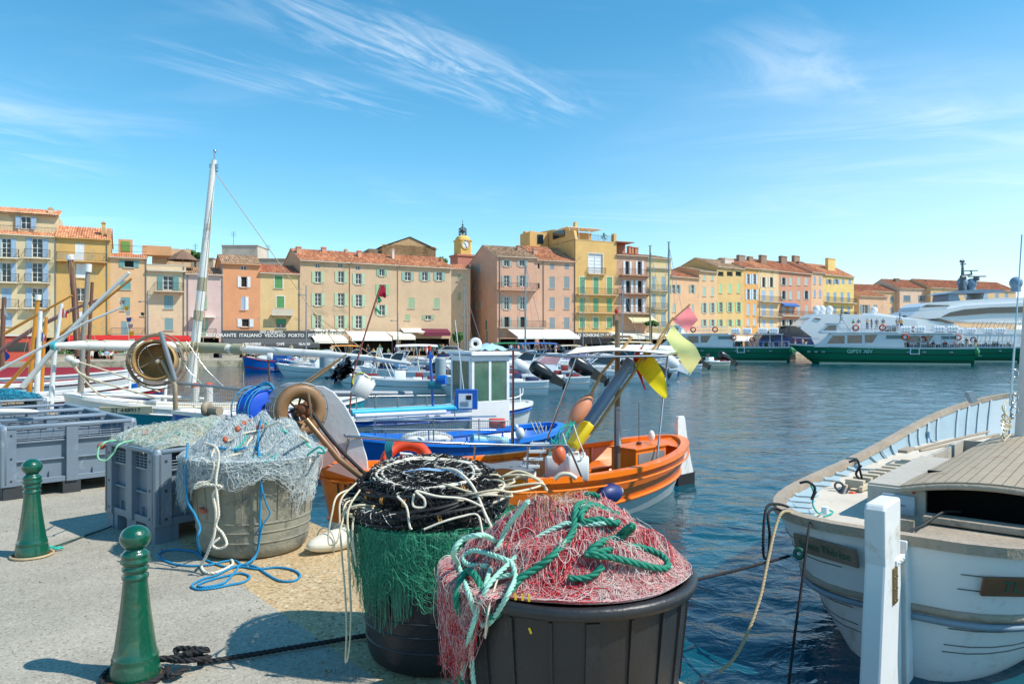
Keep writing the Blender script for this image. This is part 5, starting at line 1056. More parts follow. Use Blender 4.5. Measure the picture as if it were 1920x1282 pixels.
def hull_pts(L, B, zs, p_end=.75, p_mid=.28, blunt=(.5, .5), zb=-.35, rake=(.25, .35), beam_pow=2.4, n=33, rows=None, peak=.5, tr=0):
 """stations x rows grid of one side (y>=0)"""
 rows = rows or [0, .12, .25, .38, .5, .6, .7, .78, .86, .93, 1.0]
 G_ = []
 for i in range(n):
  t = i/(n-1); t = .5-.5*math.cos(math.pi*t)
  if t < peak: u = 1-t/peak; bl = blunt[0]; b = B/2*(1-(1-tr)*u**beam_pow)**bl if tr else B/2*max(0, 1-u**beam_pow)**bl
  else: u = (t-peak)/(1-peak); bl = blunt[1]; b = B/2*max(0, 1-u**beam_pow)**bl
  z1 = zs[0]*(1-t)**2*1.0+2*t*(1-t)*(2*zs[1]-.5*(zs[0]+zs[2]))+zs[2]*t*t if True else 0
  e = abs(2*t-1); pw = p_mid+(p_end-p_mid)*(e**2 if (t > .5 or not tr) else .25*e**2); row = []
  for s in rows:
   z = zb+(z1-zb)*s; f = s**pw; x = L*t+((s-1)*rake[1]*((t-.5)*2)**4 if t > .5 else (1-s)*rake[0]*((.5-t)*2)**4)
   row.append(Vector((x, b*f, z)))
  G_.append(row)
 return G_
def make_hull(o, L, B, zs, bands, cap=None, inner=None, floor_z=.25, floor=None, ribs=0, cap_w=.09, cap_h=.045, strake=None, foredeck=0, stern_deck=0, deckm=None, tap=(.88, .66), **kw):
 rows = sorted({0, .15, .3, .45}|{a for a, _, _ in bands}|{b for _, b, _ in bands}|{1.0}); gr = hull_pts(L, B, zs, rows=rows, **kw); mats = []; mb = MB()
 for j in range(len(rows)-1):
  c = (rows[j]+rows[j+1])/2; m = next((m for a, b, m in bands if a <= c <= b), bands[0][2])
  if m not in mats: mats.append(m)
  for sgn in (1, -1): mb.loft([[Vector((r[j].x, r[j].y*sgn, r[j].z)), Vector((r[j+1].x, r[j+1].y*sgn, r[j+1].z))] for r in gr], m=mats.index(m))
 if kw.get('tr'):
  st = gr[0]; pl = [Vector((p.x, p.y, p.z)) for p in st]+[Vector((p.x, -p.y, p.z)) for p in st[::-1]]; mb.add(pl, [tuple(range(len(pl)))], len(mats)-1)
 mb.build('hull', mats, o)
 sheer = [r[-1] for r in gr]
 def inset(d, dz=0):
  out = []
  for i, p in enumerate(sheer):
   a = sheer[max(0, i-1)]; b = sheer[min(len(sheer)-1, i+1)]; t = Vector((b.x-a.x, b.y-a.y, 0)).normalized(); nn = Vector((t.y, -t.x, 0)); q = p+nn*d+Vector((0, 0, dz)); q.y = max(0.0, q.y)
   q.x = min(max(q.x, sheer[0].x+d*.9), sheer[-1].x-d*.9) if i not in range(3, len(sheer)-3) else q.x; out.append(q)
  return out
 capm = cap or bands[-1][2]; mb = MB(); A_, B_ = inset(-.025), inset(cap_w)
 for s in (1, -1):
  f = lambda v, dz: Vector((v.x, v.y*s, v.z+dz))
  mb.loft([[f(a, -.03), f(a, cap_h), f(b, cap_h), f(b, -.03)] for a, b in zip(A_, B_)], sm=False)
 mb.build('gunwale', capm, o)
 im = inner or bands[-1][2]; fm = floor or im; C_ = inset(.06); mb = MB(); fl = []
 for s in (1, -1):
  mb.loft([[Vector((c.x, c.y*s, c.z)), Vector((c.x*(.94)+L*.03, c.y*s*tap[0], (c.z+floor_z)/2)), Vector((c.x*.86+L*.07, c.y*s*tap[1], floor_z))] for c in C_])
 mb.build('inner_planking', im, o)
 mb = MB(); mb.loft([[Vector((c.x*.86+L*.07, c.y*(tap[1]+.03), floor_z+.01)), Vector((c.x*.86+L*.07, -c.y*(tap[1]+.03), floor_z+.01))] for c in C_], sm=False); mb.build('floor', fm, o)
 if ribs:
  for k in range(1, ribs):
   i = int(len(C_)*(.08+.84*k/ribs)); c = C_[i]
   for s in (1, -1): mb = MB(); mb.tube([(c.x, (c.y-.02)*s, c.z-.02), (c.x*.94+L*.03, (c.y*tap[0]-.02)*s, (c.z+floor_z)/2), (c.x*.86+L*.07, (c.y*tap[1]-.02)*s, floor_z)], .028, 4, sm=False); mb.build('rib', im, o)
 if strake:
  frac, w, m = strake; j = min(range(len(rows)), key=lambda k: abs(rows[k]-frac)); mb = MB()
  for s in (1, -1): mb.tube([Vector((r[j].x, (r[j].y+.015)*s, r[j].z)) for r in gr], w, 5)
  mb.build('rubbing_strake', m, o)
 def deck(sel, dz=-.03):
  mb = MB(); mb.loft([[Vector((c.x, c.y, c.z+dz)), Vector((c.x, 0, c.z+dz+.05)), Vector((c.x, -c.y, c.z+dz))] for c in sel]); mb.build('deck', deckm or capm, o)
 if foredeck: deck([c for c in C_ if c.x > L*(1-foredeck)])
 if stern_deck: deck([c for c in C_ if c.x < L*stern_deck])
 return gr, C_
def boat_thing(name, label, stern, bow, cat='boat', group=None):
 s, b = Vector(stern), Vector(bow); o = thing(name, label, cat, (s.x, s.y, 0), math.atan2(b.y-s.y, b.x-s.x), group); o['L'] = (b-s).length; L_ = (b-s).length; del o['L']
 return o, L_
def W2L(o, p): return o.matrix_basis.inverted() @ Vector(p)
def plate(o, name, tx, p, right, up, w, h, mb_, mt, size, d=.015, sx=1, rot=True):
 M4 = frame_at(p, right, up); mb = MB(); mb.box((0, 0, 0), (w, h, d))
 if mb_: q = mb.build(name, mb_, None, bevel=.005); q.matrix_world = M4; q.parent = o; q.matrix_parent_inverse = o.matrix_basis.inverted(); q.matrix_basis = M4; par = q
 t = text(tx, size, mt, None, M4 @ Matrix.Translation((0, 0, d/2+.002)), depth=.002, sx=sx); t.parent = o; t.matrix_parent_inverse = o.matrix_basis.inverted(); return t
def on_side(o, gr, L, side, px, py):
 """hit of the photo ray with the hull side: returns world point, local frame vectors (right as seen by viewer, up, out)"""
 bpy.context.view_layer.update(); h = [c for c in COL.objects if c.parent == o and c.name.startswith('hull')][0]; M_ = o.matrix_basis
 bv = BVHTree.FromPolygons([M_ @ v.co for v in h.data.vertices], [tuple(p.vertices) for p in h.data.polygons])
 d = Vector(((px-CX)/F, 1, (CY-py)/F)).normalized(); r = bv.ray_cast(Vector((0, 0, E)), d)
 if r[0] is None: return None
 n = r[1] if r[1].dot(d) < 0 else -r[1]; up = Vector((0, 0, 1)); up = (up-n*up.dot(n)).normalized(); return r[0]+n*.012, up.cross(n).normalized(), up, n
def hull_text(o, tx, px, py, size, m, board=None, bw=0, bh=0, sx=1):
 h = on_side(o, None, 0, 0, px, py)
 if not h: return
 p, r, u, n = h; plate(o, 'name_board', tx, p+n*(.012 if board else 0), r, u, bw, bh, board, m, size, .025 if board else .0, sx)
OS, OB = (3.05, 14.0), (-2.25, 8.8)
ora, L = boat_thing('fishing_boat', 'orange open fishing boat with white underside moored closest to the quay', OS, OB)
gr, C_ = make_hull(ora, L, 2.45, (.92, .80, 1.22), [(0, .60, P_WHITE), (.60, 1, P_ORANGE)], cap=P_ORANGE, inner=P_ORANGE, floor_z=.22, floor=mat('floor_grating', '4a4743', .8, var=.4, scale=12), ribs=12, strake=(.60, .03, P_ORANGE), foredeck=.16, blunt=(.55, .55), stern_deck=.10, cap_w=.12, beam_pow=2.2, p_end=.6)
mb = MB()
for s in (1, -1): mb.tube([Vector((r[-1].x, (r[-1].y+.02)*s, r[-1].z-.13)) for r in gr], .018, 5)
mb.build('moulding', P_ORANGE, ora)
hull_text(ora, 'TL 3', 655, 915, .21, BLACKP)
def lp(px, py, Y): return P(px, py, Y)
q = Vector((OS[0]-OB[0], OS[1]-OB[1], 0)).normalized(); qn = Vector((-q.y, q.x, 0))
mb = MB(); b0 = Vector((OS[0], OS[1], 0)); prof = [(.06, -.5), (.62, -.5), (.60, .18), (.50, .45), (.36, .95), (.30, 1.25), (.26, 1.3), (.08, 1.3), (.05, 1.22), (.05, .9)]
vs = [b0+q*x+Vector((0, 0, z)) for x, z in prof]; mb.prism([v-qn*.04 for v in vs], qn*.08); rd = wpart('rudder', mb, P_WHITE, ora, bevel=.012)
mb = MB(); vs = [b0+q*x+Vector((0, 0, z)) for x, z in ((.055, -.51), (.63, -.51), (.618, .2), (.055, .2))]; mb.prism([v-qn*.046 for v in vs], qn*.092); wpart('antifouling', mb, mat('antifouling_black', '1b1c1e', .7), ora)
c = P(1198, 843, 12.55); mb = MB(); R = Matrix.Rotation(math.atan2(q.y, q.x), 3, 'Z'); bc = Vector((c.x, c.y, .62)); mb.box(bc, (.86, .5, .66), R=R); wpart('engine_box', mb, P_ORANGE, ora, bevel=.01)
mb = MB(); mb.box(bc-qn*.255, (.74, .012, .52), R=R); wpart('steel_panel', mb, mat('steel_sheet', '8e9597', .45, .3), ora); mb = MB(); mb.box(bc+Vector((0, 0, .34)), (.94, .56, .03), R=R); wpart('lid', mb, P_ORANGE, ora, bevel=.008)
mb = MB(); mb.tube([bc+Vector((0, 0, .36)), bc+Vector((0, 0, .40))], .045, 10); mb.tube([bc+Vector((0, 0, .4)), bc+Vector((0, 0, 1.05))], .006, 5); wpart('aerial', mb, mat('rusty_brown', '5d3326', .7), ora)
mb = MB(); mb.tube([bc-qn*.27-q*.45+Vector((0, 0, .05)), bc-qn*.27+q*.40+Vector((0, 0, .09))], .008, 5); wpart('strap', mb, R_WHITE, ora)
mb = MB(); pp = bc+q*.36+Vector((0, 0, .40)); mb.ball(pp+Vector((0, 0, .07)), (.06, .05, .10), 12); wpart('cowl', mb, P_WHITE, ora)
mb = MB(); bb = P(1110, 865, 12.9); mb.box((bb.x, bb.y, .55), (1.5, .55, .05), R=R); mb.box((bb.x-.1, bb.y-.1, .38), (1.2, .04, .3), R=R); wpart('bench', mb, P_ORANGE, ora, bevel=.01)
mb = MB(); m0 = P(1157, 875, 12.0); m0.z = .3; mt = P(1158, 600, 12.0); mb.tube([m0, mt], [.055, .04], 10); mb.tube([P(1128, 631, 12.0), P(1182, 631, 12.0)], .022, 6); mb.tube([P(1152, 610, 12), P(1152, 590, 12)], .03, 8); wpart('mast', mb, mat('mast_brown', '7d6a56', .5, .4), ora)
mb = MB(); mb.ball(P(1156, 584, 12), (.032, .032, .045), 10); wpart('lamp', mb, mat('red_lamp', 'b3141c', .2), ora)
mb = MB(); mb.tube([P(1160, 835, 11.9), P(1160, 770, 11.9)], .042, 10); mb.ball(P(1159, 766, 11.9), .04, 8); wpart('pump_tube', mb, mat('tube_grey', 'b5b9bd', .5), ora)
a0 = P(1022, 905, 10.6); a1 = P(1182, 680, 11.2); d = (a1-a0).normalized(); DAV = mat('davit_grey', '7289a0', .4, var=.08, coat=.2); mb = MB(); mb.tube([a0-d*.35, a0, a1], .085, 16); wpart('davit', mb, DAV, ora)
mb = MB(); mb.tube([a1-d*.06, a1+d*.02], .10, 16); mb.tube([P(1184, 700, 11.15), P(1185, 684, 11.15)], .05, 8); wpart('davit_head', mb, DAV, ora)
for sx_, w_ in ((-22, .022), (14, .022)):
 mb = MB(); mb.tube([P(1090+sx_*.2, 782, 10.75), P(1150+sx_, 700, 11.0), P(1198+sx_*.6, 632, 11.2)] if sx_ < 0 else [P(1062, 868, 10.6), P(1122, 795, 10.9), P(1185, 703, 11.2), P(1245, 630, 11.4)], w_, 7); wpart('bamboo_pole', mb, mat('bamboo', 'b98d55', .5, var=.2, scale=6), ora)
def float_thing(label, p, r, d, m, cat='float', n=16):
 R = Vector(d).to_track_quat('Z', 'Y').to_matrix(); mb = MB(); mb.ball(p, r, n, R=R); mb.tube([Vector(p)+R @ Vector((0, 0, r[2]*.96)), Vector(p)+R @ Vector((0, 0, r[2]*1.12))], r[0]*.2, 8); return tag(mb.build('float', m), label, cat)
OR_F = mat('float_orange', 'd9673f', .45, var=.12, scale=5)
float_thing('faded orange oblong float lashed to the grey davit beam', P(1089, 768, 10.62), (.115, .115, .27), (a1-a0), mat('float_faded', 'd88b66', .5, var=.15, scale=3), n=20)
float_thing('round orange float hanging under the ladder of the orange boat', P(1048, 852, 9.9), (.095, .095, .125), (0, -.1, -1), OR_F)
mb = MB(); R2 = Matrix.Rotation(0, 3, 'Z'); dd = (a1-a0).normalized(); pc = P(1088, 815, 10.5); x_ = dd; y_ = Vector((0, 0, 1)).cross(dd).normalized(); Rb = Matrix((y_, x_, y_.cross(x_))).transposed(); mb.rbox(pc, (.22, .42, .12), .04, R=Rb); tag(mb.build('yellow_box', mat('yellow_plastic', 'e0bf10', .45)), 'yellow plastic float block tied below the grey davit beam', 'float')
mb = MB(); rr = np.random.RandomState(8)
for k in range(7): mb.tube(curve_pts([P(1075+rr.normal(0, 4), 790+rr.normal(0, 4), 10.5), P(1062+rr.normal(0, 6), 815+rr.normal(0, 6), 10.45), P(1045+rr.normal(0, 7), 838+rr.normal(0, 5), 10.4), P(1035+rr.normal(0, 6), 826+rr.normal(0, 8), 10.4)], 6), .009, 5)
tag(mb.build('rope', R_TEAL, fix=False), 'teal rope wound round the foot of the davit beam', 'rope')
for lb, pts in (('thin grey rope from the davit beam to the white canisters', [(1075, 795, 10.5), (1085, 825, 10.3), (1095, 850, 10.2), (1092, 858, 10.2)]), ('slack pale rope from the davit foot to the white canisters', [(1055, 812, 10.4), (1065, 840, 10.3), (1080, 862, 10.2), (1092, 860, 10.2)])):
 mb = MB(); mb.tube(curve_pts([P(*v) for v in pts], 6), .008, 5); tag(mb.build('rope', R_WHITE, fix=False), lb, 'rope')
mb = MB(); rail = [P(641, 886, 8.72), P(654, 818, 8.72), P(810, 829, 8.9), P(1000, 835, 9.6), P(1055, 834, 9.9), P(1068, 842, 9.95), P(1090, 893, 10.05)]
rail = [rail[0], rail[0].lerp(rail[1], .93), rail[1]+Vector((.02, 0, .0)), *rail[2:5], rail[5], rail[6]]; mb.tube(curve_pts(rail, 5), .016, 8); wpart('handrail', mb, STEEL, ora)
for (x, y0, y1, Y) in ((990, 835, 905, 9.55), (891, 832, 860, 9.2)): mb = MB(); mb.tube([P(x, y0, Y), P(x-2, y1, Y)], .014, 7); wpart('stanchion', mb, STEEL, ora)
mb = MB();
for sx_ in (0, 26): mb.tube([P(998+sx_, 826, 9.9), P(975+sx_, 886, 9.7)], .014, 6)
for k in range(4): mb.bar(P(994-6*k, 832+14*k, 9.88-.05*k), P(1030-6*k, 832+14*k, 9.88-.05*k), .09, .03, 1)
wpart('ladder', mb, [ALU, P_WHITE], ora)
cz = [(1062, 656, 11.2), (1180, 661, 10.9), (1262, 648, 12.6), (1252, 642, 14.6), (1070, 641, 14.2)]
poles = [(962, 652, 962, 835, 10.6, 12.2), (1085, 660, 1026, 822, 12.4, 12.6), (1253, 654, 1232, 858, 13.4, 12.3)]
def awning():
 cs = [Vector((.75, 10.3, 2.53)), Vector((2.2, 10.6, 2.53)), Vector((3.3, 13.6, 2.6)), Vector((1.2, 13.8, 2.6))]; mb = MB(); g = []
 for i in range(9):
  t = i/8; a = cs[0].lerp(cs[3], t); b = cs[1].lerp(cs[2], t); g.append([a.lerp(b, j/10)+Vector((0, 0, .05*math.sin(math.pi*j/10)-.03*math.sin(math.pi*t)**2*0)) for j in range(11)])
 mb.loft(g); mb.loft([[v-Vector((0, 0, .015)) for v in r] for r in g]); wpart('awning', mb, mat('canvas_white', 'e8e6df', .85, var=.04), ora)
 mb = MB(); mb.tube(curve_pts([Vector((-.05, 10.4, 2.6)), cs[0]-Vector((0, 0, .03)), cs[1]-Vector((0, 0, .03))], 6), .018, 7); mb.tube([cs[0]-Vector((0, 0, .02)), cs[3]-Vector((0, 0, .02)), cs[2]-Vector((0, 0, .02)), cs[1]-Vector((0, 0, .02))], .018, 7); wpart('awning_frame', mb, STEEL, ora)
awning()
for x0, y0, x1, y1, Y0, Y1 in poles: mb = MB(); mb.tube([P(x0, y0, Y0), P(x1, y1, Y1)], .017, 7); wpart('pole', mb, STEEL, ora)
mb = MB(); g = []
for i in range(9): g.append([P(905+12*i, 862+14*j/8+3*math.sin(i*.9+j), 10.4+.05*i-.18*j)+Vector((0, 0, -.03)) for j in range(9)])
mb.loft(g); tag(mb.build('tarpaulin', mat('tarp_grey', '6b7076', .7, var=.1)), 'grey tarpaulin spread amidships in the orange boat', 'tarpaulin')
CAN = mat('canister_white', 'dfe0dc', .4, var=.04, coat=.2)
def canister(label, p, rz, s=1, group='white plastic canisters', m=CAN, tilt=0):
 R = Matrix.Rotation(rz, 3, 'Z') @ Matrix.Rotation(tilt, 3, 'Y'); o = thing('canister', label, 'canister', p, 0, group); o.rotation_euler = R.to_euler()
 mb = MB(); mb.rbox((0, 0, .19*s), (.36*s, .24*s, .38*s), .05*s, n=4); mb.build('body', m, o); mb = MB(); mb.tube([(-.1*s, 0, .38*s), (-.1*s, 0, .43*s), (.04*s, 0, .43*s), (.04*s, 0, .38*s)], .016*s, 6); mb.tube([(.12*s, 0, .37*s), (.12*s, 0, .42*s)], .035*s, 10); mb.build('handle', m, o); return o
p = P(1080, 900, 10.3); canister('white canister standing highest in the orange boat', (p.x, p.y, p.z), .3, .9); p = P(1046, 903, 10.4); canister('white canister beside the davit foot in the orange boat', (p.x, p.y, p.z), -.2, .95)
p = P(986, 905, 9.8); canister('small white canister under the ladder', (p.x, p.y, p.z-.1), .2, .7)
mb = MB(); mb.tube(curve_pts([P(1040, 898, 9.75), P(1052, 889, 9.75), P(1068, 889, 9.75), P(1080, 897, 9.75)], 5), .03, 7); wpart('thwart_fitting', mb, P_CREAM, ora)
hp = on_side(ora, None, 0, 0, 1146, 905); pf = hp[0]+hp[3]*.16 if hp else P(1146, 925, 10.9); o_ = thing('fender', 'dark blue fender hanging from the side of the orange boat', 'fender', P(1143, 925, pf.y), math.atan2(q.y, q.x))
mb = MB(); mb.ball((0, 0, 0), (.25, .145, .145), 20); mb.build('body', mat('fender_blue', '1c2f6b', .5, var=.15, coat=.2), o_); mb = MB(); mb.ball((.235, 0, 0), (.05, .06, .06), 10); mb.build('end', CAN, o_)
def lifebuoy(label, p, nrm, R_, r, m1, m2, group=None, arc=None, bands=True):
 o = thing('lifebuoy', label, 'lifebuoy', p, 0, group); mb = MB(); mb.torus((0, 0, 0), R_, r, nrm, 28, 10, arc=arc); mb.build('ring', m1, o)
 if bands:
  q_ = Vector(nrm).to_track_quat('Z', 'Y').to_matrix()
  for k in range(4):
   mb = MB(); a0_ = 45+90*k; mb.torus((0, 0, 0), R_, r*1.05, nrm, 4, 10, arc=(a0_-8, a0_+8)); mb.build('band', m2, o)
 return o
LB = mat('lifebuoy_orange', 'd9461c', .5, var=.1, scale=6); lifebuoy('orange lifebuoy lying against the rail of the orange boat', P(763, 868, 8.95), (.1, -.75, .65), .26, .068, LB, LB)
mb = MB(); mb.tube([P(753, 876, 8.75), P(754, 852, 8.75)], .022, 8); mb.tube([P(750, 850, 8.75), P(772, 852, 8.75)], .018, 8, m=1); tag(mb.build('flare', [mat('flare_red', 'd2321c', .4), CAN]), 'red and white lamp tube inside the orange lifebuoy', 'lamp')
mb = MB();
for k in range(5): mb.tube(curve_pts([P(728+3*k, 822, 8.9), P(722+3*k, 838, 8.85), P(726+2*k, 858, 8.85), P(722+2*k, 868, 8.9)], 5), .012, 5)
tag(mb.build('rope', mat('rope_peacock', '14798a', .7), fix=False), 'peacock blue rope bunched on the rail beside the lifebuoy', 'rope')
def reel():
 o = thing('net_hauler', 'brown net drum and tall white shield at the bow of the orange boat', 'net hauler', P(575, 890, 8.6), 0)
 sh = [(578, 726, 0), (590, 723, 0), (606, 724, 0), (625, 735, 0), (645, 758, 0), (663, 790, 0), (678, 825, 0), (688, 860, 0), (691, 893, 0), (688, 895, 0), (655, 868, 0), (620, 838, 0), (600, 820, 0), (596, 790, 0)]
 mb = MB(); vs = [P(x, y, 8.75) for x, y, _ in sh]; mb.prism(vs, (0, .035, 0)); wpart('shield', mb, mat('shield_white', 'd5d3d2', .5, var=.05, dirt='9a9590', dirt_amt=.15, bump=.2), o, bevel=.006)
 mb = MB(); vs = [P(x, y, 8.62) for x, y in ((590, 835), (612, 812), (640, 858), (615, 872), (600, 880))]; mb.prism(vs, (0, .03, 0)); vs = [P(x, y, 8.6) for x, y in ((612, 880), (640, 862), (690, 892), (672, 900))]; mb.prism(vs, (0, .03, 0)); wpart('side_plate', mb, mat('plate_pink', 'd9a79a', .6, var=.1), o)
 c = P(562, 768, 8.45); ax = Vector((.50, -.86, .04)).normalized(); BR = mat('drum_brown', '8d6a47', .45, var=.25, scale=3, dirt='c2a27c', dirt_amt=.25, coat=.2)
 R = ax.to_track_quat('Z', 'Y').to_matrix(); mb = MB(); mb.lathe([(.13, .0), (.17, .07), (.25, .09), (.285, .06), (.29, .0), (.28, -.28), (.27, -.32), (.24, -.33), (.17, -.2), (.13, -.05), (.13, .0)], c, 40, R=R); wpart('drum', mb, BR, o)
 mb = MB();
 for z in (.06, -.02, -.12, -.22, -.32): mb.torus(c+ax*z, .305, .007, ax, 40, 5)
 for k in range(12): a = rad(30*k); v = R @ Vector((.307*math.cos(a), .307*math.sin(a), 0)); mb.tube([c+v+ax*.07, c+v-ax*.33], .006, 5)
 wpart('cage', mb, ALU, o)
 mb = MB();
 for k in range(6): a = rad(60*k+15); mb.tube([c-ax*.1, c-ax*.1+R @ Vector((.14*math.cos(a), .14*math.sin(a), 0))], .012, 6)
 mb.torus(c-ax*.1, .14, .014, ax, 24, 6); wpart('spokes', mb, mat('blackened_iron', '2b2b2c', .5, .5), o)
 mb = MB(); hb = c+ax*.16; rr = np.random.RandomState(4); mb.ball(hb, (.085, .085, .10), 14, R=R)
 for k in range(14): a = rr.rand()*6.28; v = R @ Vector((.08*math.cos(a), .08*math.sin(a), .07*rr.normal())); mb.ball(hb+v, .025, 6)
 wpart('rusty_hub', mb, mat('rust_heavy', '7c4a2c', .95, var=.4, scale=30, bump=.8), o)
 mb = MB(); mb.tube([P(574, 786, 8.2), P(635, 860, 8.2), P(682, 897, 8.35)], .035, 10); mb.tube([P(578, 735, 8.25), P(585, 785, 8.2), P(572, 800, 8.2)], .013, 7); wpart('arm', mb, mat('arm_brown_steel', 'a07a5c', .35, .7, var=.2), o)
 mb = MB(); mb.tube(curve_pts([P(586, 775, 8.22), P(612, 812, 8.22), P(645, 850, 8.25), P(695, 898, 8.4)], 6), .022, 7); wpart('hose', mb, mat('hose_black', '2a2726', .7, var=.3, scale=30), o)
 mb = MB(); mb.tube([c-ax*.33, Vector((c.x+.1, c.y+.25, 1.15))], .04, 8); wpart('bracket', mb, GALV, o)
reel()
def flag(label, pole, pts, m, group='fishing flags', pr=.012, pm=None):
 """pts: grid rows of photo (x, y, Y); pole: list of photo points"""
 o = thing('flag', label, 'flag', P(*pole[0]), 0, group); mb = MB(); mb.tube([P(*v) for v in pole], pr, 6); wpart('flagpole', mb, pm or MATS['bamboo'], o)
 xm = min(v[0] for r in pts for v in r); rows = [curve_pts([P(v[0], v[1], v[2]+.009*(v[0]-xm)) for v in r], 7) for r in pts]; k = len(rows[0]); cols = [curve_pts([r[j] for r in rows], 7) for j in range(k)]
 mb = MB(); g = [[c + Vector((0, .03*math.sin(j*.7+i*.35), 0)) for i, c in enumerate(col)] for j, col in enumerate(cols)]; mb.loft(g); wpart('cloth', mb, m, o)
def cloth(nm, h):
 m = mat(nm, h, .85, var=.06, scale=6, bump=.3, bscale=12); b = m.node_tree.nodes['Principled BSDF']; nt = m.node_tree
 tr = N(nt, 'ShaderNodeBsdfTranslucent'); mix = N(nt, 'ShaderNodeMixShader'); mix.inputs[0].default_value = .6; out = [n for n in nt.nodes if n.type == 'OUTPUT_MATERIAL'][0]; tr.inputs['Color'].default_value = (*lin(h), 1)
 nt.links.new(b.outputs[0], mix.inputs[1]); nt.links.new(tr.outputs[0], mix.inputs[2]); nt.links.new(mix.outputs[0], out.inputs[0]); return m
flag('pale yellow flag, largest of the fishing flags', [(1232, 640, 11.4), (1262, 595, 11.45)], [[(1262, 609, 11.4), (1247, 632, 11.4)], [(1282, 632, 11.35), (1268, 662, 11.35)], [(1302, 648, 11.3), (1283, 688, 11.3)], [(1316, 672, 11.3), (1294, 701, 11.3)]], cloth('flag_paleyellow', 'fafaa6'))
flag('faded pink flag above the pale yellow one', [(1232, 655, 11.6), (1258, 602, 11.6), (1294, 570, 11.6)], [[(1292, 573, 11.6), (1258, 600, 11.6)], [(1300, 585, 11.55), (1275, 610, 11.55)], [(1308, 600, 11.55), (1290, 621, 11.55)]], cloth('flag_pink', 'ff9496'))
flag('bright yellow flag, lowest of the fishing flags', [(1185, 705, 11.1), (1213, 655, 11.1)], [[(1213, 654, 11.1), (1189, 684, 11.1)], [(1232, 678, 11.05), (1207, 708, 11.05)], [(1246, 708, 11.05), (1228, 732, 11.05)], [(1252, 742, 11.05), (1246, 748, 11.05)]], cloth('flag_yellow', 'ffee22'))
flag('red flag behind the head of the grey davit', [(1180, 700, 11.25), (1207, 645, 11.25)], [[(1206, 647, 11.2), (1186, 668, 11.2)], [(1200, 668, 11.2), (1190, 690, 11.2)], [(1203, 705, 11.2), (1195, 700, 11.2)], [(1212, 732, 11.2), (1208, 730, 11.2)]], cloth('flag_red', 'd63a3c'))
WS = Vector((3.05, 5.95, 0)); wd = Vector((.65, .76, 0)).normalized(); wn_ = Vector((-wd.y, wd.x, 0)); WL = 11.5
PW = paint('old_white_paint', 'e2e2df', .5, dirt='a89878', amt=.17, var=.03)
wb, L = boat_thing('wooden_boat', 'white wooden fishing boat with weathered deck and pale blue bulwarks at the right', WS, WS+wd*WL)
grw, Cw = make_hull(wb, WL, 3.3, (1.13, 1.08, 1.68), [(0, .66, PW), (.66, 1, PW)], cap=WOODG, inner=P_PALE, floor_z=.93, floor=mat('deck_boards', 'cfc6b6', .8, var=.1, scale=2, dirt='8d8472', dirt_amt=.2, dirt_scale=5), ribs=22, strake=(.70, .035, WOODG), blunt=(.3, .5), beam_pow=3.2, cap_w=.09, cap_h=.05, tap=(.985, .95), p_end=.62, p_mid=.30, zb=-.45, peak=.45)
mb = MB(); rr_ = [r for r in grw]
for s in (1, -1): mb.tube([Vector((r[-2].x, (r[-2].y+.012)*s, r[-2].z-.07)) for r in rr_], .03, 5)
mb.build('grey_rail', mat('rail_greyblue', '8496a3', .6), wb)
mb = MB()
for j, dz in ((-1, -.20), (-1, -.32), (-2, -.12), (-2, -.26), (-2, -.40)):
 for s in (1, -1): mb.tube([Vector((r[j].x, (r[j].y-.0+.0008)*s, r[j].z+dz)) if False else (lambda a, b, z: Vector((a.x+(b.x-a.x)*((z-a.z)/(b.z-a.z))-(.007 if a.x < 1.2 else 0), (a.y+(b.y-a.y)*((z-a.z)/(b.z-a.z))+.003)*s, z)))(r[j-1], r[j], r[j].z+dz if r[j].z+dz > r[j-1].z else r[j-1].z+.01) for r in rr_[1:-1]], .0045, 4)
mb.build('plank_seam', mat('seam', '6f706b', .8), wb)
def WP(a, b, z): return WS+wd*a+wn_*b+Vector((0, 0, z))
Rw = Matrix.Rotation(math.atan2(wd.y, wd.x), 3, 'Z')
mb = MB(); mb.prism([WP(-.02, -.10, -.5), WP(.16, -.10, -.5), WP(.16, -.10, 1.14), WP(-.06, -.10, 1.14)], wn_*.18); wpart('stern_post', mb, PW, wb, bevel=.01)
mb = MB(); mb.prism([WP(-.075, -.045, -.5), WP(-.03, -.045, -.5), WP(-.07, -.045, 1.12), WP(-.11, -.045, 1.12)], wn_*.09); wpart('bare_wood_strip', mb, mat('bare_wood', '8a6a3c', .8, var=.3, scale=8), wb)
prof = [(-.09, -.6), (-.72, -.6), (-.70, .2), (-.62, .7), (-.56, 1.05), (-.57, 1.12), (-.58, 1.46), (-.55, 1.50), (-.17, 1.50), (-.13, 1.49), (-.13, 1.05), (-.10, .6)]
vs = [WP(a, 0, z) for a, z in prof]; mb = MB(); mb.prism([v-wn_*.075 for v in vs], wn_*.15); wpart('rudder', mb, PW, wb, bevel=.02)
mb = MB(); mb.box(WP(-.33, -.081, .86), (.11, .012, .27), R=Rw); [mb.ball(WP(-.33+sx, -.089, .86+sz), .009, 6) for sx in (-.03, .03) for sz in (-.11, -.02, .07)]
mb.box(WP(-.33, .081, .86), (.11, .012, .27), R=Rw); wpart('brass_plate', mb, mat('brass_plate', '8a7347', .5, .7, var=.2), wb)
mb = MB(); mb.box(WP(-.16, 0, 1.02), (.3, .18, .045), R=Rw); [mb.ball(WP(-.27+.08*k, -.092, 1.02), .010, 6) for k in range(4)]; wpart('gudgeon', mb, PW, wb, bevel=.005)
NB_ = mat('name_board_wood', '83705f', .7, var=.2, scale=6); LG = mat('letter_green', '1f5f4c', .6)
hull_text(wb, 'Sainte Thérèse', 1550, 1028, .10, LG, NB_, .62, .16, sx=.85)
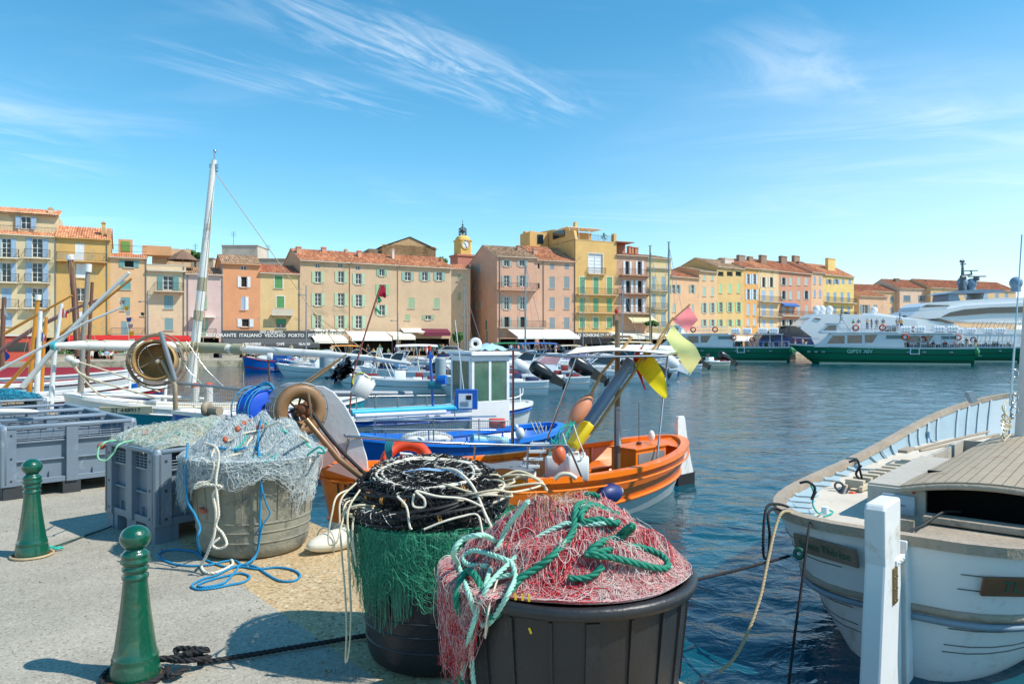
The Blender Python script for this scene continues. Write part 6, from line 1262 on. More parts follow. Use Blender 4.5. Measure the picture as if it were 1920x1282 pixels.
hull_text(wb, 'TL', 1892, 1096, .13, LG, mat('name_board_wood2', '6e4a30', .7, var=.2, scale=6), .42, .16)
CH = mat('cabin_paint', 'b9b2a4', .7, var=.1, scale=2, dirt='8d8270', dirt_amt=.3, dirt_scale=4, bump=.3)
x0, x1, hw = 1.55, 5.6, .62
mb = MB(); z0, z1 = .93, 1.26
mb.prism([WP(x0, hw, z0), WP(x1, hw*.8, z0), WP(x1, hw*.8, z1+.06), WP(x0, hw, z1)], -wn_*.05); mb.prism([WP(x0, -hw-.5, z0), WP(x1, -hw*.8, z0), WP(x1, -hw*.8, z1+.06), WP(x0, -hw-.5, z1)], wn_*.05); mb.box(WP(x0+1.2, .42, z1+.004), (2.3, .42, .03), R=Rw)
mb.prism([WP(x0+.002, hw-.05, z0), WP(x0+.002, .10, z0), WP(x0+.002, .10, z1), WP(x0+.002, hw-.05, z1)], wd*.05); mb.prism([WP(x1, hw*.8, z0), WP(x1, -hw*.8, z0), WP(x1, -hw*.8, z1+.06), WP(x1, hw*.8, z1+.06)], wd*.05)
mb.prism([WP(x0, .10, z0), WP(x0, -hw-.45, z0), WP(x0, -hw-.45, z0+.12), WP(x0, .10, z0+.12)], wd*.04)
wpart('cabin', mb, CH, wb)
mb = MB(); secs = []
for a in np.linspace(x0-.18, x1+.1, 12):
 t = (a-x0)/(x1-x0); h_ = hw*(1-.2*max(0, t))+.06; secs.append([WP(a, .26-.78+.80*(1-.2*max(0, t))*(1-2*k/10), z1+.06*t+.03+.11*(1-(1-2*k/10)**2)) for k in range(11)])
mb.loft(secs); top = [[v+Vector((0, 0, .035)) for v in s_] for s_ in secs]; mb.loft(top); mb.loft([secs[0], top[0]], m=1, sm=False)
DK = bpy.data.materials.new('teak_planks');
def planks():
 m = mat('teak_roof', 'aa9a82', .75, var=.12, scale=4, dirt='8a6a45', dirt_amt=.25, dirt_scale=5, bump=.3); nt = m.node_tree; L_ = nt.links.new; b = nt.nodes['Principled BSDF']; src = b.inputs['Base Color'].links[0].from_socket
 tc = N(nt, 'ShaderNodeTexCoord'); mp = N(nt, 'ShaderNodeMapping'); mp.inputs['Rotation'].default_value = (0, 0, -math.atan2(wd.y, wd.x)); L_(tc.outputs['Object'], mp.inputs[0]); sp = N(nt, 'ShaderNodeSeparateXYZ'); L_(mp.outputs[0], sp.inputs[0])
 fr = math_node(nt, 'FRACT', math_node(nt, 'MULTIPLY', sp.outputs[1], 11)); ln = math_node(nt, 'LESS_THAN', fr, .07)
 mx = N(nt, 'ShaderNodeMixRGB'); L_(ln, mx.inputs[0]); L_(src, mx.inputs[1]); mx.inputs[2].default_value = (.05, .04, .03, 1); L_(mx.outputs[0], b.inputs['Base Color']); return m
TEAK = planks(); bpy.data.materials.remove(DK); wpart('cabin_roof', mb, [TEAK, WOODG], wb, fix=False)
mb = MB(); mb.tube([WP(x0-.19, -.52+.80*(1-2*k/10), z1+.02+.11*(1-(1-2*k/10)**2)) for k in range(11)], .03, 6); wpart('roof_beam', mb, WOODG, wb)
mb = MB(); mb.box(WP(x0+.6, -.5, z0+.2), (.02, 1.4, .5), R=Rw); wpart('opening_shade_panel', mb, mat('cabin_shade_paint', '0c0d10', .9), wb)  # near-black sheet standing in for the shade inside the cabin opening
mb = MB(); mb.rbox(WP(x0-.03, .33, 1.11), (.03, .30, .19), .014, R=Rw); gm = wpart('instrument_cover', mb, mat('cover_grey', 'b4bec6', .5), wb)
t = text('GARMIN', .035, mat('ink_grey', '5b6670', .6), None, frame_at(WP(x0-.047, .33, 1.105), -wn_, (0, 0, 1)), depth=.001); t.parent = wb; t.matrix_parent_inverse = wb.matrix_basis.inverted()
mb = MB(); mb.ball(WP(x0-.01, .2, 1.24), .016, 8); wpart('red_light', mb, P_RED, wb)
mb = MB(); mb.box(WP(.95, -.55, 1.0), (.75, 1.15, .05), R=Rw); mb.box(WP(.95, -.55, .95), (.68, 1.08, .1), R=Rw); mb.box(WP(1.28, -.55, 1.07), (.20, 1.2, .06), R=Rw); wpart('hatch', mb, WOODG, wb, bevel=.01)
mb = MB(); mb.box(WP(1.1, .3, 1.0), (.05, .4, .12), R=Rw); wpart('coaming', mb, WOODG, wb)
mb = MB(); mb.tube(curve_pts([WP(.5, .1, 1.0), WP(.8, .05, 1.04), WP(1.0, 0, 1.06), WP(1.25, -.1, 1.14), WP(1.5, -.2, 1.12)], 5), .012, 6); tag(mb.build('cable', mat('cable_black', '1c1d20', .6)), 'black cable lying over the grey hatch of the white boat', 'cable')
mb = MB()
for k in range(9): mb.box(WP(2.9+.26*k, 1.12-.015*k, 1.02), (.10, .2, .09), R=Rw)
mb.box(WP(3.95, 1.02, .985), (2.4, .04, .05), R=Rw); mb.box(WP(3.95, 1.2, .985), (2.4, .04, .05), R=Rw); tag(mb.build('wooden_rack', mat('rack_wood', 'cdbfa6', .7, var=.1)), 'long notched wooden rack on the port side deck of the white boat', 'rack')
mb = MB(); mb.tube([WP(5.6, 1.0, 1.12), WP(7.7, .3, 1.22)], .02, 6); mb.tube([WP(5.7, 1.1, 1.12), WP(7.7, .45, 1.25)], .02, 6); mb.box(WP(5.5, 1.15, 1.13), (.5, .12, .04), R=Rw); tag(mb.build('oar', WOODG), 'pair of grey wooden oars beside the mast of the white boat', 'oar')
m0 = P(1911, 820, 9.8); mb = MB(); mtp = Vector((m0.x+.52, m0.y, 9.0)); m0.z = .9; mb.tube([m0, mtp], [.085, .06], 14); wpart('mast', mb, paint('mast_white', 'cfcdc8', .6, dirt='94908a', amt=.3), wb)
for lb, a, b in (('wire', P(1897, 740, 9.6), P(1916, 440, 9.8)), ('wire', P(1893, 760, 9.5), P(1908, 560, 9.7))): mb = MB(); mb.tube([a, b], .008, 5); wpart('rigging_wire', mb, STEEL, wb)
for y in (745, 700, 770): mb = MB(); mb.torus(P(1902, y, 9.68), .05, .012, (0, 1, 0), 14, 5); mb.ball(P(1897, y+12, 9.68), .03, 8); wpart('block', mb, STEEL, wb)
mb = MB(); rr = np.random.RandomState(21)
for k in range(9): mb.tube(curve_pts([P(1890+rr.normal(0, 4), 750+12*k, 9.5), P(1880+rr.normal(0, 5), 765+8*k, 9.4), P(1892+rr.normal(0, 4), 790+3*k, 9.5)], 4), .010, 5)
tag(mb.build('rope', R_CREAM, fix=False), 'pale ropes belayed at the foot of the white boat mast', 'rope')
mb = MB(); sp = P(1822, 745, 12.9); mb.prism([P(1815, 735, 12.9), P(1826, 733, 12.9), P(1834, 752, 12.9), P(1824, 756, 12.9)], (0, .12, 0)); wpart('bollard_post', mb, MATS['rail_greyblue'], wb)
pg = P(1598, 928, 8.7); mb = MB(); mb.ball(pg, (.06, .06, .045), 10); mb.ball(pg+Vector((.08, .05, -.01)), (.05, .04, .04), 10); tag(mb.build('float', mat('float_bright', 'e0501c', .5)), 'bright orange float lying on the deck of the white boat', 'float')
mb = MB(); mb.tube([pg+Vector((-.15, -.05, -.03)), pg+Vector((-.06, .06, .06))], .045, 8); mb.torus(pg+Vector((-.1, .12, .08)), .05, .014, (0, -1, .5), 14, 6); tag(mb.build('bucket', mat('bucket_dark', '3d4347', .5)), 'dark tin bucket beside the orange float on the white boat', 'bucket')
mb = MB(); mb.tube([pg+Vector((.18, .1, -.04)), pg+Vector((.25, .25, .06))], .05, 8); tag(mb.build('bottle', mat('bottle_green', '2f7a5c', .3)), 'dark green bottle right of the orange float on the white boat', 'bottle')
for lb, pts, r, m in (('turquoise rope hanging inside the port bulwark of the white boat', [(1520, 908, 7.6), (1526, 925, 7.6), (1524, 945, 7.6), (1535, 962, 7.5), (1548, 955, 7.6), (1562, 960, 7.6), (1545, 968, 7.5)], .009, R_TEAL), ('black rope lashed over the port rail of the white boat, nearer one', [(1500, 905, 7.5), (1515, 903, 7.45), (1528, 915, 7.5), (1522, 935, 7.55), (1530, 920, 7.55)], .014, R_BLACK), ('black rope lashed over the port rail of the white boat, farther one', [(1592, 866, 8.9), (1607, 862, 8.9), (1612, 880, 9), (1616, 900, 9), (1605, 888, 9), (1615, 872, 9)], .014, R_BLACK)):
 mb = MB(); mb.tube(curve_pts([P(*v) for v in pts], 5), r, 6); tag(mb.build('rope', m, fix=False), lb, 'rope')
for lb, pts, r, m, laid in (('doubled black rope hanging outside the port quarter of the white boat', [(1478, 950, 6.9), (1460, 945, 6.75), (1440, 948, 6.6), (1433, 975, 6.5), (1431, 1020, 6.45), (1433, 1045, 6.45), (1441, 1040, 6.45), (1443, 1000, 6.5), (1440, 965, 6.55), (1452, 953, 6.7), (1472, 960, 6.85)], .013, R_BLACK, 1),
 ('tan rope from the port quarter of the white boat down into the water', [(1490, 962, 6.8), (1468, 960, 6.6), (1455, 985, 6.5), (1440, 1050, 6.3), (1425, 1120, 6.1), (1400, 1190, 5.95), (1375, 1235, 5.9), (1348, 1260, 5.9)], .014, R_TAN, 1),
 ('black hose from the deck of the white boat down into the water', [(1538, 972, 6.75), (1522, 975, 6.5), (1515, 1000, 6.35), (1508, 1060, 6.2), (1500, 1120, 6.1), (1490, 1190, 6.0), (1478, 1290, 5.9)], .011, R_BLACK, 0)):
 mb = MB(); c = curve_pts([P(*v) for v in pts], 8); (rope_mb(mb, c, r) if laid else mb.tube(c, r, 7)); tag(mb.build('rope', m, fix=False), lb, 'rope')
mb = MB(); mb.torus(P(1498, 1037, 6.3), .035, .018, (-.6, -.7, .2), 16, 7); wpart('fairlead', mb, LG, wb)
mb = MB(); p_ = P(1547, 962, 6.9); mb.tube([p_, p_+Vector((0, 0, .06))], .035, 8); wpart('bitt', mb, P_WHITE, wb)
# ================================================================ other boats in the harbour
def motor_label(k): return k
def bands_of(*cols): return list(cols)
CLEARG = mat('tinted_perspex', '2b3336', .08, var=.2, spec=.8); GREENG = mat('green_glass', '4f6f5c', .1, var=.3, scale=2, spec=.7)
bl, L = boat_thing('fishing_boat', 'bright blue open boat between the orange boat and the white cabin boat', (1.1, 18.2), (-3.2, 13.9))
make_hull(bl, L, 2.0, (.68, .60, .95), [(0, .5, P_BLUE), (.5, 1, P_BLUE)], cap=paint('blue_cap', '1578d8'), inner=paint('blue_in', '1f6fc9'), floor_z=.2, floor=paint('blue_floor', '4f9fd8'), ribs=8, blunt=(.5, .5), cap_w=.14, cap_h=.07, beam_pow=2.3)
gb, gs = W2L(bl, (0, 0, 0)), None
mb = MB(); rr = np.random.RandomState(2)
for x0, x1, y, Y in ((700, 960, 789, 14.6), (700, 930, 806, 14.3)): mb.tube([P(x0, y-2, Y), P(x1, y, Y+1)], .014, 6)
for x, y0, y1 in ((703, 789, 846), (723, 795, 843), (804, 795, 832), (813, 785, 832), (898, 785, 826), (704+255, 783, 838)): mb.tube([P(x, y0, 14.8), P(x, y1, 14.8)], .014, 6)
wpart('rail', mb, STEEL, bl)
def mesh_panel(o, quad, nx, ny, r, m, name='rail_net', sagv=0):
 a, b, c, d = [Vector(v) for v in quad]; X = []
 for i in range(nx+1): t = i/nx; p0, p1 = a.lerp(b, t), d.lerp(c, t); X.append([list(p0.lerp(p1, k/8)) for k in range(9)])
 for j in range(ny+1): t = j/ny; p0, p1 = a.lerp(d, t), b.lerp(c, t); X.append([list(p0.lerp(p1, k/8)-Vector((0, 0, sagv*math.sin(math.pi*k/8)))) for k in range(9)])
 s = strands(name, np.array(X), r, m); s.parent = o; s.matrix_parent_inverse = o.matrix_basis.inverted(); return s
mesh_panel(bl, (P(700, 790, 14.7), P(960, 790, 15.4), P(960, 828, 15.4), P(700, 838, 14.7)), 60, 9, .0035, GALV)
mb = MB(); mb.ball(P(975, 812, 15.8), (.10, .10, .13), 12); mb.ball(P(968, 800, 15.9), (.05, .05, .06), 8); tag(mb.build('canister', CAN), 'small round white jug hanging at the stern of the blue boat', 'canister')
mb = MB(); mb.ball(P(800, 822, 15.2), (.55, .3, .16), 16); mb.ball(P(775, 826, 15.0), (.3, .2, .12), 12); tag(mb.build('sack', mat('sack_white', 'd5d8d2', .9, bump=1, bscale=12)), 'crumpled white sheet lying in the blue boat', 'sack')
mb = MB(); mb.tube([P(885, 822, 15.2), P(950, 828, 15.6)], .10, 10); tag(mb.build('fender', mat('fender_aqua', '8fc9d8', .5)), 'pale aqua fender tube lying in the blue boat', 'fender')
mb = MB()
for k in range(3): mb.tube(curve_pts([P(995+8*k, 790, 17), P(1000+9*k, 800+4*k, 17), P(1006+8*k, 812, 17), P(1012+6*k, 798, 17)], 5), .015, 5)
tag(mb.build('rope', R_CREAM, fix=False), 'cream ropes hung over the stern of the blue boat', 'rope')
mb = MB(); mb.rbox(P(932, 793, 15.6), (.34, .12, .20), .04); tag(mb.build('bag', mat('bag_red', 'd9534a', .8, bump=.5)), 'red cloth bag hung on the rail between the blue and the cabin boat', 'bag')
CS, CB = (.45, 21.0), (-7.2, 15.8)
cbt, L = boat_thing('cabin_boat', 'white cabin fishing boat with blue rail and red waterline stripe', CS, CB)
gc, _ = make_hull(cbt, L, 2.7, (1.02, .92, 1.22), [(0, .45, P_BLUE if 0 else P_WHITE), (.45, .55, P_RED), (.55, .9, P_WHITE), (.9, 1, P_BLUE)], cap=P_WHITE, inner=P_BLUE, floor_z=.3, floor=paint('deck_blue', '2f6fb0'), ribs=10, blunt=(.45, .5), stern_deck=.12, foredeck=.3, deckm=P_WHITE, strake=(.9, .03, paint('blue_strake', '2a62b0')))
def cabin():
 c = P(900, 700, 19.2); R_ = Matrix.Rotation(math.atan2(CS[1]-CB[1], CS[0]-CB[0]), 3, 'Z'); o3_ = Vector((c.x, c.y, 0)); mb = MB()
 def Lc(x, y, z): return o3_+R_ @ Vector((x, y, z))
 w, d, z0, z1 = 1.12, .98, .55, 2.36; t = .05
 def wall(A_, B_, wins):
  A_, B_ = Vector(A_), Vector(B_); n = (B_-A_); l = n.length; n.normalize(); prev = 0
  zb, zt = 1.22, 2.22
  def seg(u0, u1, a, b): p = A_+n*((u0+u1)/2); q_ = Lc(p.x, p.y, (a+b)/2); ang = R_ @ Matrix.Rotation(math.atan2(n.y, n.x), 3, 'Z'); mb.box(q_, (u1-u0, t, b-a), R=ang)
  seg(0, l, z0, zb); seg(0, l, zt, z1)
  for u0, u1 in wins+[(l, l)]:
   if u0 > prev: seg(prev, u0, zb, zt)
   prev = u1
  for u0, u1 in wins:
   p = A_+n*((u0+u1)/2); q_ = Lc(p.x, p.y, (zb+zt)/2); ang = R_ @ Matrix.Rotation(math.atan2(n.y, n.x), 3, 'Z'); g = MB(); g.box(q_, (u1-u0, .012, zt-zb), R=ang); wpart('window', g, GREENG, cbt)
   for (a, b) in ((u0, u0), (u1, u1)): g = MB()
 wall((-w/2, -d/2, 0), (w/2, -d/2, 0), [(.08, .5), (.58, 1.04)]); wall((w/2, -d/2, 0), (w/2, d/2, 0), [(.12, .56)]); wall((-w/2, d/2, 0), (w/2, d/2, 0), [(.1, .5), (.6, 1.02)]); wall((-w/2, -d/2, 0), (-w/2, d/2, 0), [(.08, .44), (.52, .9)])
 wpart('wheelhouse', mb, P_WHITE, cbt, bevel=.01)
 mb = MB(); mb.rbox(Lc(.12, 0, 2.42), (1.5, 1.25, .08), .07, R=R_); mb.tube([Lc(-.62, -.6, 2.38), Lc(.85, -.6, 2.38), Lc(.85, .6, 2.38)], .03, 6); wpart('wheelhouse_roof', mb, P_WHITE, cbt)
 mb = MB(); p_ = Lc(-.2, -.1, 2.62); mb.torus(p_+Vector((0, 0, .03)), .11, .055, (.1, -1, .1), 20, 8); mb.box(p_-Vector((0, 0, .1)), (.3, .25, .06)); wpart('horn', mb, P_WHITE, cbt)
 g = [[Lc(-.2+1.0*i/8, -.35+.7*j/6, 2.5+.16*math.sin(math.pi*min(1, i/8*1.1))*math.sin(math.pi*j/6)**.5+.03*math.sin(i*2+j*3)) for j in range(7)] for i in range(9)]
 mb = MB(); mb.loft(g); tag(mb.build('cover', mat('cover_paleblue', '9cc4cf', .8, bump=.4)), 'pale blue cloth bundled on the wheelhouse roof', 'cloth')
 mb = MB(); mb.tube([P(870, 735, 18.2), P(853, 600, 18.3)], .010, 5); wpart('aerial', mb, P_WHITE, cbt)
 mb = MB(); mb.tube([P(838, 760, 20), P(936, 766, 20), P(942, 742, 20.2)], .02, 6); mb.tube(curve_pts([P(938, 745, 20), P(960, 746, 20.6), P(978, 740, 21), P(981, 728, 21)], 5), .02, 6); mb.tube([P(975, 728, 21), P(976, 758, 21)], .02, 6); wpart('handrail', mb, P_WHITE, cbt)
 mb = MB(); b_ = P(875, 748, 17.6); mb.box(b_, (.52, .3, .46)); wpart('blue_box', mb, P_BLUE, cbt, bevel=.01); mb = MB(); mb.box(b_+Vector((-.02, -.155, -.03)), (.32, .01, .34)); mb.box(b_+Vector((.06, -.162, .05)), (.12, .01, .1), 1); [mb.box(b_+Vector((-.04, -.162, -.06-.04*k)), (.2, .01, .012), 1) for k in range(3)]; wpart('notice', mb, [P_WHITE, BLACKP], cbt)
cabin()
mb = MB(); mb.tube([P(705, 744, 16.5), P(812, 735, 18.5)][:0] or [P(620, 737, 16.3), P(772, 738, 17.4)], .07, 12); tag(mb.build('pipe', mat('pipe_grey', '7d878f', .4)), 'thick grey pipe lying along the cabin boat', 'pipe')
mb = MB(); mb.tube([P(658, 774, 15.6), P(848, 764, 17.4)], [.075, .075], 12); mb.tube([P(848, 764, 17.4), P(858, 768, 17.5)], [.08, .02], 10); tag(mb.build('tube', mat('tube_aqua', '2fa6c2', .45)), 'long turquoise tube lashed along the rail of the cabin boat', 'tube')
mb = MB(); mb.tube([P(665, 780, 15.5), P(835, 772, 17.1)], .05, 10); tag(mb.build('tube', mat('tube_palegrey', 'c5c9cc', .5)), 'pale grey tube under the long turquoise tube', 'tube')
mb = MB(); mb.tube([P(668, 786, 15.2), P(930, 780, 17.8)], .02, 6); mb.tube([P(690, 743, 16.4), P(835, 741, 17.6)], .018, 6)
for x in (668, 704, 746, 800, 852): mb.tube([P(x, 742, 16.2+(x-668)*.008), P(x+1, 788, 16.2+(x-668)*.008)], .016, 6)
wpart('rail', mb, STEEL, cbt); mesh_panel(cbt, (P(690, 745, 16.4), P(835, 743, 17.6), P(835, 765, 17.6), P(690, 768, 16.4)), 36, 6, .004, GALV)
mb = MB(); mb.tube([P(328, 717, 15.9), P(460, 730, 15.5), P(480, 733, 15.5)], .024, 8); mb.tube([P(328, 717, 15.9), P(329, 765, 15.7)], .035, 8); wpart('bow_rail', mb, ALU, cbt)
mesh_panel(cbt, (P(332, 720, 15.8), P(450, 730, 15.5), P(450, 768, 15.5), P(332, 762, 15.8)), 34, 10, .0045, mat('net_cord_beige', 'b9a989', .8))
hull_text(cbt, 'TL 862', 700, 812, .16, P_NAVY)
def roller(label, c, ax, R_, w, m, gm, n=8):
 o = thing('net_roller', label, 'net roller', c, 0); R = Vector(ax).normalized().to_track_quat('Z', 'Y').to_matrix(); ax = Vector(ax).normalized(); c = Vector(c)
 mb = MB(); mb.lathe([(.12, w/2), (R_*.9, w/2), (R_, w/2-.03), (R_*.86, w/4), (R_*.83, 0), (R_*.86, -w/4), (R_, -w/2+.03), (R_*.9, -w/2), (.12, -w/2)], c, 36, R=R); mb.lathe([(.12, w/2+.001), (.10, .0), (.12, -w/2-.001)], c, 20, R=R); wpart('drum', mb, m, o)
 mb = MB()
 for z in (-w*.62, -w*.1, w*.35, w*.62): mb.torus(c+ax*z, R_*1.12, .014, ax, 40, 5)
 for k in range(n): a = 2*math.pi*k/n; v = R @ Vector((R_*1.12*math.cos(a), R_*1.12*math.sin(a), 0)); mb.tube([c+v-ax*w*.62, c+v+ax*w*.62], .010, 5)
 wpart('cage', mb, gm, o); return o
CAGEB = mat('cage_aqua', '2a8ab5', .5)
roller('bright blue net roller with light blue wire hoops on the bow of the cabin boat', P(487, 768, 13.9), (.8, -.6, 0), .38, .42, mat('roller_blue', '0f4fc4', .45, coat=.2), CAGEB)
mb = MB()
for k in range(3): mb.tube(curve_pts([P(470, 745, 14), P(480+5*k, 725-3*k, 13.9), P(505, 722-2*k, 13.8), P(512, 730, 13.8), P(500, 740, 13.9), P(470, 733+4*k, 14)], 6), .016, 6)
tag(mb.build('hose', CAGEB, fix=False), 'looped light blue hose above the blue net roller', 'hose')
o = canister('white canister tied high on a pole beside the crumpled black plastic', P(672, 742, 12.6), .4, .85, tilt=.5);
mb = MB(); mb.disc(P(676, 714, 13.2), .13, (.1, -1, .1), 24); mb.disc(P(676, 714, 13.22), .13, (-.1, 1, -.1), 24); mb.torus(P(676, 714, 13.2), .14, .012, (.1, -1, .1), 24, 5, 1); tag(mb.build('disc_marker', [mat('disc_grey', 'b9c2c4', .4), mat('rim_yellow', 'e0d21a', .6)]), 'pale grey disc with a yellow edge behind the tied canister', 'disc')
mb = MB(); rr = np.random.RandomState(14); g = []
base = [[(612, 712), (630, 692), (650, 668)], [(622, 708), (640, 690), (660, 672)], [(628, 716), (645, 700), (662, 690)], [(640, 712), (650, 706), (660, 696)]]
for row in base: g.append([P(x, y, 12.8+rr.normal(0, .1)) for x, y in row])
rows = [curve_pts(r, 6) for r in g]; cols = [curve_pts([r[j] for r in rows], 6) for j in range(len(rows[0]))]
cols = [[v+Vector((rr.normal(0, .02), rr.normal(0, .06), rr.normal(0, .02))) for v in c] for c in cols]; mb.loft(cols, sm=False); tag(mb.build('plastic_bag', mat('bag_black', '141518', .2, var=.3, coat=.5)), 'crumpled black plastic tied to slanting poles', 'plastic sheet')
for k, (a, b, Y) in enumerate((((560, 723), (650, 664), 12.8), ((566, 726), (640, 672), 12.8), ((563, 728), (622, 688), 12.7))): mb = MB(); mb.tube([P(*a, Y), P(*b, Y)], .013, 6); tag(mb.build('pole', MATS['bamboo']), ['long thin bamboo pole slanting up to the black plastic, topmost', 'middle bamboo pole slanting up to the black plastic', 'shortest bamboo pole slanting up to the black plastic'][k], 'pole')
mb = MB(); mb.tube([P(655, 775, 13.2), P(662, 700, 13.2), P(686, 622, 13.3), P(712, 545, 13.4)], [.025, .022, .016, .010], 7); fp = mb
flag('crimson flag on a thin reddish pole above the small green flags', [(655, 775, 13.2), (662, 700, 13.2), (686, 622, 13.3), (714, 534, 13.4)], [[(715, 534, 13.4), (709, 555, 13.4)], [(722, 540, 13.38), (717, 556, 13.38)], [(725, 556, 13.36), (721, 559, 13.36)]], cloth('flag_crimson', 'b5223f'), pr=.016, pm=mat('pole_red', '8d4a3a', .6))
flag('upper small green flag below the crimson flag', [(706, 556, 13.4), (708, 570, 13.4)], [[(709, 553, 13.4), (705, 566, 13.4)], [(716, 564, 13.4), (712, 568, 13.4)]], cloth('flag_green', '11956a'))
flag('lower small green flag trailing under the crimson flag', [(703, 575, 13.4), (704, 590, 13.4)], [[(704, 575, 13.4), (704, 580, 13.4)], [(715, 588, 13.4), (711, 589, 13.4)]], cloth('flag_green', '11956a'))
o = thing('light_mast', 'blue post with a red lamp and turquoise box on the cabin boat', 'light mast', P(812, 770, 17), 0); mb = MB(); mb.tube([P(812, 765, 17), P(806, 655, 17)], .03, 8); mb.box(P(807, 668, 17), (.14, .1, .08)); wpart('post', mb, P_BLUE, o)
mb = MB(); mb.tube([P(805.5, 658, 17), P(805.2, 648, 17)], .04, 8); wpart('lamp', mb, mat('red_lamp', 'b3141c', .2), o); mb = MB(); mb.rbox(P(815, 722, 16.9), (.3, .18, .16), .03); mb.box(P(824, 714, 16.9), (.14, .1, .1)); wpart('box', mb, mat('box_turquoise', '13707c', .5), o)
mb = MB(); mb.tube([P(829, 712, 16.9)+Vector((-.08, 0, 0)), P(829, 712, 16.9)+Vector((.1, -.04, 0))], .11, 14); wpart('floodlight', mb, P_BLUE, o)
o = thing('grey_box_post', 'small grey box on a thin post near the left quay', 'post', P(506, 735, 14.5), 0); mb = MB(); mb.tube([P(507, 735, 14.5), P(503, 675, 14.5)], .018, 7); wpart('post', mb, WOODD, o); mb = MB(); mb.rbox(P(506, 668, 14.5), (.10, .08, .13), .02); wpart('box', mb, CAN, o)
TS, TB = (-4.6, 23.4), (-11.6, 19.3)
tb, L = boat_thing('sailing_boat', 'teal traditional boat with a tall white mast and a long horizontal yard', TS, TB)
make_hull(tb, L, 2.3, (1.15, .85, 1.35), [(0, .45, P_WHITE), (.45, .86, P_TEAL), (.86, 1, P_WHITE)], cap=P_WHITE, inner=P_CREAM, floor_z=.35, ribs=9, blunt=(.5, .5), foredeck=.2, deckm=P_WHITE, strake=(.86, .03, P_WHITE))
hull_text(tb, 'ST 448917', 237, 768, .16, BLACKP, mat('plate_cream', 'c9bfa0', .7), 1.25, .2)
MW = paint('mast_white2', 'dcdad3', .5, dirt='8d8a82', amt=.25)
mb = MB(); mb.tube([P(358, 725, 20.8), P(377, 545, 20.8), P(399, 320, 20.8), P(402, 300, 20.8)], [.13, .115, .085, .06], 14); wpart('mast', mb, MW, tb)
for ys, r_ in (((600, 582), .135), ((545, 520), .122)): mb = MB(); mb.tube([P(358+(y-725)*-.106, y, 20.8) for y in ys], r_, 14); wpart('mast_band', mb, mat('band_beige', 'a59f86', .7), tb)
mb = MB(); mb.tube([P(402, 302, 20.8), P(402.5, 285, 20.8)], .02, 6); mb.ball(P(402.5, 284, 20.8), .05, 8); mb.box(P(401, 312, 20.8), (.22, .1, .12)); mb.tube([P(395, 318, 20.8), P(408, 322, 20.8)], .03, 6); wpart('mast_head', mb, STEEL, tb)
yd = [P(104, 648, 18.2), P(150, 647, 18.4), P(300, 649, 19.4), P(357, 651, 20.4), P(460, 655, 19.6), P(600, 663, 19.2), P(690, 671, 19), P(770, 682, 18.8)]
mb = MB(); mb.tube(yd, [.07, .11, .13, .13, .11, .09, .07, .04], 12); wpart('yard', mb, MW, tb)
WR = mat('wrap_olive', 'a3a084', .85, bump=.3)
for a, b in ((0.0, 0),): pass
for (x0, y0, Y0), (x1, y1, Y1) in (((160, 647, 18.5), (183, 647.5, 18.65)), ((193, 647.5, 18.7), (352, 650.5, 20.2)), ((362, 651, 20.35), (428, 653.5, 19.85)), ((438, 654, 19.8), (457, 655, 19.65))): mb = MB(); mb.tube([P(x0, y0, Y0), P(x1, y1, Y1)], .142, 12); wpart('yard_wrap', mb, WR, tb)
mb = MB(); mb.tube([P(98, 648, 18.2), P(106, 648, 18.2)], .11, 12); wpart('yard_cap', mb, mat('cap_turquoise', '49a9b3', .5), tb)
mb = MB(); rr = np.random.RandomState(5)
for x in (357, 366, 457, 707): mb.torus(P(x, 651 if x < 400 else (655 if x < 500 else 673), 19.9 if x < 400 else 19.4), .15, .02, (1, 0, 0), 16, 5);
for (a, b) in ((P(405, 325, 20.8), P(590, 588, 19)), (P(590, 590, 19), P(706, 672, 18.9)), (P(402, 310, 20.8), P(377, 700, 20.6)), (P(455, 655, 19.6), P(457, 725, 19.5)), (P(590, 590, 19), P(640, 660, 18.9)), (P(368, 560, 20.7), P(372, 720, 20.5))): mb.tube([a, b], .011, 5)
mb.ball(P(591, 589, 19), .05, 8); wpart('rigging', mb, R_TAN, tb)
mb = MB(); mb.tube([P(180, 738, 19.2), P(395, 748, 20.5)], .05, 8); mb.tube([P(152, 738, 19), P(300, 745, 19.5)], .04, 8); wpart('deck_spar', mb, P_WHITE, tb)
for pts in ([(130, 672), (162, 706), (290, 745)], [(140, 676), (220, 702), (300, 735)], [(128, 675), (175, 730), (200, 745)], [(135, 670), (150, 700), (185, 718)]): mb = MB(); mb.tube(curve_pts([P(x, y, 18.3) for x, y in pts], 5), .022, 6); wpart('rope', mb, R_CREAM, tb)
mb = MB(); mb.ball(P(130, 673, 18.3), (.12, .08, .09), 10); mb.ball(P(142, 678, 18.3), (.1, .08, .07), 10); wpart('pulley', mb, MW, tb)
c = P(292, 676, 15.5); o = thing('net_reel', 'large rusty open net reel in wire hoops on two grey legs', 'net reel', c, 0); ax = Vector((.32, -.93, .06)).normalized(); R = ax.to_track_quat('Z', 'Y').to_matrix()
mb = MB(); w = .62; mb.lathe([(.38, w/2), (.42, w/2), (.38, w/4), (.37, 0), (.38, -w/4), (.42, -w/2), (.38, -w/2), (.35, 0), (.38, w/2)], c, 36, R=R); mb.lathe([(.05, -.2), (.2, -.25), (.36, -.28)], c, 36, R=R); wpart('drum', mb, mat('reel_rust', 'b08d5a', .6, var=.3, scale=3, dirt='5c4630', dirt_amt=.35, dirt_scale=4), o)
mb = MB()
for z in (-.42, -.2, 0, .2): mb.torus(c+ax*z, .52+.07*(z < -.3), .014, ax, 44, 5)
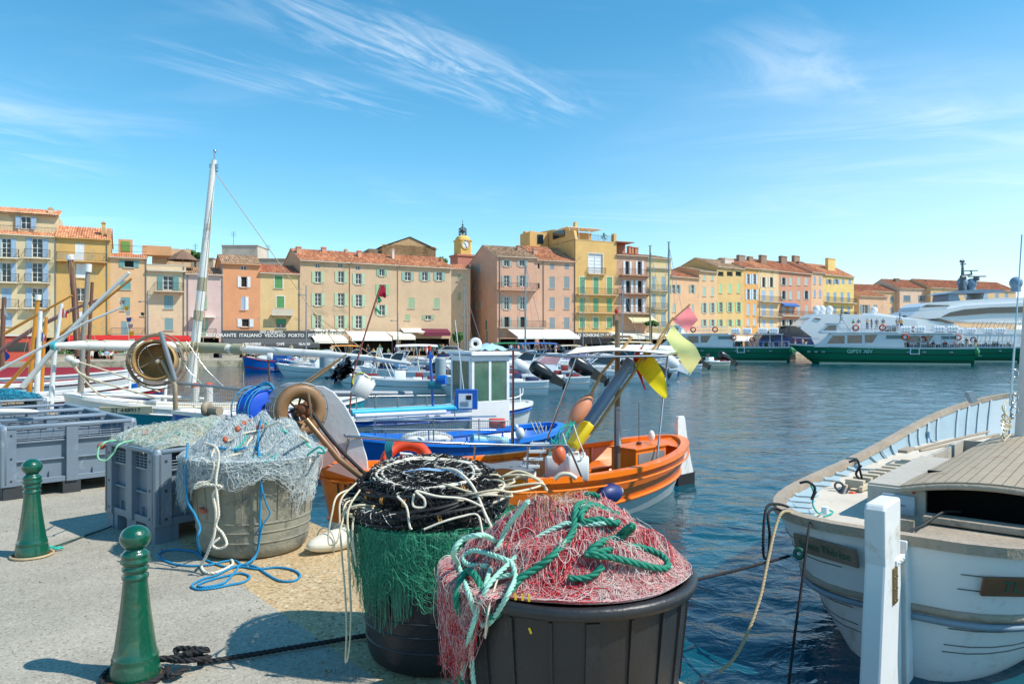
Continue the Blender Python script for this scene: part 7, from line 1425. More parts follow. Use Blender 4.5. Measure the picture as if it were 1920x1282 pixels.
for k in range(10): a = 2*math.pi*k/10; v = R @ Vector((.54*math.cos(a), .54*math.sin(a), 0)); mb.tube([c+v-ax*.42, c+v+ax*.22], .008, 5)
for k in range(4): a = rad(90*k+30); v = R @ Vector((.38*math.cos(a), .38*math.sin(a), .2)); mb.tube([c+ax*.2, c+v], .012, 5)
wpart('hoops', mb, mat('hoop_rust', '8d7a66', .5, .4, var=.3), o)
mb = MB(); mb.tube([P(301, 622, 15.2), P(328, 712, 15.3)], .05, 12); wpart('leg', mb, GALV, o); mb = MB(); mb.tube([P(303, 675, 15.3), P(328, 722, 15.3), P(329, 768, 15.4)], [.04, .045, .05], 10); wpart('leg', mb, mat('leg_rusty', 'a89880', .6, .3, dirt='7a4a2a', dirt_amt=.3), o)
mb = MB(); mb.tube([P(308, 716, 15.5), P(400, 724, 15.4), P(455, 731, 15.3)], .03, 8); wpart('crossbar', mb, ALU, o)
mb = MB()
for pts in ([(328, 640), (350, 690), (400, 740)], [(350, 640), (385, 690), (430, 735)]): mb.tube(curve_pts([P(x, y, 15.6) for x, y in pts], 5), .01, 5)
wpart('stay', mb, STEEL, o)
for lb, x, y in (('white red tipped fender standing left in the cabin boat bow', 366, 735), ('white red tipped fender standing right in the cabin boat bow', 391, 735)):
 mb = MB(); mb.tube([P(x, y-10, 16), P(x, y+18, 16)], .09, 12); mb.ball(P(x, y-11, 16), (.09, .09, .08), 12, m=1); tag(mb.build('fender', [CAN, LB]), lb, 'fender')
mb = MB(); mb.tube([P(386, 768, 15.3), P(412, 770, 15.0)], [.09, .09], 14); mb.torus(P(388, 766, 15.2), .09, .07, (1, -.3, 0), 18, 6); tag(mb.build('winch_drum', mat('winch_beige', '9c8f7a', .6, var=.2)), 'beige winch drum on the cabin boat bow', 'winch')
RB = [(0, .5, P_WHITE), (.5, .62, P_NAVY), (.62, .74, P_WHITE), (.74, .9, P_NAVY), (.9, 1, P_RED)]
def pointu(label, tip, tail, B, zs, bands, capm, **k):
 o, L = boat_thing('sailing_boat', label, tail, tip, group='traditional boats moored at the left'); make_hull(o, L, B, zs, bands, cap=capm, inner=P_WHITE, floor_z=.35, ribs=0, blunt=(.5, .5), foredeck=.25, deckm=P_WHITE, **k)
 mb = MB(); t = Vector((tip[0], tip[1], 0)); d = (t-Vector((tail[0], tail[1], 0))).normalized(); mb.tube([t+Vector((0, 0, .3)), t+d*.05+Vector((0, 0, zs[2]+.42))], .07, 8); wpart('stem_post', mb, P_WHITE, o); return o
p2 = pointu('striped navy and white boat with a red rail, nearest of the left cluster', (-12.2, 26.2), (-19.2, 22.0), 2.1, (1.0, .8, 1.15), RB, P_WHITE)
p1 = pointu('white boat with navy strake and blue white stem, behind the nearest striped boat', (-17.0, 34.2), (-24.5, 29.5), 2.2, (1.1, .85, 1.25), [(0, .55, P_WHITE), (.55, .75, P_BLUE), (.75, .93, P_WHITE), (.93, 1, P_RED)], P_WHITE)
p3 = pointu('low white boat with a thin red stripe between two striped boats', (-15.2, 29.6), (-22.5, 25.4), 2.0, (.9, .7, 1.0), [(0, .6, P_NAVY), (.6, .9, P_WHITE), (.9, 1, P_RED)], P_WHITE)
p0 = pointu('white boat with a turquoise band lowest at the left edge', (-13.6, 22.0), (-19.6, 18.6), 1.9, (.9, .7, 1.0), [(0, .6, P_WHITE), (.6, .8, P_RED), (.8, 1, P_WHITE)], P_WHITE)
tp, L = boat_thing('covered_boat', 'boat hidden under a maroon tarpaulin behind the left cluster', (-32, 33.5), (-20.6, 40.5)); make_hull(tp, L, 2.6, (1.1, .9, 1.2), [(0, .7, P_NAVY), (.7, 1, P_WHITE)], cap=P_WHITE)
MAR = mat('tarp_maroon', '7d1526', .75, var=.12, scale=1.2, bump=.5, bscale=3); g = []
for i in range(25):
 t = i/24; b_ = 1.35*max(.04, 1-abs(2*t-1)**2.5)**.5; row = []
 for j in range(11):
  s_ = 1-2*j/10; hgt = 1.45-.12*abs(2*t-1); z = hgt-abs(s_)**3*.95+(.05*math.sin(i*2.1)*abs(s_)); row.append(Vector((L*t, b_*s_*1.05, z)))
 g.append(row)
mb = MB(); mb.loft(g); mb.build('tarpaulin', MAR, tp)
mb = MB()
for x in (.2, L-.2): mb.tube([(x, 0, .4), (x, 0, 1.75)], .07, 8)
mb.build('stem_post', P_WHITE, tp)
ORW = mat('spar_orange', 'c9821f', .4, var=.12, scale=3, coat=.3); BRW = mat('spar_brown', '6f4a38', .6, var=.2); GRW = mat('spar_grey', '8a837a', .6, var=.2); PNW = mat('spar_plum', '84605c', .6, var=.15); SPW = paint('spar_white', 'dcdcd8')
def spar(par, pts, Y, r, m, name='spar', r1=None, tip=None):
 mb = MB(); k = len(pts); mb.tube([P(x, y, Y[i] if isinstance(Y, (list, tuple)) else Y) for i, (x, y) in enumerate(pts)], [r+((r1 if r1 is not None else r*.7)-r)*i/(k-1) for i in range(k)], 8)
 wpart(name, mb, m, par)
 if tip: mb = MB(); (x0, y0), (x1, y1) = pts[-2], pts[-1]; Ye = Y[-1] if isinstance(Y, (list, tuple)) else Y; mb.tube([P(x1+(x0-x1)*.12, y1+(y0-y1)*.12, Ye), P(x1, y1, Ye)], r*1.15, 8); wpart('spar_tip', mb, SPW, par)
spar(p1, [(55, 735), (63, 640), (72, 552)], 26, .09, ORW, 'mast', .07, tip=1); spar(p0, [(69, 735), (73, 650), (76, 583)], 23, .085, SPW, 'mast', .06); spar(p3, [(77, 733), (81, 660), (87, 594)], 24, .075, ORW, 'mast', .05)
spar(p2, [(96, 742), (104, 650), (116, 569)], 22.5, .075, SPW, 'mast', .05); spar(p1, [(147, 668), (140, 560), (131, 478)], 31, .15, BRW, 'mast', .10, tip=1); spar(p3, [(151, 735), (157, 620), (166, 495)], 25.5, .10, GRW, 'mast', .07, tip=1); spar(p2, [(163, 727), (168, 620), (173, 529)], 24, .06, BRW, 'mast', .05)
spar(tp, [(3, 690), (5, 620), (8, 557)], 36, .12, BRW, 'mast', .09)
spar(p1, [(9, 625), (70, 590), (135, 554)], 25, .055, ORW, 'yard', .03); spar(tp, [(-12, 666), (60, 618), (140, 578), (185, 562)], 29, .10, PNW, 'yard', .05); spar(p3, [(-30, 770), (75, 655), (160, 592), (247, 522)], [24, 24, 24, 24], .07, ORW, 'yard', .035)
spar(p2, [(42, 725), (120, 632), (180, 570), (242, 511)], 22, .09, SPW, 'yard', .05); spar(p0, [(-10, 698), (100, 640), (160, 605), (231, 575)], 21.5, .045, SPW, 'yard', .03)
mb = MB(); [mb.tube([P(x0, y0, 27), P(x1, y1, 27)], .008, 4) for x0, y0, x1, y1 in ((131, 480, 130, 640), (138, 480, 146, 650), (166, 495, 150, 700), (173, 530, 165, 700), (72, 555, 40, 680), (131, 480, 180, 640))]; wpart('rigging', mb, R_TAN, p1)
o = thing('bunting', 'string of small blue and yellow pennants hanging from the white yard', 'bunting', P(231, 575, 22), 0); pts = [P(216, 552, 22), P(231, 575, 22), P(236, 596, 22), P(241, 622, 22), P(241, 650, 22), P(235, 680, 22), P(232, 690, 22)]; c = curve_pts(pts, 6); mb = MB(); mb.tube(c, .006, 4); wpart('string', mb, R_WHITE, o)
for k in range(3, len(c)-1, 3):
 mb = MB(); p_ = c[k]; mb.prism([p_, p_+Vector((.16, .02, .02)), p_+Vector((.13, .02, -.11)), p_+Vector((.01, 0, -.1))], (0, .004, 0)); wpart('pennant', mb, cloth('pen_'+str(k % 4), ['3f62a8', 'e8e3d8', 'e0b52a', 'b8a0a8'][k % 4]), o)
for lb, x, y, hs in (('small tricolour flag behind the white mast', 79, 628, ('2b4a9a', 'e8e6e0', 'c92a35')), ('red and white flag at the top of the second white mast', 118, 583, ('c92a35', 'e8e6e0', 'c92a35'))):
 o = thing('flag', lb, 'flag', P(x, y, 22.3), 0)
 for k, h in enumerate(hs): mb = MB(); mb.add([P(x-1+3*k, y-6+3*k, 22.3), P(x+2+3*k, y-3+3*k, 22.35), P(x+1+3*k, y+14, 22.35), P(x-2+3*k, y+11, 22.3)], [(0, 1, 2, 3)]); wpart('cloth', mb, cloth('fl_'+h, h), o)
 mb = MB(); mb.tube([P(x-2, y-9, 22.3), P(x-3, y+18, 22.3)], .012, 5); wpart('flagpole', mb, SPW, o)
mb = MB(); mb.add([P(8, 572, 35.8), P(14, 590, 35.8), P(17, 596, 35.8), P(8, 590, 35.8)], [(0, 1, 2, 3)]); tag(mb.build('flag', cloth('fl_white', 'e8e6e0')), 'limp white flag on the leftmost brown mast', 'flag')
mb = MB(); mb.add([P(8, 656, 24), P(18, 665, 24), P(19, 670, 24), P(10, 678, 24)], [(0, 1, 2, 3)]); tag(mb.build('flag', cloth('fl_2b4a9a', '2b4a9a')), 'small blue flag near the left edge above the maroon tarpaulin', 'flag')
fb, L = boat_thing('fishing_boat', 'blue fishing boat with a raised cover lying against the far quay pontoon', (-20.0, 68.5), (-24.0, 66.0)); fb2 = fb
L = 4.6; make_hull(fb, L, 2.0, (1.15, 1.0, 1.45), [(0, .45, P_BLUE), (.45, .52, P_RED), (.52, 1, P_BLUE)], cap=P_RED, inner=P_BLUE, blunt=(.4, .5))
hull_text(fb, 'TL 700989', 525, 691, .45, mat('ltr_pale', 'cfe0ee', .6)); mb = MB(); a = P(504, 682, 67); mb.prism([P(508, 678, 66.6), P(538, 678, 66.6), P(538, 663, 66.6), P(512, 664, 66.6)], (0, 1.6, 0)); wpart('cuddy', mb, P_BLUE, fb); mb = MB(); g = [[P(480+4*i, 684-6*math.sin(math.pi*i/6)+1.5*j, 66.5+.5*j) for i in range(7)] for j in range(4)]; mb.loft(g); wpart('cover', mb, paint('cover_blue', '1f63c9', .8), fb)
def pontoon(label, a, b, w, z=.55):
 o = thing('pontoon', label, 'pontoon', (a[0], a[1], 0), 0); A_, B_ = Vector((*a, 0)), Vector((*b, 0)); mb = MB(); mb.bar(A_+Vector((0, 0, z)), B_+Vector((0, 0, z)), w, .10); wpart('decking', mb, WOODG, o); mb = MB(); mb.bar(A_+Vector((0, 0, z-.32)), B_+Vector((0, 0, z-.32)), w-.06, .5); wpart('float_side', mb, mat('pontoon_grey', '7d868c', .6, var=.15), o); return o
pontoon('short grey pontoon beside the blue boat with the raised cover', (P(548, 0, 64).x, 64), (P(636, 0, 66).x, 66), 2.2, .62)
pontoon('grey finger pontoon behind the cabin boat, with stacked dark nets', (P(716, 0, 47).x, 47), (P(812, 0, 53).x, 53), 1.8, .6)
for lb, x, y0, y1, Y, r, m in (('tall grey mooring pile with a rounded top, left of the white wheelhouse', 826, 673, 722, 30, .22, mat('pile_grey', '97a3aa', .5)), ('short grey mooring pile behind the black plastic', 612, 660, 690, 55, .5, mat('pile_grey', '97a3aa', .5))):
 mb = MB(); mb.tube([P(x, y1, Y), P(x, y0, Y)], r, 14); mb.ball(P(x, y0, Y), (r, r, r*.4), 14); tag(mb.build('mooring_pile', m), lb, 'mooring pile', 'mooring piles')
def dock_pieces():
 rr = np.random.RandomState(9); mb = MB()
 for k in range(26): x = rr.uniform(720, 790); Y = rr.uniform(47.5, 51.5); p_ = P(x, 700, Y); mb.tube(curve_pts([Vector((p_.x, Y, .68)), Vector((p_.x+.4, Y+.3, .74)), Vector((p_.x+.9, Y-.1, .68))], 4), .03, 5)
 tag(mb.build('net_pile', mat('net_dark_pile', '4c463f', .9)), 'dark brown nets strewn on the finger pontoon', 'fishing net')
dock_pieces()
mb = MB()
for x in (700, 703, 706, 709): mb.tube([P(x-30*0+x*0, 690, 47), P(x+8, 652, 47)], .03, 5)
for a, b in (((703, 715), (712, 655)), ((712, 655), (735, 712)), ((712, 655), (690, 716)), ((727, 675), (745, 715)), ((783, 675), (783, 715)), ((783, 675), (790, 715)), ((695, 722), (712, 672))): mb.tube([P(*a, 44), P(*b, 44)], .035, 5)
tag(mb.build('gangway_frame', P_WHITE), 'white tubular gangway frame behind the tied canister', 'gangway')
def outboard(o, M4, m=BLACKP, s=1, tilt=58):
 """outboard motor; M4: frame at the transom top, local -x is aft"""
 R = M4.to_3x3(); c = M4.translation; T = Matrix.Rotation(rad(tilt), 3, 'Y')
 def f(x, y, z): return c+R @ (T @ Vector((x*s, y*s, z*s)))
 mb = MB(); secs = []
 for z, hx, hy in ((-.15, .16, .13), (.0, .25, .18), (.30, .28, .20), (.62, .27, .20), (.80, .20, .16), (.84, .1, .08)):
  secs.append([f(-.25+hx*math.cos(rad(a))*(1.1 if math.cos(rad(a)) > 0 else 1), hy*math.sin(rad(a)), z) for a in range(0, 360, 36)])
 mb.loft(secs, closed=True, caps=True); mb2 = MB(); mb2.prism([f(0, -.1, 0), f(-.46, -.1, 0), f(-.40, -.1, -.75), f(-.14, -.1, -.75)], f(0, .2, 0)-f(0, 0, 0)); mb2.ball(f(-.25, 0, -.85), (.2*s, .07*s, .08*s), 10, R=R @ T)
 for k in range(3): a = rad(120*k); mb2.bar(f(-.46, 0, -.85), f(-.48, .14*math.cos(a), -.85+.14*math.sin(a)), .07*s, .015)
 mb2.box(f(-.4, 0, -.62), (.3*s, .22*s, .02), R=R @ T)
 ob = wpart('outboard_motor', mb, m, o); g = mb2.build('lower_unit', m, None); g.parent = ob; g.matrix_parent_inverse = (o.matrix_basis @ ob.matrix_parent_inverse).inverted() if False else Matrix.Identity(4)
 return ob
def motorboat(label, stern, bow, B=2.3, h=(.75, .75, 1.05), hullc=None, kind='console', ob=BLACKP, obs=.9, stripe=None, glass=CLEARG, top=None, n_ob=1, cat='motorboat', group='motor boats moored in the harbour'):
 o, L = boat_thing('motorboat', label, stern, bow, cat, group); hc = hullc or HULLW; bd = [(0, .55, hc), (.55, .7, stripe or hc), (.7, 1, hc)]
 gr, C_ = make_hull(o, L, B, h, bd, cap=HULLW, inner=HULLW, floor_z=.3, blunt=(.35, .55), tr=.72, foredeck=.45, deckm=HULLW, p_mid=.24, p_end=.55, rake=(0, .8), peak=.4, strake=(.7, .025, GALV))
 Rz = o.matrix_basis;
 if kind == 'cabin':
  mb = MB(); mb.loft([[(L*.35, -B*.36, h[1]-.05), (L*.78, -B*.20, h[2]-.05), (L*.78, B*.20, h[2]-.05), (L*.35, B*.36, h[1]-.05)], [(L*.36, -B*.33, h[1]+.42), (L*.70, -B*.18, h[2]+.18), (L*.70, B*.18, h[2]+.18), (L*.36, B*.33, h[1]+.42)]], closed=True, caps=True, sm=False); mb.build('cabin_trunk', HULLW, o, bevel=.03)
  mb = MB(); mb.loft([[(L*.36, -B*.34, h[1]+.40), (L*.60, -B*.24, h[1]+.38), (L*.60, B*.24, h[1]+.38), (L*.36, B*.34, h[1]+.40)], [(L*.30, -B*.30, h[1]+1.05), (L*.45, -B*.20, h[1]+1.05), (L*.45, B*.20, h[1]+1.05), (L*.30, B*.30, h[1]+1.05)]], closed=True, sm=False); mb.build('windscreen', glass, o)
  mb = MB()
  for a, b in (((L*.36, -B*.345, h[1]+.4), (L*.30, -B*.305, h[1]+1.05)), ((L*.36, B*.345, h[1]+.4), (L*.30, B*.305, h[1]+1.05)), ((L*.60, -B*.245, h[1]+.38), (L*.45, -B*.205, h[1]+1.05)), ((L*.60, B*.245, h[1]+.38), (L*.45, B*.205, h[1]+1.05)), ((L*.30, -B*.305, h[1]+1.06), (L*.45, -B*.205, h[1]+1.06)), ((L*.30, B*.305, h[1]+1.06), (L*.45, B*.205, h[1]+1.06)), ((L*.45, -B*.205, h[1]+1.06), (L*.45, B*.205, h[1]+1.06))): mb.tube([a, b], .03, 6)
  mb.build('windscreen_frame', HULLW, o)
 else:
  mb = MB(); mb.rbox((L*.42, 0, .72), (.6, .8, .9), .08); mb.rbox((L*.26, 0, .55), (.5, .9, .55), .06); mb.build('console', HULLW, o)
  mb = MB(); mb.loft([[(L*.42+.28, -.38, 1.15), (L*.42+.28, .38, 1.15)], [(L*.42+.1, -.33, 1.55), (L*.42+.1, .33, 1.55)]]); mb.build('windscreen', glass, o)
 sc_ = random.Random(label).choice(['26345c', '8a8f94', 'd8d4c8', '7a2a30', '2f6f9a']); [MB().rbox(p_, d_, .06).build('cushion', mat('cushion_'+sc_, sc_, .8), o) for p_, d_ in (((L*.12, 0, h[0]-.02), (.5, B*.6, .3)), ((L*.72, 0, h[1]+.22), (L*.2, B*.28, .12)), ((L*.24, -B*.22, h[0]+.05), (.4, .4, .5)))]
 for x in (.2, .45, .68): mb = MB(); mb.tube([(L*x, -B*.5*(1 if x < .6 else .8), .15), (L*x, -B*.5*(1 if x < .6 else .8), .6)], .10, 8); mb.build('fender', HULLW, o)
 if top:
  z = h[1]+1.55; mb = MB(); g = [[Vector((L*(.15+.45*i/6), B*.42*(1-2*j/6), z+.12*(1-(1-2*j/6)**2)-.05*abs(2*i/6-1)**2)) for j in range(7)] for i in range(7)]; mb.loft(g); mb.loft([[v-Vector((0, 0, .02)) for v in r] for r in g]); mb.build('canopy', top, o)
  mb = MB(); [mb.tube([(L*a, s*B*.42, z-.02), (L*.35, s*B*.44, h[1])], .02, 5) for a in (.16, .38, .59) for s in (1, -1)]; mb.build('canopy_frame', STEEL, o)
 mb = MB(); pts = [Vector((c.x, c.y*.93, c.z+.38)) for c in C_ if c.x > L*.5];
 for s in (1, -1):
  mb.tube([Vector((p.x, p.y*s, p.z)) for p in pts], .014, 5)
  for p in pts[::4]: mb.tube([Vector((p.x, p.y*s, p.z)), Vector((p.x, p.y*s, p.z-.38))], .012, 5)
 mb.build('bow_rail', STEEL, o)
 for k in range(n_ob):
  if ob is None: break
  M4 = Rz @ Matrix.Translation((0.02, (k-(n_ob-1)/2)*.6, h[0]-.02)); outboard(o, M4, ob, obs)
 return o
WOB = mat('outboard_white', 'dcdfe0', .3, coat=.3)
CANV = MATS['canvas_white']
def B2(px, Y): return (P(px, 0, Y).x, Y)
mbs = [('white rigid boat with one black outboard, right beside the white wheelhouse', B2(1022, 38.5), (P(1022, 0, 38.5).x-5.6, 41.5), dict(B=2.4, kind='console', obs=1.25)),
 ('white boat with one large black outboard, second from the wheelhouse', B2(1098, 43), (P(1098, 0, 43).x-6.3, 46.8), dict(B=2.5, kind='console', obs=1.5)),
 ('white cabin cruiser with pinkish windscreen behind the two black outboards', B2(1105, 48), (P(1105, 0, 48).x-6.2, 51.6), dict(B=2.5, kind='cabin', glass=mat('screen_pink', 'b98f94', .3), ob=None, h=(.9, .9, 1.2))),
 ('white motorboat with a wide dark red band', B2(1196, 52), (P(1196, 0, 52).x-6, 56), dict(B=2.3, kind='cabin', stripe=P_RED, ob=None, hullc=HULLW)),
 ('white boat with a tilted white outboard, left of the pale yellow flag', B2(1262, 55), (P(1262, 0, 55).x-6, 59), dict(B=2.3, kind='console', ob=WOB, obs=1.5)),
 ('white motorboat with twin grey outboards under the pale yellow flag', B2(1308, 66), (P(1308, 0, 66).x-6, 70), dict(B=2.4, kind='console', ob=BLACKP, obs=1.3)),
 ('small cream boat with a raised arch in front of the green ferry', B2(1362, 76), (P(1362, 0, 76).x-4.2, 77.2), dict(B=2.2, kind='console', ob=BLACKP, obs=1.3, hullc=P_CREAM)),
 ('white cabin motorboat with grey hull behind the black plastic', B2(722, 50), (P(722, 0, 50).x-3.8, 53), dict(B=2.2, kind='cabin', hullc=paint('hull_grey', '8d979c'), ob=BLACKP, obs=1.4)),
 ('motorboat with a wide white canopy left of the white wheelhouse', B2(845, 47), (P(845, 0, 47).x-5.6, 50), dict(B=2.6, kind='console', top=CANV, ob=None, h=(.95, .9, 1.2))),
 ('small white motorboat seen between the grey pile and the canopy boat', B2(770, 56), (P(770, 0, 56).x-4.5, 59), dict(B=2.1, kind='cabin', ob=None)),
 ('sky blue open boat moored behind the grey hulled cabin boat', B2(640, 66), (P(640, 0, 66).x-4.5, 68), dict(B=2.0, kind='console', hullc=paint('hull_sky', '4fb0d8'), ob=WOB, obs=1)),
 ('white cruiser with a beige rolled cover behind the red banded boat', B2(1240, 60), (P(1240, 0, 60).x-7, 64), dict(B=2.6, kind='cabin', ob=None, h=(1.1, 1.1, 1.4), top=mat('canvas_beige', 'cdbb98', .9))),
 ('white cruiser with violet tinted windscreen in the middle of the harbour', B2(1150, 57), (P(1150, 0, 57).x-7, 61), dict(B=2.6, kind='cabin', ob=None, glass=mat('screen_violet', '9a86a8', .3), h=(1.0, 1.0, 1.3))),
 ('white cruiser with a blue rolled canopy behind the violet windscreen', B2(1065, 63), (P(1065, 0, 63).x-7, 67), dict(B=2.6, kind='cabin', ob=None, top=P_BLUE, h=(1.0, 1.0, 1.3))),
 ('white motorboat with a green rolled canopy farther back', B2(1010, 70), (P(1010, 0, 70).x-7, 74), dict(B=2.6, kind='cabin', ob=None, top=mat('canvas_green', '1f7a4f', .9), h=(1.0, 1.0, 1.3))),
 ('narrow white launch just behind the wheelhouse roof', B2(935, 60), (P(935, 0, 60).x-6, 63), dict(B=2.3, kind='cabin', ob=None, h=(.9, .9, 1.1))),
 ('white day boat with an orange boom cover near the far quay', B2(690, 72), (P(690, 0, 72).x-5.5, 75), dict(B=2.3, kind='console', ob=None, top=mat('canvas_orange', 'd08a3a', .9))),
 ('blue covered boat near the far quay left of the canopy boat', B2(748, 68), (P(748, 0, 68).x-5.5, 71), dict(B=2.3, kind='cabin', ob=None, hullc=P_BLUE)),
 ('white motorboat low behind the blue covered one', B2(805, 76), (P(805, 0, 76).x-6.5, 80), dict(B=2.4, kind='cabin', ob=None)),
 ('white motorboat between two sailing masts near the far quay', B2(1190, 74), (P(1190, 0, 74).x-7, 78), dict(B=2.5, kind='cabin', ob=None, h=(1.0, 1.0, 1.3))),
 ('white motorboat farthest right before the first green ferry', B2(1285, 80), (P(1285, 0, 80).x-7, 85), dict(B=2.5, kind='cabin', ob=None, h=(1.2, 1.2, 1.5)))]
xr = random.Random(12); XT = [('cream', 'canvas_beige'), ('navy', None), ('red', None), ('green', None)]
for lb, px, Y, kw in (('small white boat with a grey cowled outboard below the long yard', 655, 58, dict(kind='console', ob=ALU)), ('white launch with a low blue side, left of the grey pile', 600, 74, dict(kind='cabin', ob=None, stripe=P_BLUE)), ('white cruiser with a cream hull side behind the finger pontoon', 795, 62, dict(kind='cabin', ob=None, hullc=P_CREAM)),
 ('white boat with a black outboard just left of the wheelhouse', 835, 40, dict(kind='console', ob=BLACKP, obs=1.2)), ('white cruiser directly behind the horn of the wheelhouse', 900, 66, dict(kind='cabin', ob=None)), ('white boat with a navy hull behind the wheelhouse', 960, 52, dict(kind='cabin', ob=None, hullc=P_NAVY)),
 ('white open boat with a white outboard left of the first black outboard', 985, 46, dict(kind='console', ob=WOB, obs=1.2)), ('white cruiser with tall windscreen between the awning poles', 1045, 54, dict(kind='cabin', ob=None, h=(1.0, 1.0, 1.3))), ('grey hulled launch behind the awning frame', 1130, 68, dict(kind='cabin', ob=None, hullc=ALU)),
 ('white launch with a beige canopy under the golden house', 1100, 78, dict(kind='cabin', ob=None, top=P_CREAM)), ('white boat with a black outboard right of the red banded boat', 1226, 50, dict(kind='console', ob=BLACKP, obs=1.3)), ('white cruiser with a red strake under the dusty pink house', 1215, 70, dict(kind='cabin', ob=None, stripe=P_RED, h=(1.1, 1.1, 1.4))),
 ('white open boat farther back under the pale flag', 1300, 73, dict(kind='console', ob=WOB)), ('white launch with a small cabin before the low peach house', 1255, 86, dict(kind='cabin', ob=None, h=(1.1, 1.1, 1.4))), ('white launch before the creperie', 560, 84, dict(kind='cabin', ob=None)), ('white launch before the two panelled white awning', 700, 86, dict(kind='cabin', ob=None)), ('white launch before the large pink house', 960, 86, dict(kind='cabin', ob=None, h=(1.1, 1.1, 1.4)))): mbs.append((lb, B2(px, Y), (P(px, 0, Y).x-xr.uniform(4.6, 6.4), Y+xr.uniform(2.5, 4)), dict(B=xr.uniform(2.1, 2.5), **kw)))
for lb, s_, b_, kw in mbs: motorboat(lb, s_, (b_[0], s_[1]-.14*abs(s_[0]-b_[0])), **kw)
def sailboat(label, stern, bow, mpx, ytop, Y, mm=ALU, hullc=None, boom=True, r=.09):
 o, L = boat_thing('sailing_yacht', label, stern, bow, 'sailing yacht', 'sailing yachts in the harbour'); make_hull(o, L, 2.4, (.9, .8, 1.1), [(0, .8, hullc or HULLW), (.8, 1, HULLW)], cap=HULLW, inner=HULLW, blunt=(.4, .6), foredeck=.55, deckm=HULLW, rake=(.1, .6), floor_z=.4)
 mb = MB(); mb.tube([P(mpx, 690, Y), P(mpx, ytop, Y)], [r, r*.75], 8); wpart('mast', mb, mm, o); mb = MB()
 for s in (-1, 1): mb.tube([P(mpx, ytop+4, Y), P(mpx+s*22, 680, Y+s)], .012, 4)
 mb.tube([P(mpx, ytop+6, Y), P(mpx+46, 685, Y-1.5)], .02, 4); mb.tube([P(mpx-8, ytop+60, Y), P(mpx+8, ytop+60, Y)], .02, 4); wpart('rigging', mb, STEEL, o)
 if boom: mb = MB(); mb.tube([P(mpx, 665, Y), P(mpx-50, 668, Y+.5)], .10, 8); wpart('boom', mb, paint('cover_navy', '24407f', .8), o)
 mb = MB(); mb.tube([P(mpx-3, ytop-1, Y), P(mpx+3, ytop-1, Y)], .03, 4); wpart('mast_head', mb, STEEL, o)
sailboat('sailing yacht with a grey mast in front of the pink house', B2(1000, 66), (P(1000, 0, 66).x-7, 70), 985, 488, 66)
sailboat('sailing yacht with the tallest light mast, before the low peach house', B2(1275, 62), (P(1275, 0, 62).x-7, 66), 1254, 455, 62, hullc=P_NAVY)
sailboat('sailing yacht with a brown grey mast before the dusty pink house', B2(1240, 67), (P(1240, 0, 67).x-7, 71), 1219, 462, 67, mm=mat('mast_olive', '8d8a70', .5))
sailboat('sailing yacht with a short thin mast left of the dusty pink house', B2(1185, 70), (P(1185, 0, 70).x-6, 73), 1167, 528, 70, r=.06)
sailboat('sailing yacht with a slender mast in front of the golden house', B2(1110, 72), (P(1110, 0, 72).x-6, 75), 1093, 528, 72, r=.05)
sailboat('small sailing yacht with a bare mast before the lane house', B2(885, 74), (P(885, 0, 74).x-6, 77), 870, 535, 74, r=.06)
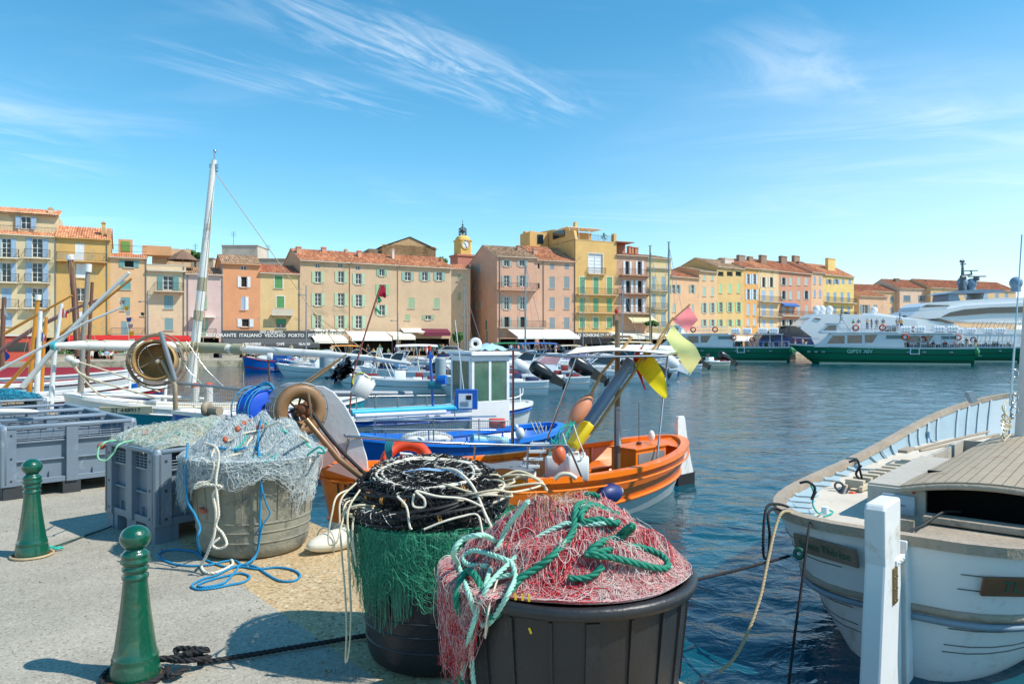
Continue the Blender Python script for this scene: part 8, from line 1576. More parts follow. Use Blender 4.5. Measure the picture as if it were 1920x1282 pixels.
# ================================================================ people
def make_person(pose):
 J = {'pel': (0, 0, .94), 'che': (0, 0, 1.24), 'nk': (0, 0, 1.46), 'hd': (0, -.01, 1.56), 'top': (0, -.01, 1.66)}; leg = {}
 for s in (-1, 1):
  n = 'L' if s < 0 else 'R'; J['sh'+n] = (s*.17, 0, 1.38); st = pose in ('walk',) and s
  if pose == 'sit': J['el'+n] = (s*.22, -.08, 1.14); J['wr'+n] = (s*.14, -.28, 1.05); J['ha'+n] = (s*.12, -.36, 1.06)
  elif pose == 'lift': J['el'+n] = (s*.24, -.16, 1.2); J['wr'+n] = (s*.10, -.26, 1.40); J['ha'+n] = (s*.07, -.27, 1.48)
  else: J['el'+n] = (s*.23, st*.06, 1.12); J['wr'+n] = (s*.24, -.08+st*.14, .90); J['ha'+n] = (s*.23, -.11+st*.16, .81)
  J['hp'+n] = (s*.09, 0, .90)
  if pose == 'sit': J['kn'+n] = (s*.12, -.42, .92); J['an'+n] = (s*.12, -.45, .50); J['to'+n] = (s*.12, -.60, .46)
  else: J['kn'+n] = (s*.10, -.02-st*.14, .50); J['an'+n] = (s*.10, .02-st*.26+(.1 if st > 0 else 0), .08); J['to'+n] = (s*.11, -.13-st*.26+(.1 if st > 0 else 0), .04)
 rd = {'pel': .13, 'che': .135, 'nk': .055, 'hd': .085, 'top': .07, 'sh': .07, 'el': .045, 'wr': .03, 'ha': .035, 'hp': .095, 'kn': .058, 'an': .038, 'to': .035}
 names = list(J); ed = [('pel', 'che'), ('che', 'nk'), ('nk', 'hd'), ('hd', 'top')]
 for n in 'LR': ed += [('che', 'sh'+n), ('sh'+n, 'el'+n), ('el'+n, 'wr'+n), ('wr'+n, 'ha'+n), ('pel', 'hp'+n), ('hp'+n, 'kn'+n), ('kn'+n, 'an'+n), ('an'+n, 'to'+n)]
 dz = -.50 if pose == 'sit' else 0
 me = bpy.data.meshes.new('p'); me.from_pydata([Vector(J[n])+Vector((0, 0, dz)) for n in names], [(names.index(a), names.index(b)) for a, b in ed], []); o = bpy.data.objects.new('p', me); COL.objects.link(o)
 m = o.modifiers.new('s', 'SKIN'); o.modifiers.new('u', 'SUBSURF').levels = 1
 for i, n in enumerate(names):
  r = rd.get(n) or rd[n[:2]]; me.skin_vertices[0].data[i].radius = (r*(1.25 if n in ('che', 'pel') else 1), r*.85 if n in ('che', 'pel') else r); me.skin_vertices[0].data[i].use_root = n == 'pel'
 dg = bpy.context.evaluated_depsgraph_get(); body = bpy.data.meshes.new_from_object(o.evaluated_get(dg)); bpy.data.objects.remove(o); body.name = 'person_body'
 pts = {n: np.array(J[n])+np.array([0, 0, dz]) for n in names}; segs = [(a, b) for a, b in ed]
 def near(c):
  best = None
  for a, b in segs:
   p, q = pts[a], pts[b]; t = min(1, max(0, np.dot(c-p, q-p)/np.dot(q-p, q-p))); d = np.linalg.norm(c-p-(q-p)*t)-.3*(rd.get(a) or rd[a[:2]])
   if best is None or d < best[0]: best = (d, a, b, t)
  return best
 parts = {'shirt': [], 'trousers': [], 'hair': []}
 for p in body.polygons:
  c = np.array(p.center); _, a, b, t = near(c)
  if a in ('pel', 'che') and b in ('che', 'nk') and not (b == 'nk' and t > .75) or b[:2] == 'sh' or (a[:2] == 'sh' and t < .75): parts['shirt'].append(p.index)
  if b[:2] == 'hp' or a[:2] == 'hp' or (a[:2] == 'kn' and pose == 'lift'): parts['trousers'].append(p.index)
  if b == 'top' or (a, b) == ('nk', 'hd'):
   if c[2]+dz*0 > pts['hd'][2]+.03 or (c[1] > .03 and c[2] > pts['hd'][2]-.05): parts['hair'].append(p.index)
 out = {'body': body}
 for k, off in (('shirt', .018), ('trousers', .014), ('hair', .014)):
  used = {}; vs = []; fs = []
  for i in parts[k]:
   f = []
   for v in body.polygons[i].vertices:
    if v not in used: used[v] = len(vs); vs.append(body.vertices[v].co+body.vertices[v].normal*off)
    f.append(used[v])
   fs.append(f)
  q = bpy.data.meshes.new('person_'+k); q.from_pydata(vs, [], fs); q.polygons.foreach_set('use_smooth', [True]*len(fs)); q.materials.append(None); q.update(); out[k] = q
 body.materials.clear(); body.materials.append(mat('skin', 'c08a68', .6)); body.polygons.foreach_set('use_smooth', [True]*len(body.polygons)); return out
POSES = {k: make_person(k) for k in ('stand', 'walk', 'sit', 'lift')}
CLO = {'white': 'e4e2de', 'navy': '26345c', 'red': 'b02c30', 'pale blue': '8fb2d0', 'black': '222226', 'grey': '85888c', 'pink': 'd98fa0', 'green': '3f7a55', 'yellow': 'd9b54a', 'beige': 'c4b08c'}
HAIR = ['3a2a20', '6b4a30', 'b8945c', '8d8a85', '241c18']; prng = random.Random(5); ORD = ['leftmost', 'second from left', 'third from left', 'fourth from left', 'fifth from left', 'sixth from left', 'seventh from left', 'eighth from left', 'ninth from left', 'tenth from left', 'eleventh from left', 'twelfth from left']
def cm(h): return mat('cloth_'+h, h, .85)
def people(where, group, spots, z, poses=('stand', 'walk'), face=None, s=1.0):
 for i, (px, Y) in enumerate(sorted(spots)):
  po = prng.choice(poses); a, b = prng.choice(list(CLO)), prng.choice(['navy', 'black', 'beige', 'white', 'grey']); v = {'sit': 'seated', 'walk': 'walking', 'stand': 'standing', 'lift': 'photographing'}[po]
  p = P(px, 0, Y); o = thing('person', f'{v} person in {a} top, {ORD[i % 12]} {where}', 'person', (p.x, Y, z), prng.uniform(-.9, .9) if face is None else face+prng.uniform(-.4, .4), group); o.scale = (s, s, s*prng.uniform(.95, 1.05)); M_ = POSES[po]
  bo = link_mesh('body', M_['body'], o)
  for k, h in (('shirt', CLO[a]), ('trousers', CLO[b]), ('hair', prng.choice(HAIR))):
   q = link_mesh(k, M_[k], o); q.material_slots[0].link = 'OBJECT'; q.material_slots[0].material = cm(h)
# ================================================================ ferries
FG = mat('ferry_green', '077050', .3, var=.06, coat=.3); FW = paint('ferry_white', 'dfe3e6', .35, amt=.02); FGL = mat('fender_green', '12804a', .4, coat=.3); DKW = mat('ferry_glass', '5b6b70', .08, var=.4, scale=.5, spec=.8)
def prismxz(mb, pts, y, d, m=0): mb.prism([(x, y, z) for x, z in pts], (0, d, 0), m)
def ferry(label, stern, bow, name=None):
 o, L = boat_thing('ferry', label, stern, bow, 'passenger ferry', 'green and white passenger ferries'); B = 5.0
 bands = [(0, .62, FG), (.62, .66, mat('ferry_line', '06301f', .5)), (.66, .94, FG), (.94, 1, FW)]
 make_hull(o, L, B, (2.0, 2.05, 2.45), bands, cap=FW, inner=FW, floor_z=1.55, tr=.9, blunt=(.2, .5), zb=-.3, rake=(0, 3.4), p_mid=.10, p_end=.35, beam_pow=2.2, peak=.5, strake=(.35, .06, mat('ferry_line', '06301f', .5)), floor=mat('ferry_deck', '9aa0a2', .7), tap=(.99, .97))
 mb = MB(); mb.box((L*.42, 0, .06), (L*.80, B*.88, .16)); mb.build('boot_top', P_CREAM, o)
 y = B/2-.35; w = 2*y; x0, x1 = L*.36, L*.86; z0, z1 = 2.05, 3.8; mb = MB(); t = .08
 side = [(x0, z0), (x1-.2, z0), (x1-2.2, z1), (x0, z1)]
 wins = [[(L*.78-.0, 2.5), (L*.68, 2.5), (L*.68, 3.5), (L*.745, 3.5)], [(L*.665, 2.55), (L*.585, 2.55), (L*.585, 3.55), (L*.665, 3.55)], [(L*.57, 2.6), (L*.53, 2.6), (L*.50, 3.6), (L*.57, 3.6)]]
 prismxz(mb, side, -y, t); prismxz(mb, side, y-t, t); mb.prism([(x1-.2, -y+t, z0), (x1-.2, y-t, z0), (x1-2.2, y-t, z1), (x1-2.2, -y+t, z1)], (-.08, 0, 0)); mb.box((x0+.04, 0, (z0+z1)/2), (.08, w-2*t, z1-z0)); mb.build('superstructure', FW, o)
 for ws in wins:
  for yy in (-y-.012, y-.008): mb = MB(); prismxz(mb, ws, yy, .02); mb.build('window', DKW, o)
 for yy in (-y-.01, y+.01): mb = MB(); mb.box((L*.41, yy, 3.3), (1.9, .03, .45)); mb.build('vent', mat('vent_grey', '7f8b86', .6), o)
 mb = MB(); mb.box((L*.60, 0, z1+.05), (L*.42, w+.3, .10)); mb.box((L*.22, 0, z1-.05), (L*.36, w+.1, .09)); mb.build('upper_deck', FW, o, bevel=.03)
 mb = MB(); prismxz(mb, [(L*.70, z1+.1), (L*.83, z1+.1), (L*.77, z1+1.15), (L*.71, z1+1.2)], -y*.8, w*.8); mb.box((L*.735, 0, z1+1.23), (L*.10, w*.84, .08)); mb.build('pilot_house', FW, o)
 for yy in (-y*.8-.02, y*.8+.005): mb = MB(); prismxz(mb, [(L*.725, z1+.35), (L*.80, z1+.35), (L*.765, z1+1.0), (L*.725, z1+1.0)], yy, .015); mb.build('window', DKW, o)
 mb = MB()
 for yy in (-y, y):
  mb.tube([(L*.40, yy, z1+1.0), (L*.70, yy, z1+1.0)], .03, 5); mb.tube([(L*.40, yy, z1+.55), (L*.70, yy, z1+.55)], .02, 5)
  for k in range(9): mb.tube([(L*(.40+.0375*k), yy, z1), (L*(.40+.0375*k), yy, z1+1)], .02, 4)
  mb.tube([(0.1, yy, 2.75), (x0, yy, 2.75)], .025, 5)
  for k in range(12): mb.tube([(.1+(x0-.1)*k/11, yy, 2.0), (.1+(x0-.1)*k/11, yy, 2.75)], .018, 4)
  mb.tube([(L*.82, yy*.8, 3.1), (L*.97, yy*.2, 3.3)], .025, 5)
  for k in range(5): mb.tube([(L*(.05+.075*k), yy, 2.0), (L*(.05+.075*k), yy, z1-.1)], .035, 5)
 mb.build('railing', mat('rail_white', 'd9dddf', .4), o)
 for k, x in enumerate((L*.10, L*.17, L*.27, L*.345)):
  mb = MB(); z = z1+.45; mb.tube([(x-.55, -y*.5, z), (x+.55, -y*.5, z)], .42, 14); mb.tube([(x-.62, -y*.5, z), (x-.55, -y*.5, z)], [.25, .42], 14); mb.tube([(x+.55, -y*.5, z), (x+.62, -y*.5, z)], [.42, .25], 14); [mb.torus((x+d_, -y*.5, z), .43, .02, (1, 0, 0), 16, 4, 1) for d_ in (-.3, 0, .3)]; mb.build('life_raft', [FW, ALU], o)
 for k, (x, z, yy) in enumerate(((L*.62, z1+.65, -y-.06), (L*.475, z1+.65, -y-.06), (L*.355, 3.3, -y-.06), (L*.24, 3.0, y*.3))): mb = MB(); mb.torus((x, yy, z), .33, .09, (0, 1, 0), 20, 7); mb.build('life_ring', LB, o)
 for sy in (-1, 1): mb = MB(); mb.tube([(L*.36, sy*y*.8, 2.1), (L*.40, sy*y*.8, z1)], .06, 5); [mb.bar((L*(.36+.004*k), sy*y*.8-.3, 2.2+.2*k), (L*(.36+.004*k), sy*y*.8+.3, 2.2+.2*k), .2, .04) for k in range(10)]; mb.build('stairs', FW, o)
 mb = MB()
 for k in range(9):
  for sy in (-1.2, 0, 1.2): mb.box((L*(.04+.035*k), sy*1.2, 1.85), (.45, 1.0, .08)); mb.box((L*(.04+.035*k)-.2, sy*1.2, 2.15), (.06, 1.0, .55))
 mb.build('benches', mat('bench_grey', 'aab2b4', .5), o)
 mb = MB(); mb.box((-.35, 0, 1.05), (.9, B*.8, .06)); mb.build('stern_platform', ALU, o)
 for k, (x, yy, z, r, h) in enumerate(((-.15, -B*.46, 1.5, .30, .55), (-.3, -B*.25, 1.55, .45, .45), (-.35, B*.05, 1.4, .5, .5), (-.3, B*.3, 1.6, .45, .45))): mb = MB(); mb.ball((x, yy, z), (r, r, h), 14); mb.build('fender', FGL, o)
 mb = MB(); mb.box((L*.33, -B/2-.03, 1.55), (.12, .06, .75)); mb.box((L*.285, -B/2-.03, 1.55), (.12, .06, .75)); mb.box((L*.3075, -B/2-.03, 1.25), (.95, .05, .1)); mb.build('gate_frame', FW, o)
 mb = MB()
 for x in (.12, .26, .34, .56, .80, .84, .88): mb.ball((L*x, -B/2*(1 if x < .7 else 1-(x-.7)*1.3)+.03, 1.45), (.26, .07, .14), 10)
 mb.build('porthole', ALU, o)
 mb = MB(); mb.tube([(L*.70, 0, z1+1.2), (L*.69, 0, z1+3.2)], .05, 6); mb.tube([(L*.69, -.7, z1+2.4), (L*.69, .7, z1+2.4)], .03, 5); mb.tube([(L*.63, .6, z1), (L*.71, .3, z1+2.6)], .03, 5); mb.ball((L*.66, 0, z1+2.6), (.4, .4, .18), 10); [mb.box((L*.69, 0, z1+1.7+.3*k), (.3, .2, .1)) for k in range(5)]; mb.build('radar_mast', mat('mast_darkgrey', '5f686d', .5), o)
 if name: t = text(name, .62, mat('ltr_mint', 'a9d8c4', .5), o, frame_at((L*.56, -B/2-.02, 1.52), (-1, 0, 0), (0, 0, 1)) if False else frame_at((L*.55, -B/2-.03, 1.5), (1, 0, 0), (0, 0, 1)), depth=.01, bold=.008)
 return o, L
def ferry_l(label, stern, bow, name=None):
 o, L = ferry(label, stern, bow, None)
 for c in list(COL.objects):
  if c.parent == o and c.type == 'MESH': c.scale.y = -1
 if name:
  t = text(name, .66, mat('ltr_mint', 'a9d8c4', .5), o, frame_at((L*.60, 2.5+.04, 1.52), (-1, 0, 0), (0, 0, 1)), depth=.01, bold=.01)
 return o, L
f1_, _ = ferry_l('main green and white passenger ferry with its name in pale letters on the side', (55.6, 90.6), (36.0, 97.5), 'GIPSY XIV')
f2_, _ = ferry_l('green passenger ferry partly hidden behind the flags, left of the main one', (38.5, 103.5), (19, 110.5)); f3_, _ = ferry_l('green passenger ferry at the right edge behind the main one', (69.5, 103), (50, 110))
people('on the main ferry aft deck', 'ferry passengers', [(1688, 94.2), (1700, 94), (1722, 93), (1740, 93.2), (1750, 92.6), (1772, 92.2), (1790, 92.4), (1802, 91.6)], 1.62, ('sit',), s=1.05)
people('at the main ferry stern rail', 'ferry passengers', [(1812, 91.2), (1829, 91)], 1.6, ('stand',)); people('on the main ferry upper deck', 'ferry passengers', [(1600, 96), (1610, 95.6), (1626, 95), (1634, 96.2), (1644, 95), (1656, 95.4), (1682, 94.6), (1690, 95)], 4.25, ('stand', 'lift', 'walk'), s=.85)
people('in the main ferry bow', 'ferry passengers', [(1491, 97), (1505, 97), (1511, 97.4)], 1.95, ('stand',), s=.8); people('on the left ferry stern deck', 'ferry passengers', [(1378, 106), (1388, 106), (1400, 105.6), (1436, 104.6), (1448, 104.4), (1464, 104)], 1.6, ('stand', 'sit'))
people('on the ferry at the right edge', 'ferry passengers', [(1848, 104.6), (1862, 104.6), (1866, 103.9), (1870, 104), (1890, 103.6)], 1.62, ('stand', 'sit'))
# ================================================================ yachts
def yacht(label, Y, layers, dz, cat='superyacht', domes=(), extra=None):
 o = thing('superyacht' if cat == 'superyacht' else 'motor_yacht', label, cat, P(layers[0][1][0][0], 660, Y), 0)
 for nm, pts, w, y0, m in layers:
  ps = [P(x, y, Y) for x, y in pts]; n = len(ps); c = sum(ps, Vector())/n; mb = MB(); secs = []
  for dy, k in ((0, .985), (.25, 1), (w-.25, 1), (w, .985)): secs.append([Vector((c.x+(p.x-c.x)*k, Y+y0+dy, c.z+(p.z-c.z)*k)) for p in ps])
  mb.loft(secs, closed=True, caps=True, sm=False); wpart(nm, mb, m, o)
 for x, y, r, m in domes: mb = MB(); c = P(x, y, Y+3.5); mb.ball(c, (r, r, r*1.05), 18); mb.tube([c-Vector((0, 0, r*1.5)), c-Vector((0, 0, r*.6))], r*.75, 14); wpart('satellite_dome', mb, m, o)
 return o
YW = mat('yacht_white', 'dfe4e8', .2, var=.03, coat=.5); YG = mat('yacht_bluegrey', '7d93a6', .35); YGL = mat('yacht_glass', '1e2f42', .05, spec=.8)
def zr(*p): return [(1680+x/5.342, 460+y/5.342) for x, y in p]
sy = yacht('huge white superyacht with grey domes and radar mast behind the ferries', 128, [('hull', zr((480, 800), (700, 820), (1500, 850), (1500, 1060), (560, 1060), (500, 900)), 9, 0, YW), ('main_deck', zr((150, 720), (225, 655), (500, 640), (700, 600), (1500, 560), (1500, 790), (760, 770), (520, 745)), 8, .5, YW),
  ('bridge_deck', zr((275, 610), (350, 570), (700, 548), (1120, 520), (1500, 520), (1500, 640), (250, 650)), 7, 1, YW), ('hardtop', zr((540, 480), (640, 452), (900, 432), (1150, 440), (1150, 462), (700, 478)), 6, 1.5, YG), ('hardtop_leg', zr((590, 550), (600, 480), (690, 478), (715, 548)), 5, 2, YG),
  ('side_glass', zr((470, 715), (560, 670), (700, 640), (960, 620), (1500, 605), (1500, 668), (960, 678), (700, 700)), .3, .3, YGL), ('upper_glass', zr((285, 612), (340, 592), (570, 598), (560, 606), (330, 616)), .3, .8, YGL), ('gear_arch', zr((940, 545), (960, 470), (990, 470), (1000, 545)), 5, 2, YW)], 0,
  domes=[(1680+665/5.342, 460+378/5.342, 4.3, YG), (1680+755/5.342, 460+385/5.342, 3.6, YG), (1680+1205/5.342, 460+378/5.342, 4.6, YG)][:0]+[(1804.5, 530, .86*9*.75/6*.95, YG), (1821, 532, .9, YG), (1905, 530.5, 1.05, YG)])
mb = MB();
def zl(*p): return [P(1680+x/5.342, 460+y/5.342, 131) for x, y in p]
mb.tube(zl((665, 440), (668, 300), (665, 150)), [.6, .3, .12], 8); mb.tube(zl((668, 256), (820, 252)), .1, 5); mb.tube(zl((680, 300), (760, 290), (750, 255)), .18, 5); mb.tube(zl((720, 312), (900, 310)), .12, 5); mb.tube(zl((805, 355), (805, 318)), .5, 8); mb.tube(zl((645, 190), (700, 187)), .12, 5); mb.tube(zl((645, 160), (680, 160)), .3, 6); mb.tube(zl((650, 325), (690, 325)), .5, 6); wpart('radar_mast', mb, mat('mast_darkgrey', '5f686d', .5), sy)
mb = MB(); zf = lambda x, y: P(1680+x/5.342, 460+y/5.342, 127.5)
for k in range(16): mb.tube([zf(760+42*k, 828+k), zf(790+42*k, 765)], .05, 4)
mb.tube([zf(760, 765), zf(1450, 765)], .05, 4); wpart('railing', mb, STEEL, sy)
yacht('white motor yacht with three white domes left of the main ferry wheelhouse', 116, [('hull', ((1500, 612), (1530, 588), (1640, 590), (1720, 600), (1740, 650), (1500, 650)), 5, 0, YW), ('flybridge', ((1519, 595), (1526, 590), (1600, 596), (1650, 601), (1650, 608), (1560, 608), (1525, 603)), 4.5, .3, YW), ('side_glass', ((1525, 597), (1530, 596), (1540, 598), (1535, 600)), .3, -.1, YGL)], 0, 'motor yacht', domes=[(1531, 580, .60, FW), (1541, 580, .60, FW), (1555, 580, .58, FW)])
yacht('white motor yacht with a single small dome behind the ferry upper deck', 118, [('hull', ((1625, 596), (1640, 588), (1680, 592), (1790, 606), (1830, 650), (1630, 650)), 5, 0, YW), ('windscreen', ((1745, 598), (1760, 596), (1790, 606), (1775, 606)), 4, -.1, YGL), ('flybridge', ((1630, 592), (1642, 586), (1700, 594), (1690, 600)), 4, .3, YW)], 0, 'motor yacht', domes=[(1639, 582, .55, FW)])
nv = yacht('dark navy motor yacht with sharp raked windows behind the left ferry', 114, [('hull', ((1418, 650), (1425, 636), (1520, 630), (1530, 650)), 5, 0, P_NAVY), ('superstructure', ((1422, 642), (1436, 622), (1485, 612), (1500, 614), (1524, 632), (1520, 640)), 4.4, .3, mat('navy_gloss', '16263c', .15, coat=.5)), ('hardtop', ((1470, 612), (1478, 610), (1500, 611), (1496, 614)), 3, 1, mat('navy_gloss', '16263c', .15))], 0, 'motor yacht')
# ================================================================ shops along the far quay
def shop_frame(px, Y, dd): return None
def awn(o_name, label, pa, pb, top, bot, out, m, Ya, Yb, signs=(), valance=.35, group=None, fascia=None, legs=True):
 """sloping awning between photo columns pa and pb"""
 A_, B_ = P(pa, top, Ya), P(pb, top, Yb); d = (B_-A_); d.z = 0; d.normalize(); n = Vector((d.y, -d.x, 0)); B_ = Vector((B_.x, B_.y, A_.z)); zb = E-(bot-CY)/F*(Ya-out); o = thing(o_name, label, 'awning', (A_.x, A_.y, FZ), math.atan2(d.y, d.x), group); A2, B2_ = A_+n*out, B_+n*out; A2.z = B2_.z = zb
 mb = MB(); mb.loft([[A_, B_], [A2, B2_], [A2-Vector((0, 0, valance)), B2_-Vector((0, 0, valance))]], sm=False); mb.loft([[A_-Vector((0, 0, .04)), B_-Vector((0, 0, .04))], [A2+Vector((0, 0, -.04))-n*.03, B2_+Vector((0, 0, -.04))-n*.03], [A2-n*.03-Vector((0, 0, valance)), B2_-n*.03-Vector((0, 0, valance))]], sm=False); wpart('canvas', mb, m, o, fix=False)
 if legs:
  mb = MB(); L = (B_-A_).length; k = max(1, int(L/4)); [mb.tube([A2+d*(L*i/k)-n*.1-Vector((0, 0, .02)), Vector(((A2+d*(L*i/k)-n*.1).x, (A2+d*(L*i/k)-n*.1).y, FZ))], .04, 5) for i in range(k+1)]; wpart('frame', mb, IRON, o)
 if fascia:
  fh, fm = fascia; mb = MB(); c = (A_+B_)/2+n*.1; R_ = Matrix.Rotation(math.atan2(d.y, d.x), 3, 'Z'); mb.box(c+Vector((0, 0, fh/2)), ((B_-A_).length, .15, fh), R=R_); wpart('fascia', mb, fm, o)
 for tx, px, py, sz, tm, onv in signs:
  r = (px-CX)/F; t = (r*A_.y-A_.x)/(d.x-r*d.y); p = A_+d*t
  if onv: p = p+n*(out+.02);
  else: p = p+n*.19
  p.z = E-(py-CY)/F*p.y; t_ = text(tx, sz, tm, None, frame_at(p, d, (0, 0, 1)), depth=.01, bold=.012); t_.parent = o; t_.matrix_parent_inverse = o.matrix_basis.inverted()
 return o
AG = mat('awning_grey', '4d5153', .85); AC = mat('awning_cream', 'e3dccb', .85, var=.05); ARd = mat('awning_red', 'b8161a', .8); TXW = mat('sign_white', 'ece8e0', .6); TXD = mat('sign_dark', '3b3a38', .6)
awn('awning', 'long red awning over the cafes under the yellow, peach and beige houses', 127, 354, 628, 637, 2.6, ARd, 87.4, 94, valance=.4)
awn('awning', 'grey restaurant awning with white lettering under the orange and ochre houses', 416, 590, 633, 645, 2.8, AG, 95.5, 101, [('RISTORANTE  ITALIANO  VECCHIO  PORTO   PIZZERIA', 503, 629, .62, TXW, 0), ('GIGI e RENATO', 508, 622.5, .42, TXW, 0), ('BRASSERIE', 468, 645, .42, TXW, 1), ('CAFÉ', 518, 645, .42, TXW, 1), ('GLACES', 562, 645, .42, TXW, 1)], .5, fascia=(.95, AG))
mb = MB(); p_ = P(508, 622.5, 98.1); mb.ball(p_, (2.3, .12, .45), 16); wpart('sign_arch', mb, AG, COL.objects['awning.001']) if 'awning.001' in COL.objects else mb.build('x', AG)
awn('awning', 'cream creperie awning with dark gothic lettering', 583, 645, 628, 638, 2.4, AC, 101, 103, [('Crêperie Bretonne', 613, 622.5, .75, TXD, 0)], .4, fascia=(.8, AC))
awn('awning', 'two panelled white awning under the middle tan house', 648, 722, 621, 634, 2.6, mat('awning_white', 'eae8e2', .85), 103, 106, valance=.35); awn('awning', 'low beige awning between the white awning and the magenta shop', 724, 766, 622, 630, 2.2, AC, 106, 108, valance=.5); awn('awning', 'small cream awning above the beige one', 750, 790, 615, 622, 1.6, AC, 108, 109.5, valance=.1, legs=False)
awn('awning', 'magenta shop awning at the right end of the tan block', 789, 839, 616, 623, 1.2, mat('awning_magenta', '6a2038', .8), 109, 111, valance=.5, legs=False)
awn('awning', 'large white canvas awning in front of the big pink house', 952, 1066, 617, 631, 4, mat('awning_white', 'eae8e2', .85), 115.5, 119.5, valance=.35)
awn('awning', 'black shop awning with white capital letters below the pink annexe', 1068, 1139, 623, 634, 1.6, mat('awning_black', '1b1d20', .8), 120, 124, [('38  LES BONBONS DU PORT', 1101, 628.5, .72, TXW, 1)], .9, legs=False)
awn('awning', 'pale canopy under the dusty pink house', 1140, 1225, 622, 630, 3, AC, 124, 129, valance=.5); awn('awning', 'cream canopy running under the low peach house', 1228, 1312, 624, 630, 3, AC, 129, 133.5, valance=.4); awn('awning', 'off white canopy under the mustard and ochre houses', 1345, 1460, 630, 635, 3, mat('awning_white', 'eae8e2', .85), 136, 146, valance=.4)
people('under the red awning', 'people on the far quay', [(188, 86.5), (200, 86), (206, 87), (214, 86.8), (218, 86), (236, 88), (262, 89), (322, 91)], FZ, ('sit',)); people('by the grey awning', 'people on the far quay', [(441, 90), (447, 90), (470, 91), (477, 91), (481, 91), (496, 92), (520, 95), (546, 96)], FZ)
people('before the creperie and white awning', 'people on the far quay', [(596, 97), (622, 98), (668, 101), (676, 101), (690, 101), (700, 102), (712, 102), (728, 103), (742, 103), (762, 104)], FZ, ('stand', 'sit', 'walk'))
people('outside the magenta shop', 'people on the far quay', [(776, 106), (786, 106), (800, 107), (812, 107), (826, 108), (838, 108)], FZ); people('before the large white awning', 'people on the far quay', [(958, 111), (972, 111), (990, 112), (1003, 112), (1016, 113), (1030, 113), (1042, 114)], FZ); people('right of the black awning', 'people on the far quay', [(1085, 116), (1098, 117), (1186, 122), (1196, 122), (1206, 123), (1216, 123), (1226, 124), (1236, 124), (1248, 125), (1262, 126), (1275, 127)], FZ)
people('near the far quay left end', 'people on the far quay', [(96, 82), (112, 83), (120, 83), (165, 83), (172, 83.5)], FZ)
pg = random.Random(3)
def table(px, Y, lb):
 p = P(px, 0, Y); o = thing('cafe_table', lb, 'table', (p.x, Y, FZ), 0, 'cafe tables under the awnings'); mb = MB(); mb.tube([(0, 0, .70), (0, 0, .74)], .42, 12); mb.loft([[(.42*math.cos(a), .42*math.sin(a), .74) for a in np.linspace(0, 6.28, 13)], [(.46*math.cos(a), .46*math.sin(a), .45) for a in np.linspace(0, 6.28, 13)]]); mb.build('tablecloth', CANV, o); mb = MB(); mb.tube([(0, 0, 0), (0, 0, .7)], .04, 6); mb.build('leg', IRON, o)
for px, Y, w in ((196, 86.2, 'leftmost under the red awning'), (210, 86.4, 'between two diners under the red awning'), (228, 87.2, 'right of the diners under the red awning'), (470, 96, 'under the left end of the grey awning'), (540, 98, 'under the right end of the grey awning'), (672, 102.4, 'under the left half of the white awning'), (705, 103.6, 'under the right half of the white awning')): table(px, Y, 'cafe table with white cloth, '+w)
LEAF = mat('leaf_green', '3f6b2c', .7, var=.4, scale=8)
def leafy(mb, c, r, n, s, rg):
 for _ in range(n):
  v = Vector((rg.gauss(0, 1), rg.gauss(0, 1), rg.gauss(0, 1))).normalized()*rg.uniform(.4, 1); p = Vector(c)+Vector((v.x*r[0], v.y*r[1], v.z*r[2])); a = Vector((rg.gauss(0, 1), rg.gauss(0, 1), rg.gauss(0, 1))).normalized()*s; b = a.orthogonal().normalized()*s; mb.add([p-a, p+b, p+a, p-b], [(0, 1, 2, 3)])
def planter(px, Y, w, lb):
 p = P(px, 0, Y); o = thing('planter', lb, 'planter', (p.x, Y, FZ), .4, 'stone planters on the far quay'); mb = MB(); mb.box((0, 0, .3), (w, .8, .6)); mb.box((0, 0, .62), (w+.1, .9, .08)); mb.build('trough', conc, o); mb = MB(); leafy(mb, (0, 0, .85), (w*.45, .35, .35), 160, .07, pg); mb.build('foliage', LEAF, o)
for px, Y, w, lb in ((120, 81.5, 2.2, 'stone planter at the left below the yellow house'), (236, 85, 2.4, 'stone planter below the peach house'), (374, 87, 3, 'long stone planter right of the white mast'), (432, 86, 1.8, 'stone planter at the left end of the grey awning'), (592, 96, 3, 'pale stone planter between the grey and the cream awning')): planter(px, Y, w, lb)
for i, (px, Y, w) in enumerate(((766, 107, 'left of the magenta shop'), (797, 108.5, 'under the left half of the magenta awning'), (822, 109.5, 'under the right half of the magenta awning'), (968, 113.5, 'under the left part of the large white awning'), (984, 114, 'beside the first one under the large white awning'), (1022, 115.6, 'under the middle of the large white awning'), (1050, 117, 'under the right end of the large white awning'))):
 p = P(px, 0, Y); o = thing('garment_rack', 'rack of colourful clothes '+w, 'clothes rack', (p.x, Y, FZ), .35, 'clothes racks outside the shops'); mb = MB(); mb.tube([(-.9, 0, 0), (-.9, 0, 1.7), (.9, 0, 1.7), (.9, 0, 0)], .03, 5); mb.build('frame', IRON, o)
 for k in range(8): mb = MB(); x = -.75+.21*k; mb.prism([(x, -.2, 1.62), (x, .2, 1.62), (x, .26, .7), (x, -.26, .7)], (.07, 0, 0)); mb.build('garment', cm(pg.choice(['b02c30', 'e4e2de', '3f8fa8', 'd9b54a', 'd98fa0', '26345c', '3f7a55'])), o)
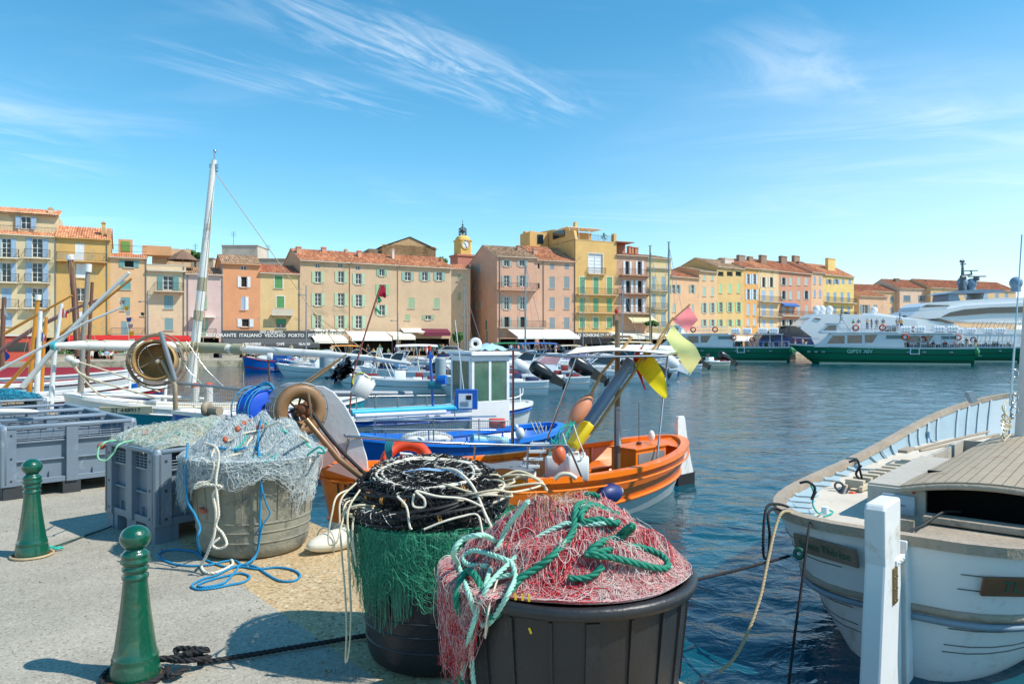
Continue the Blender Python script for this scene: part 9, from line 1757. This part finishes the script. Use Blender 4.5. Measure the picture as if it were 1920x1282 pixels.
def lamp(px, Y, y1, lb):
 p = P(px, 0, Y); z = E-(y1-CY)/F*Y; o = thing('street_lamp', lb, 'street lamp', (p.x, Y, FZ), 0, 'street lamps on the far quay'); mb = MB(); mb.tube([(0, 0, 0), (0, 0, z-FZ)], [.10, .06], 8); mb.build('pole', GALV, o); mb = MB(); mb.tube([(0, 0, z-FZ-1.2), (-.7, 0, z-FZ-1.1)], .035, 5); mb.ball((-.8, 0, z-FZ-1.15), (.25, .14, .08), 8); mb.build('lamp_arm', GALV, o)
for px, Y, y1, lb in ((277, 79, 545, 'thin grey lamp post in front of the beige house'), (574, 90, 535, 'tall grey lamp post between the ochre and tan houses'), (746, 100, 585, 'grey lamp post with two lamps before the wide tan house'), (876, 108, 575, 'grey lamp post at the mouth of the lane'), (1424, 132, 540, 'grey lamp post before the ochre houses behind the left ferry')): lamp(px, Y, y1, lb)
o = thing('parked_car', 'silver car parked at the mouth of the lane behind the canopy boat', 'car', (P(845, 0, 108).x, 108, FZ), .3); mb = MB(); prismxz(mb, [(-2, .3), (2, .3), (2.05, .75), (1.3, .95), (.7, 1.4), (-1.0, 1.42), (-1.7, .95), (-2.05, .85)], -.85, 1.7); mb.build('body', mat('car_silver', 'a9afb4', .3, .4, coat=.5), o, bevel=.08); mb = MB(); prismxz(mb, [(1.15, .95), (.65, 1.34), (-.95, 1.36), (-1.5, .95)], -.87, 1.74); mb.build('windows', GLASS, o)
for x in (-1.3, 1.3):
 for y in (-.8, .8): mb = MB(); mb.tube([(x, y-.1, .32), (x, y+.1, .32)], .32, 14); mb.build('wheel', BLACKP, o)
o = thing('kiosk', 'small red kiosk with a window behind the striped boats at the left', 'kiosk', (P(32, 0, 76).x, 76, FZ), .45); mb = MB(); mb.box((0, 1, 1.3), (2.7, 2, 2.6)); mb.build('wall', mat('kiosk_red', 'c9533f', .7), o); mb = MB(); mb.box((.1, -.02, 1.5), (1.8, .06, .9)); mb.build('window', GLASS, o); mb = MB(); mb.box((0, 1, 2.66), (3, 2.3, .12)); mb.build('roof', WHITE, o)
def shrub(lb, px, py, Y, r, n=900):
 c = P(px, py, Y); o = thing('shrub', lb, 'shrub', (c.x, c.y, FZ), 0); mb = MB(); mb.tube([(0, 0, 0), (0, 0, c.z-FZ)], .12, 6); mb.build('stem', mat('bark', '6b5a46', .9), o); mb = MB()
 for k in range(6): leafy(mb, (pg.uniform(-.5, .5)*r[0], pg.uniform(-.4, .4)*r[1], c.z-FZ+pg.uniform(-.3, .3)*r[2]), [v*.5 for v in r], n//6, .16, pg)
 mb.build('foliage', LEAF, o)
shrub('green shrub on the roof terrace left of the tall white mast', 366, 476, 104, (1.9, 1.2, .9)); shrub('dark green treetop between the stone house and the bell tower', 829, 492, 124, (1.4, 1.5, 1.4)); shrub('leafy bush at the mouth of the lane', 862, 632, 112, (1.2, 1, 1.2)); shrub('green hedge plants beneath the beige awning of the dusty pink house', 1222, 606, 124, (1.5, .8, .7))
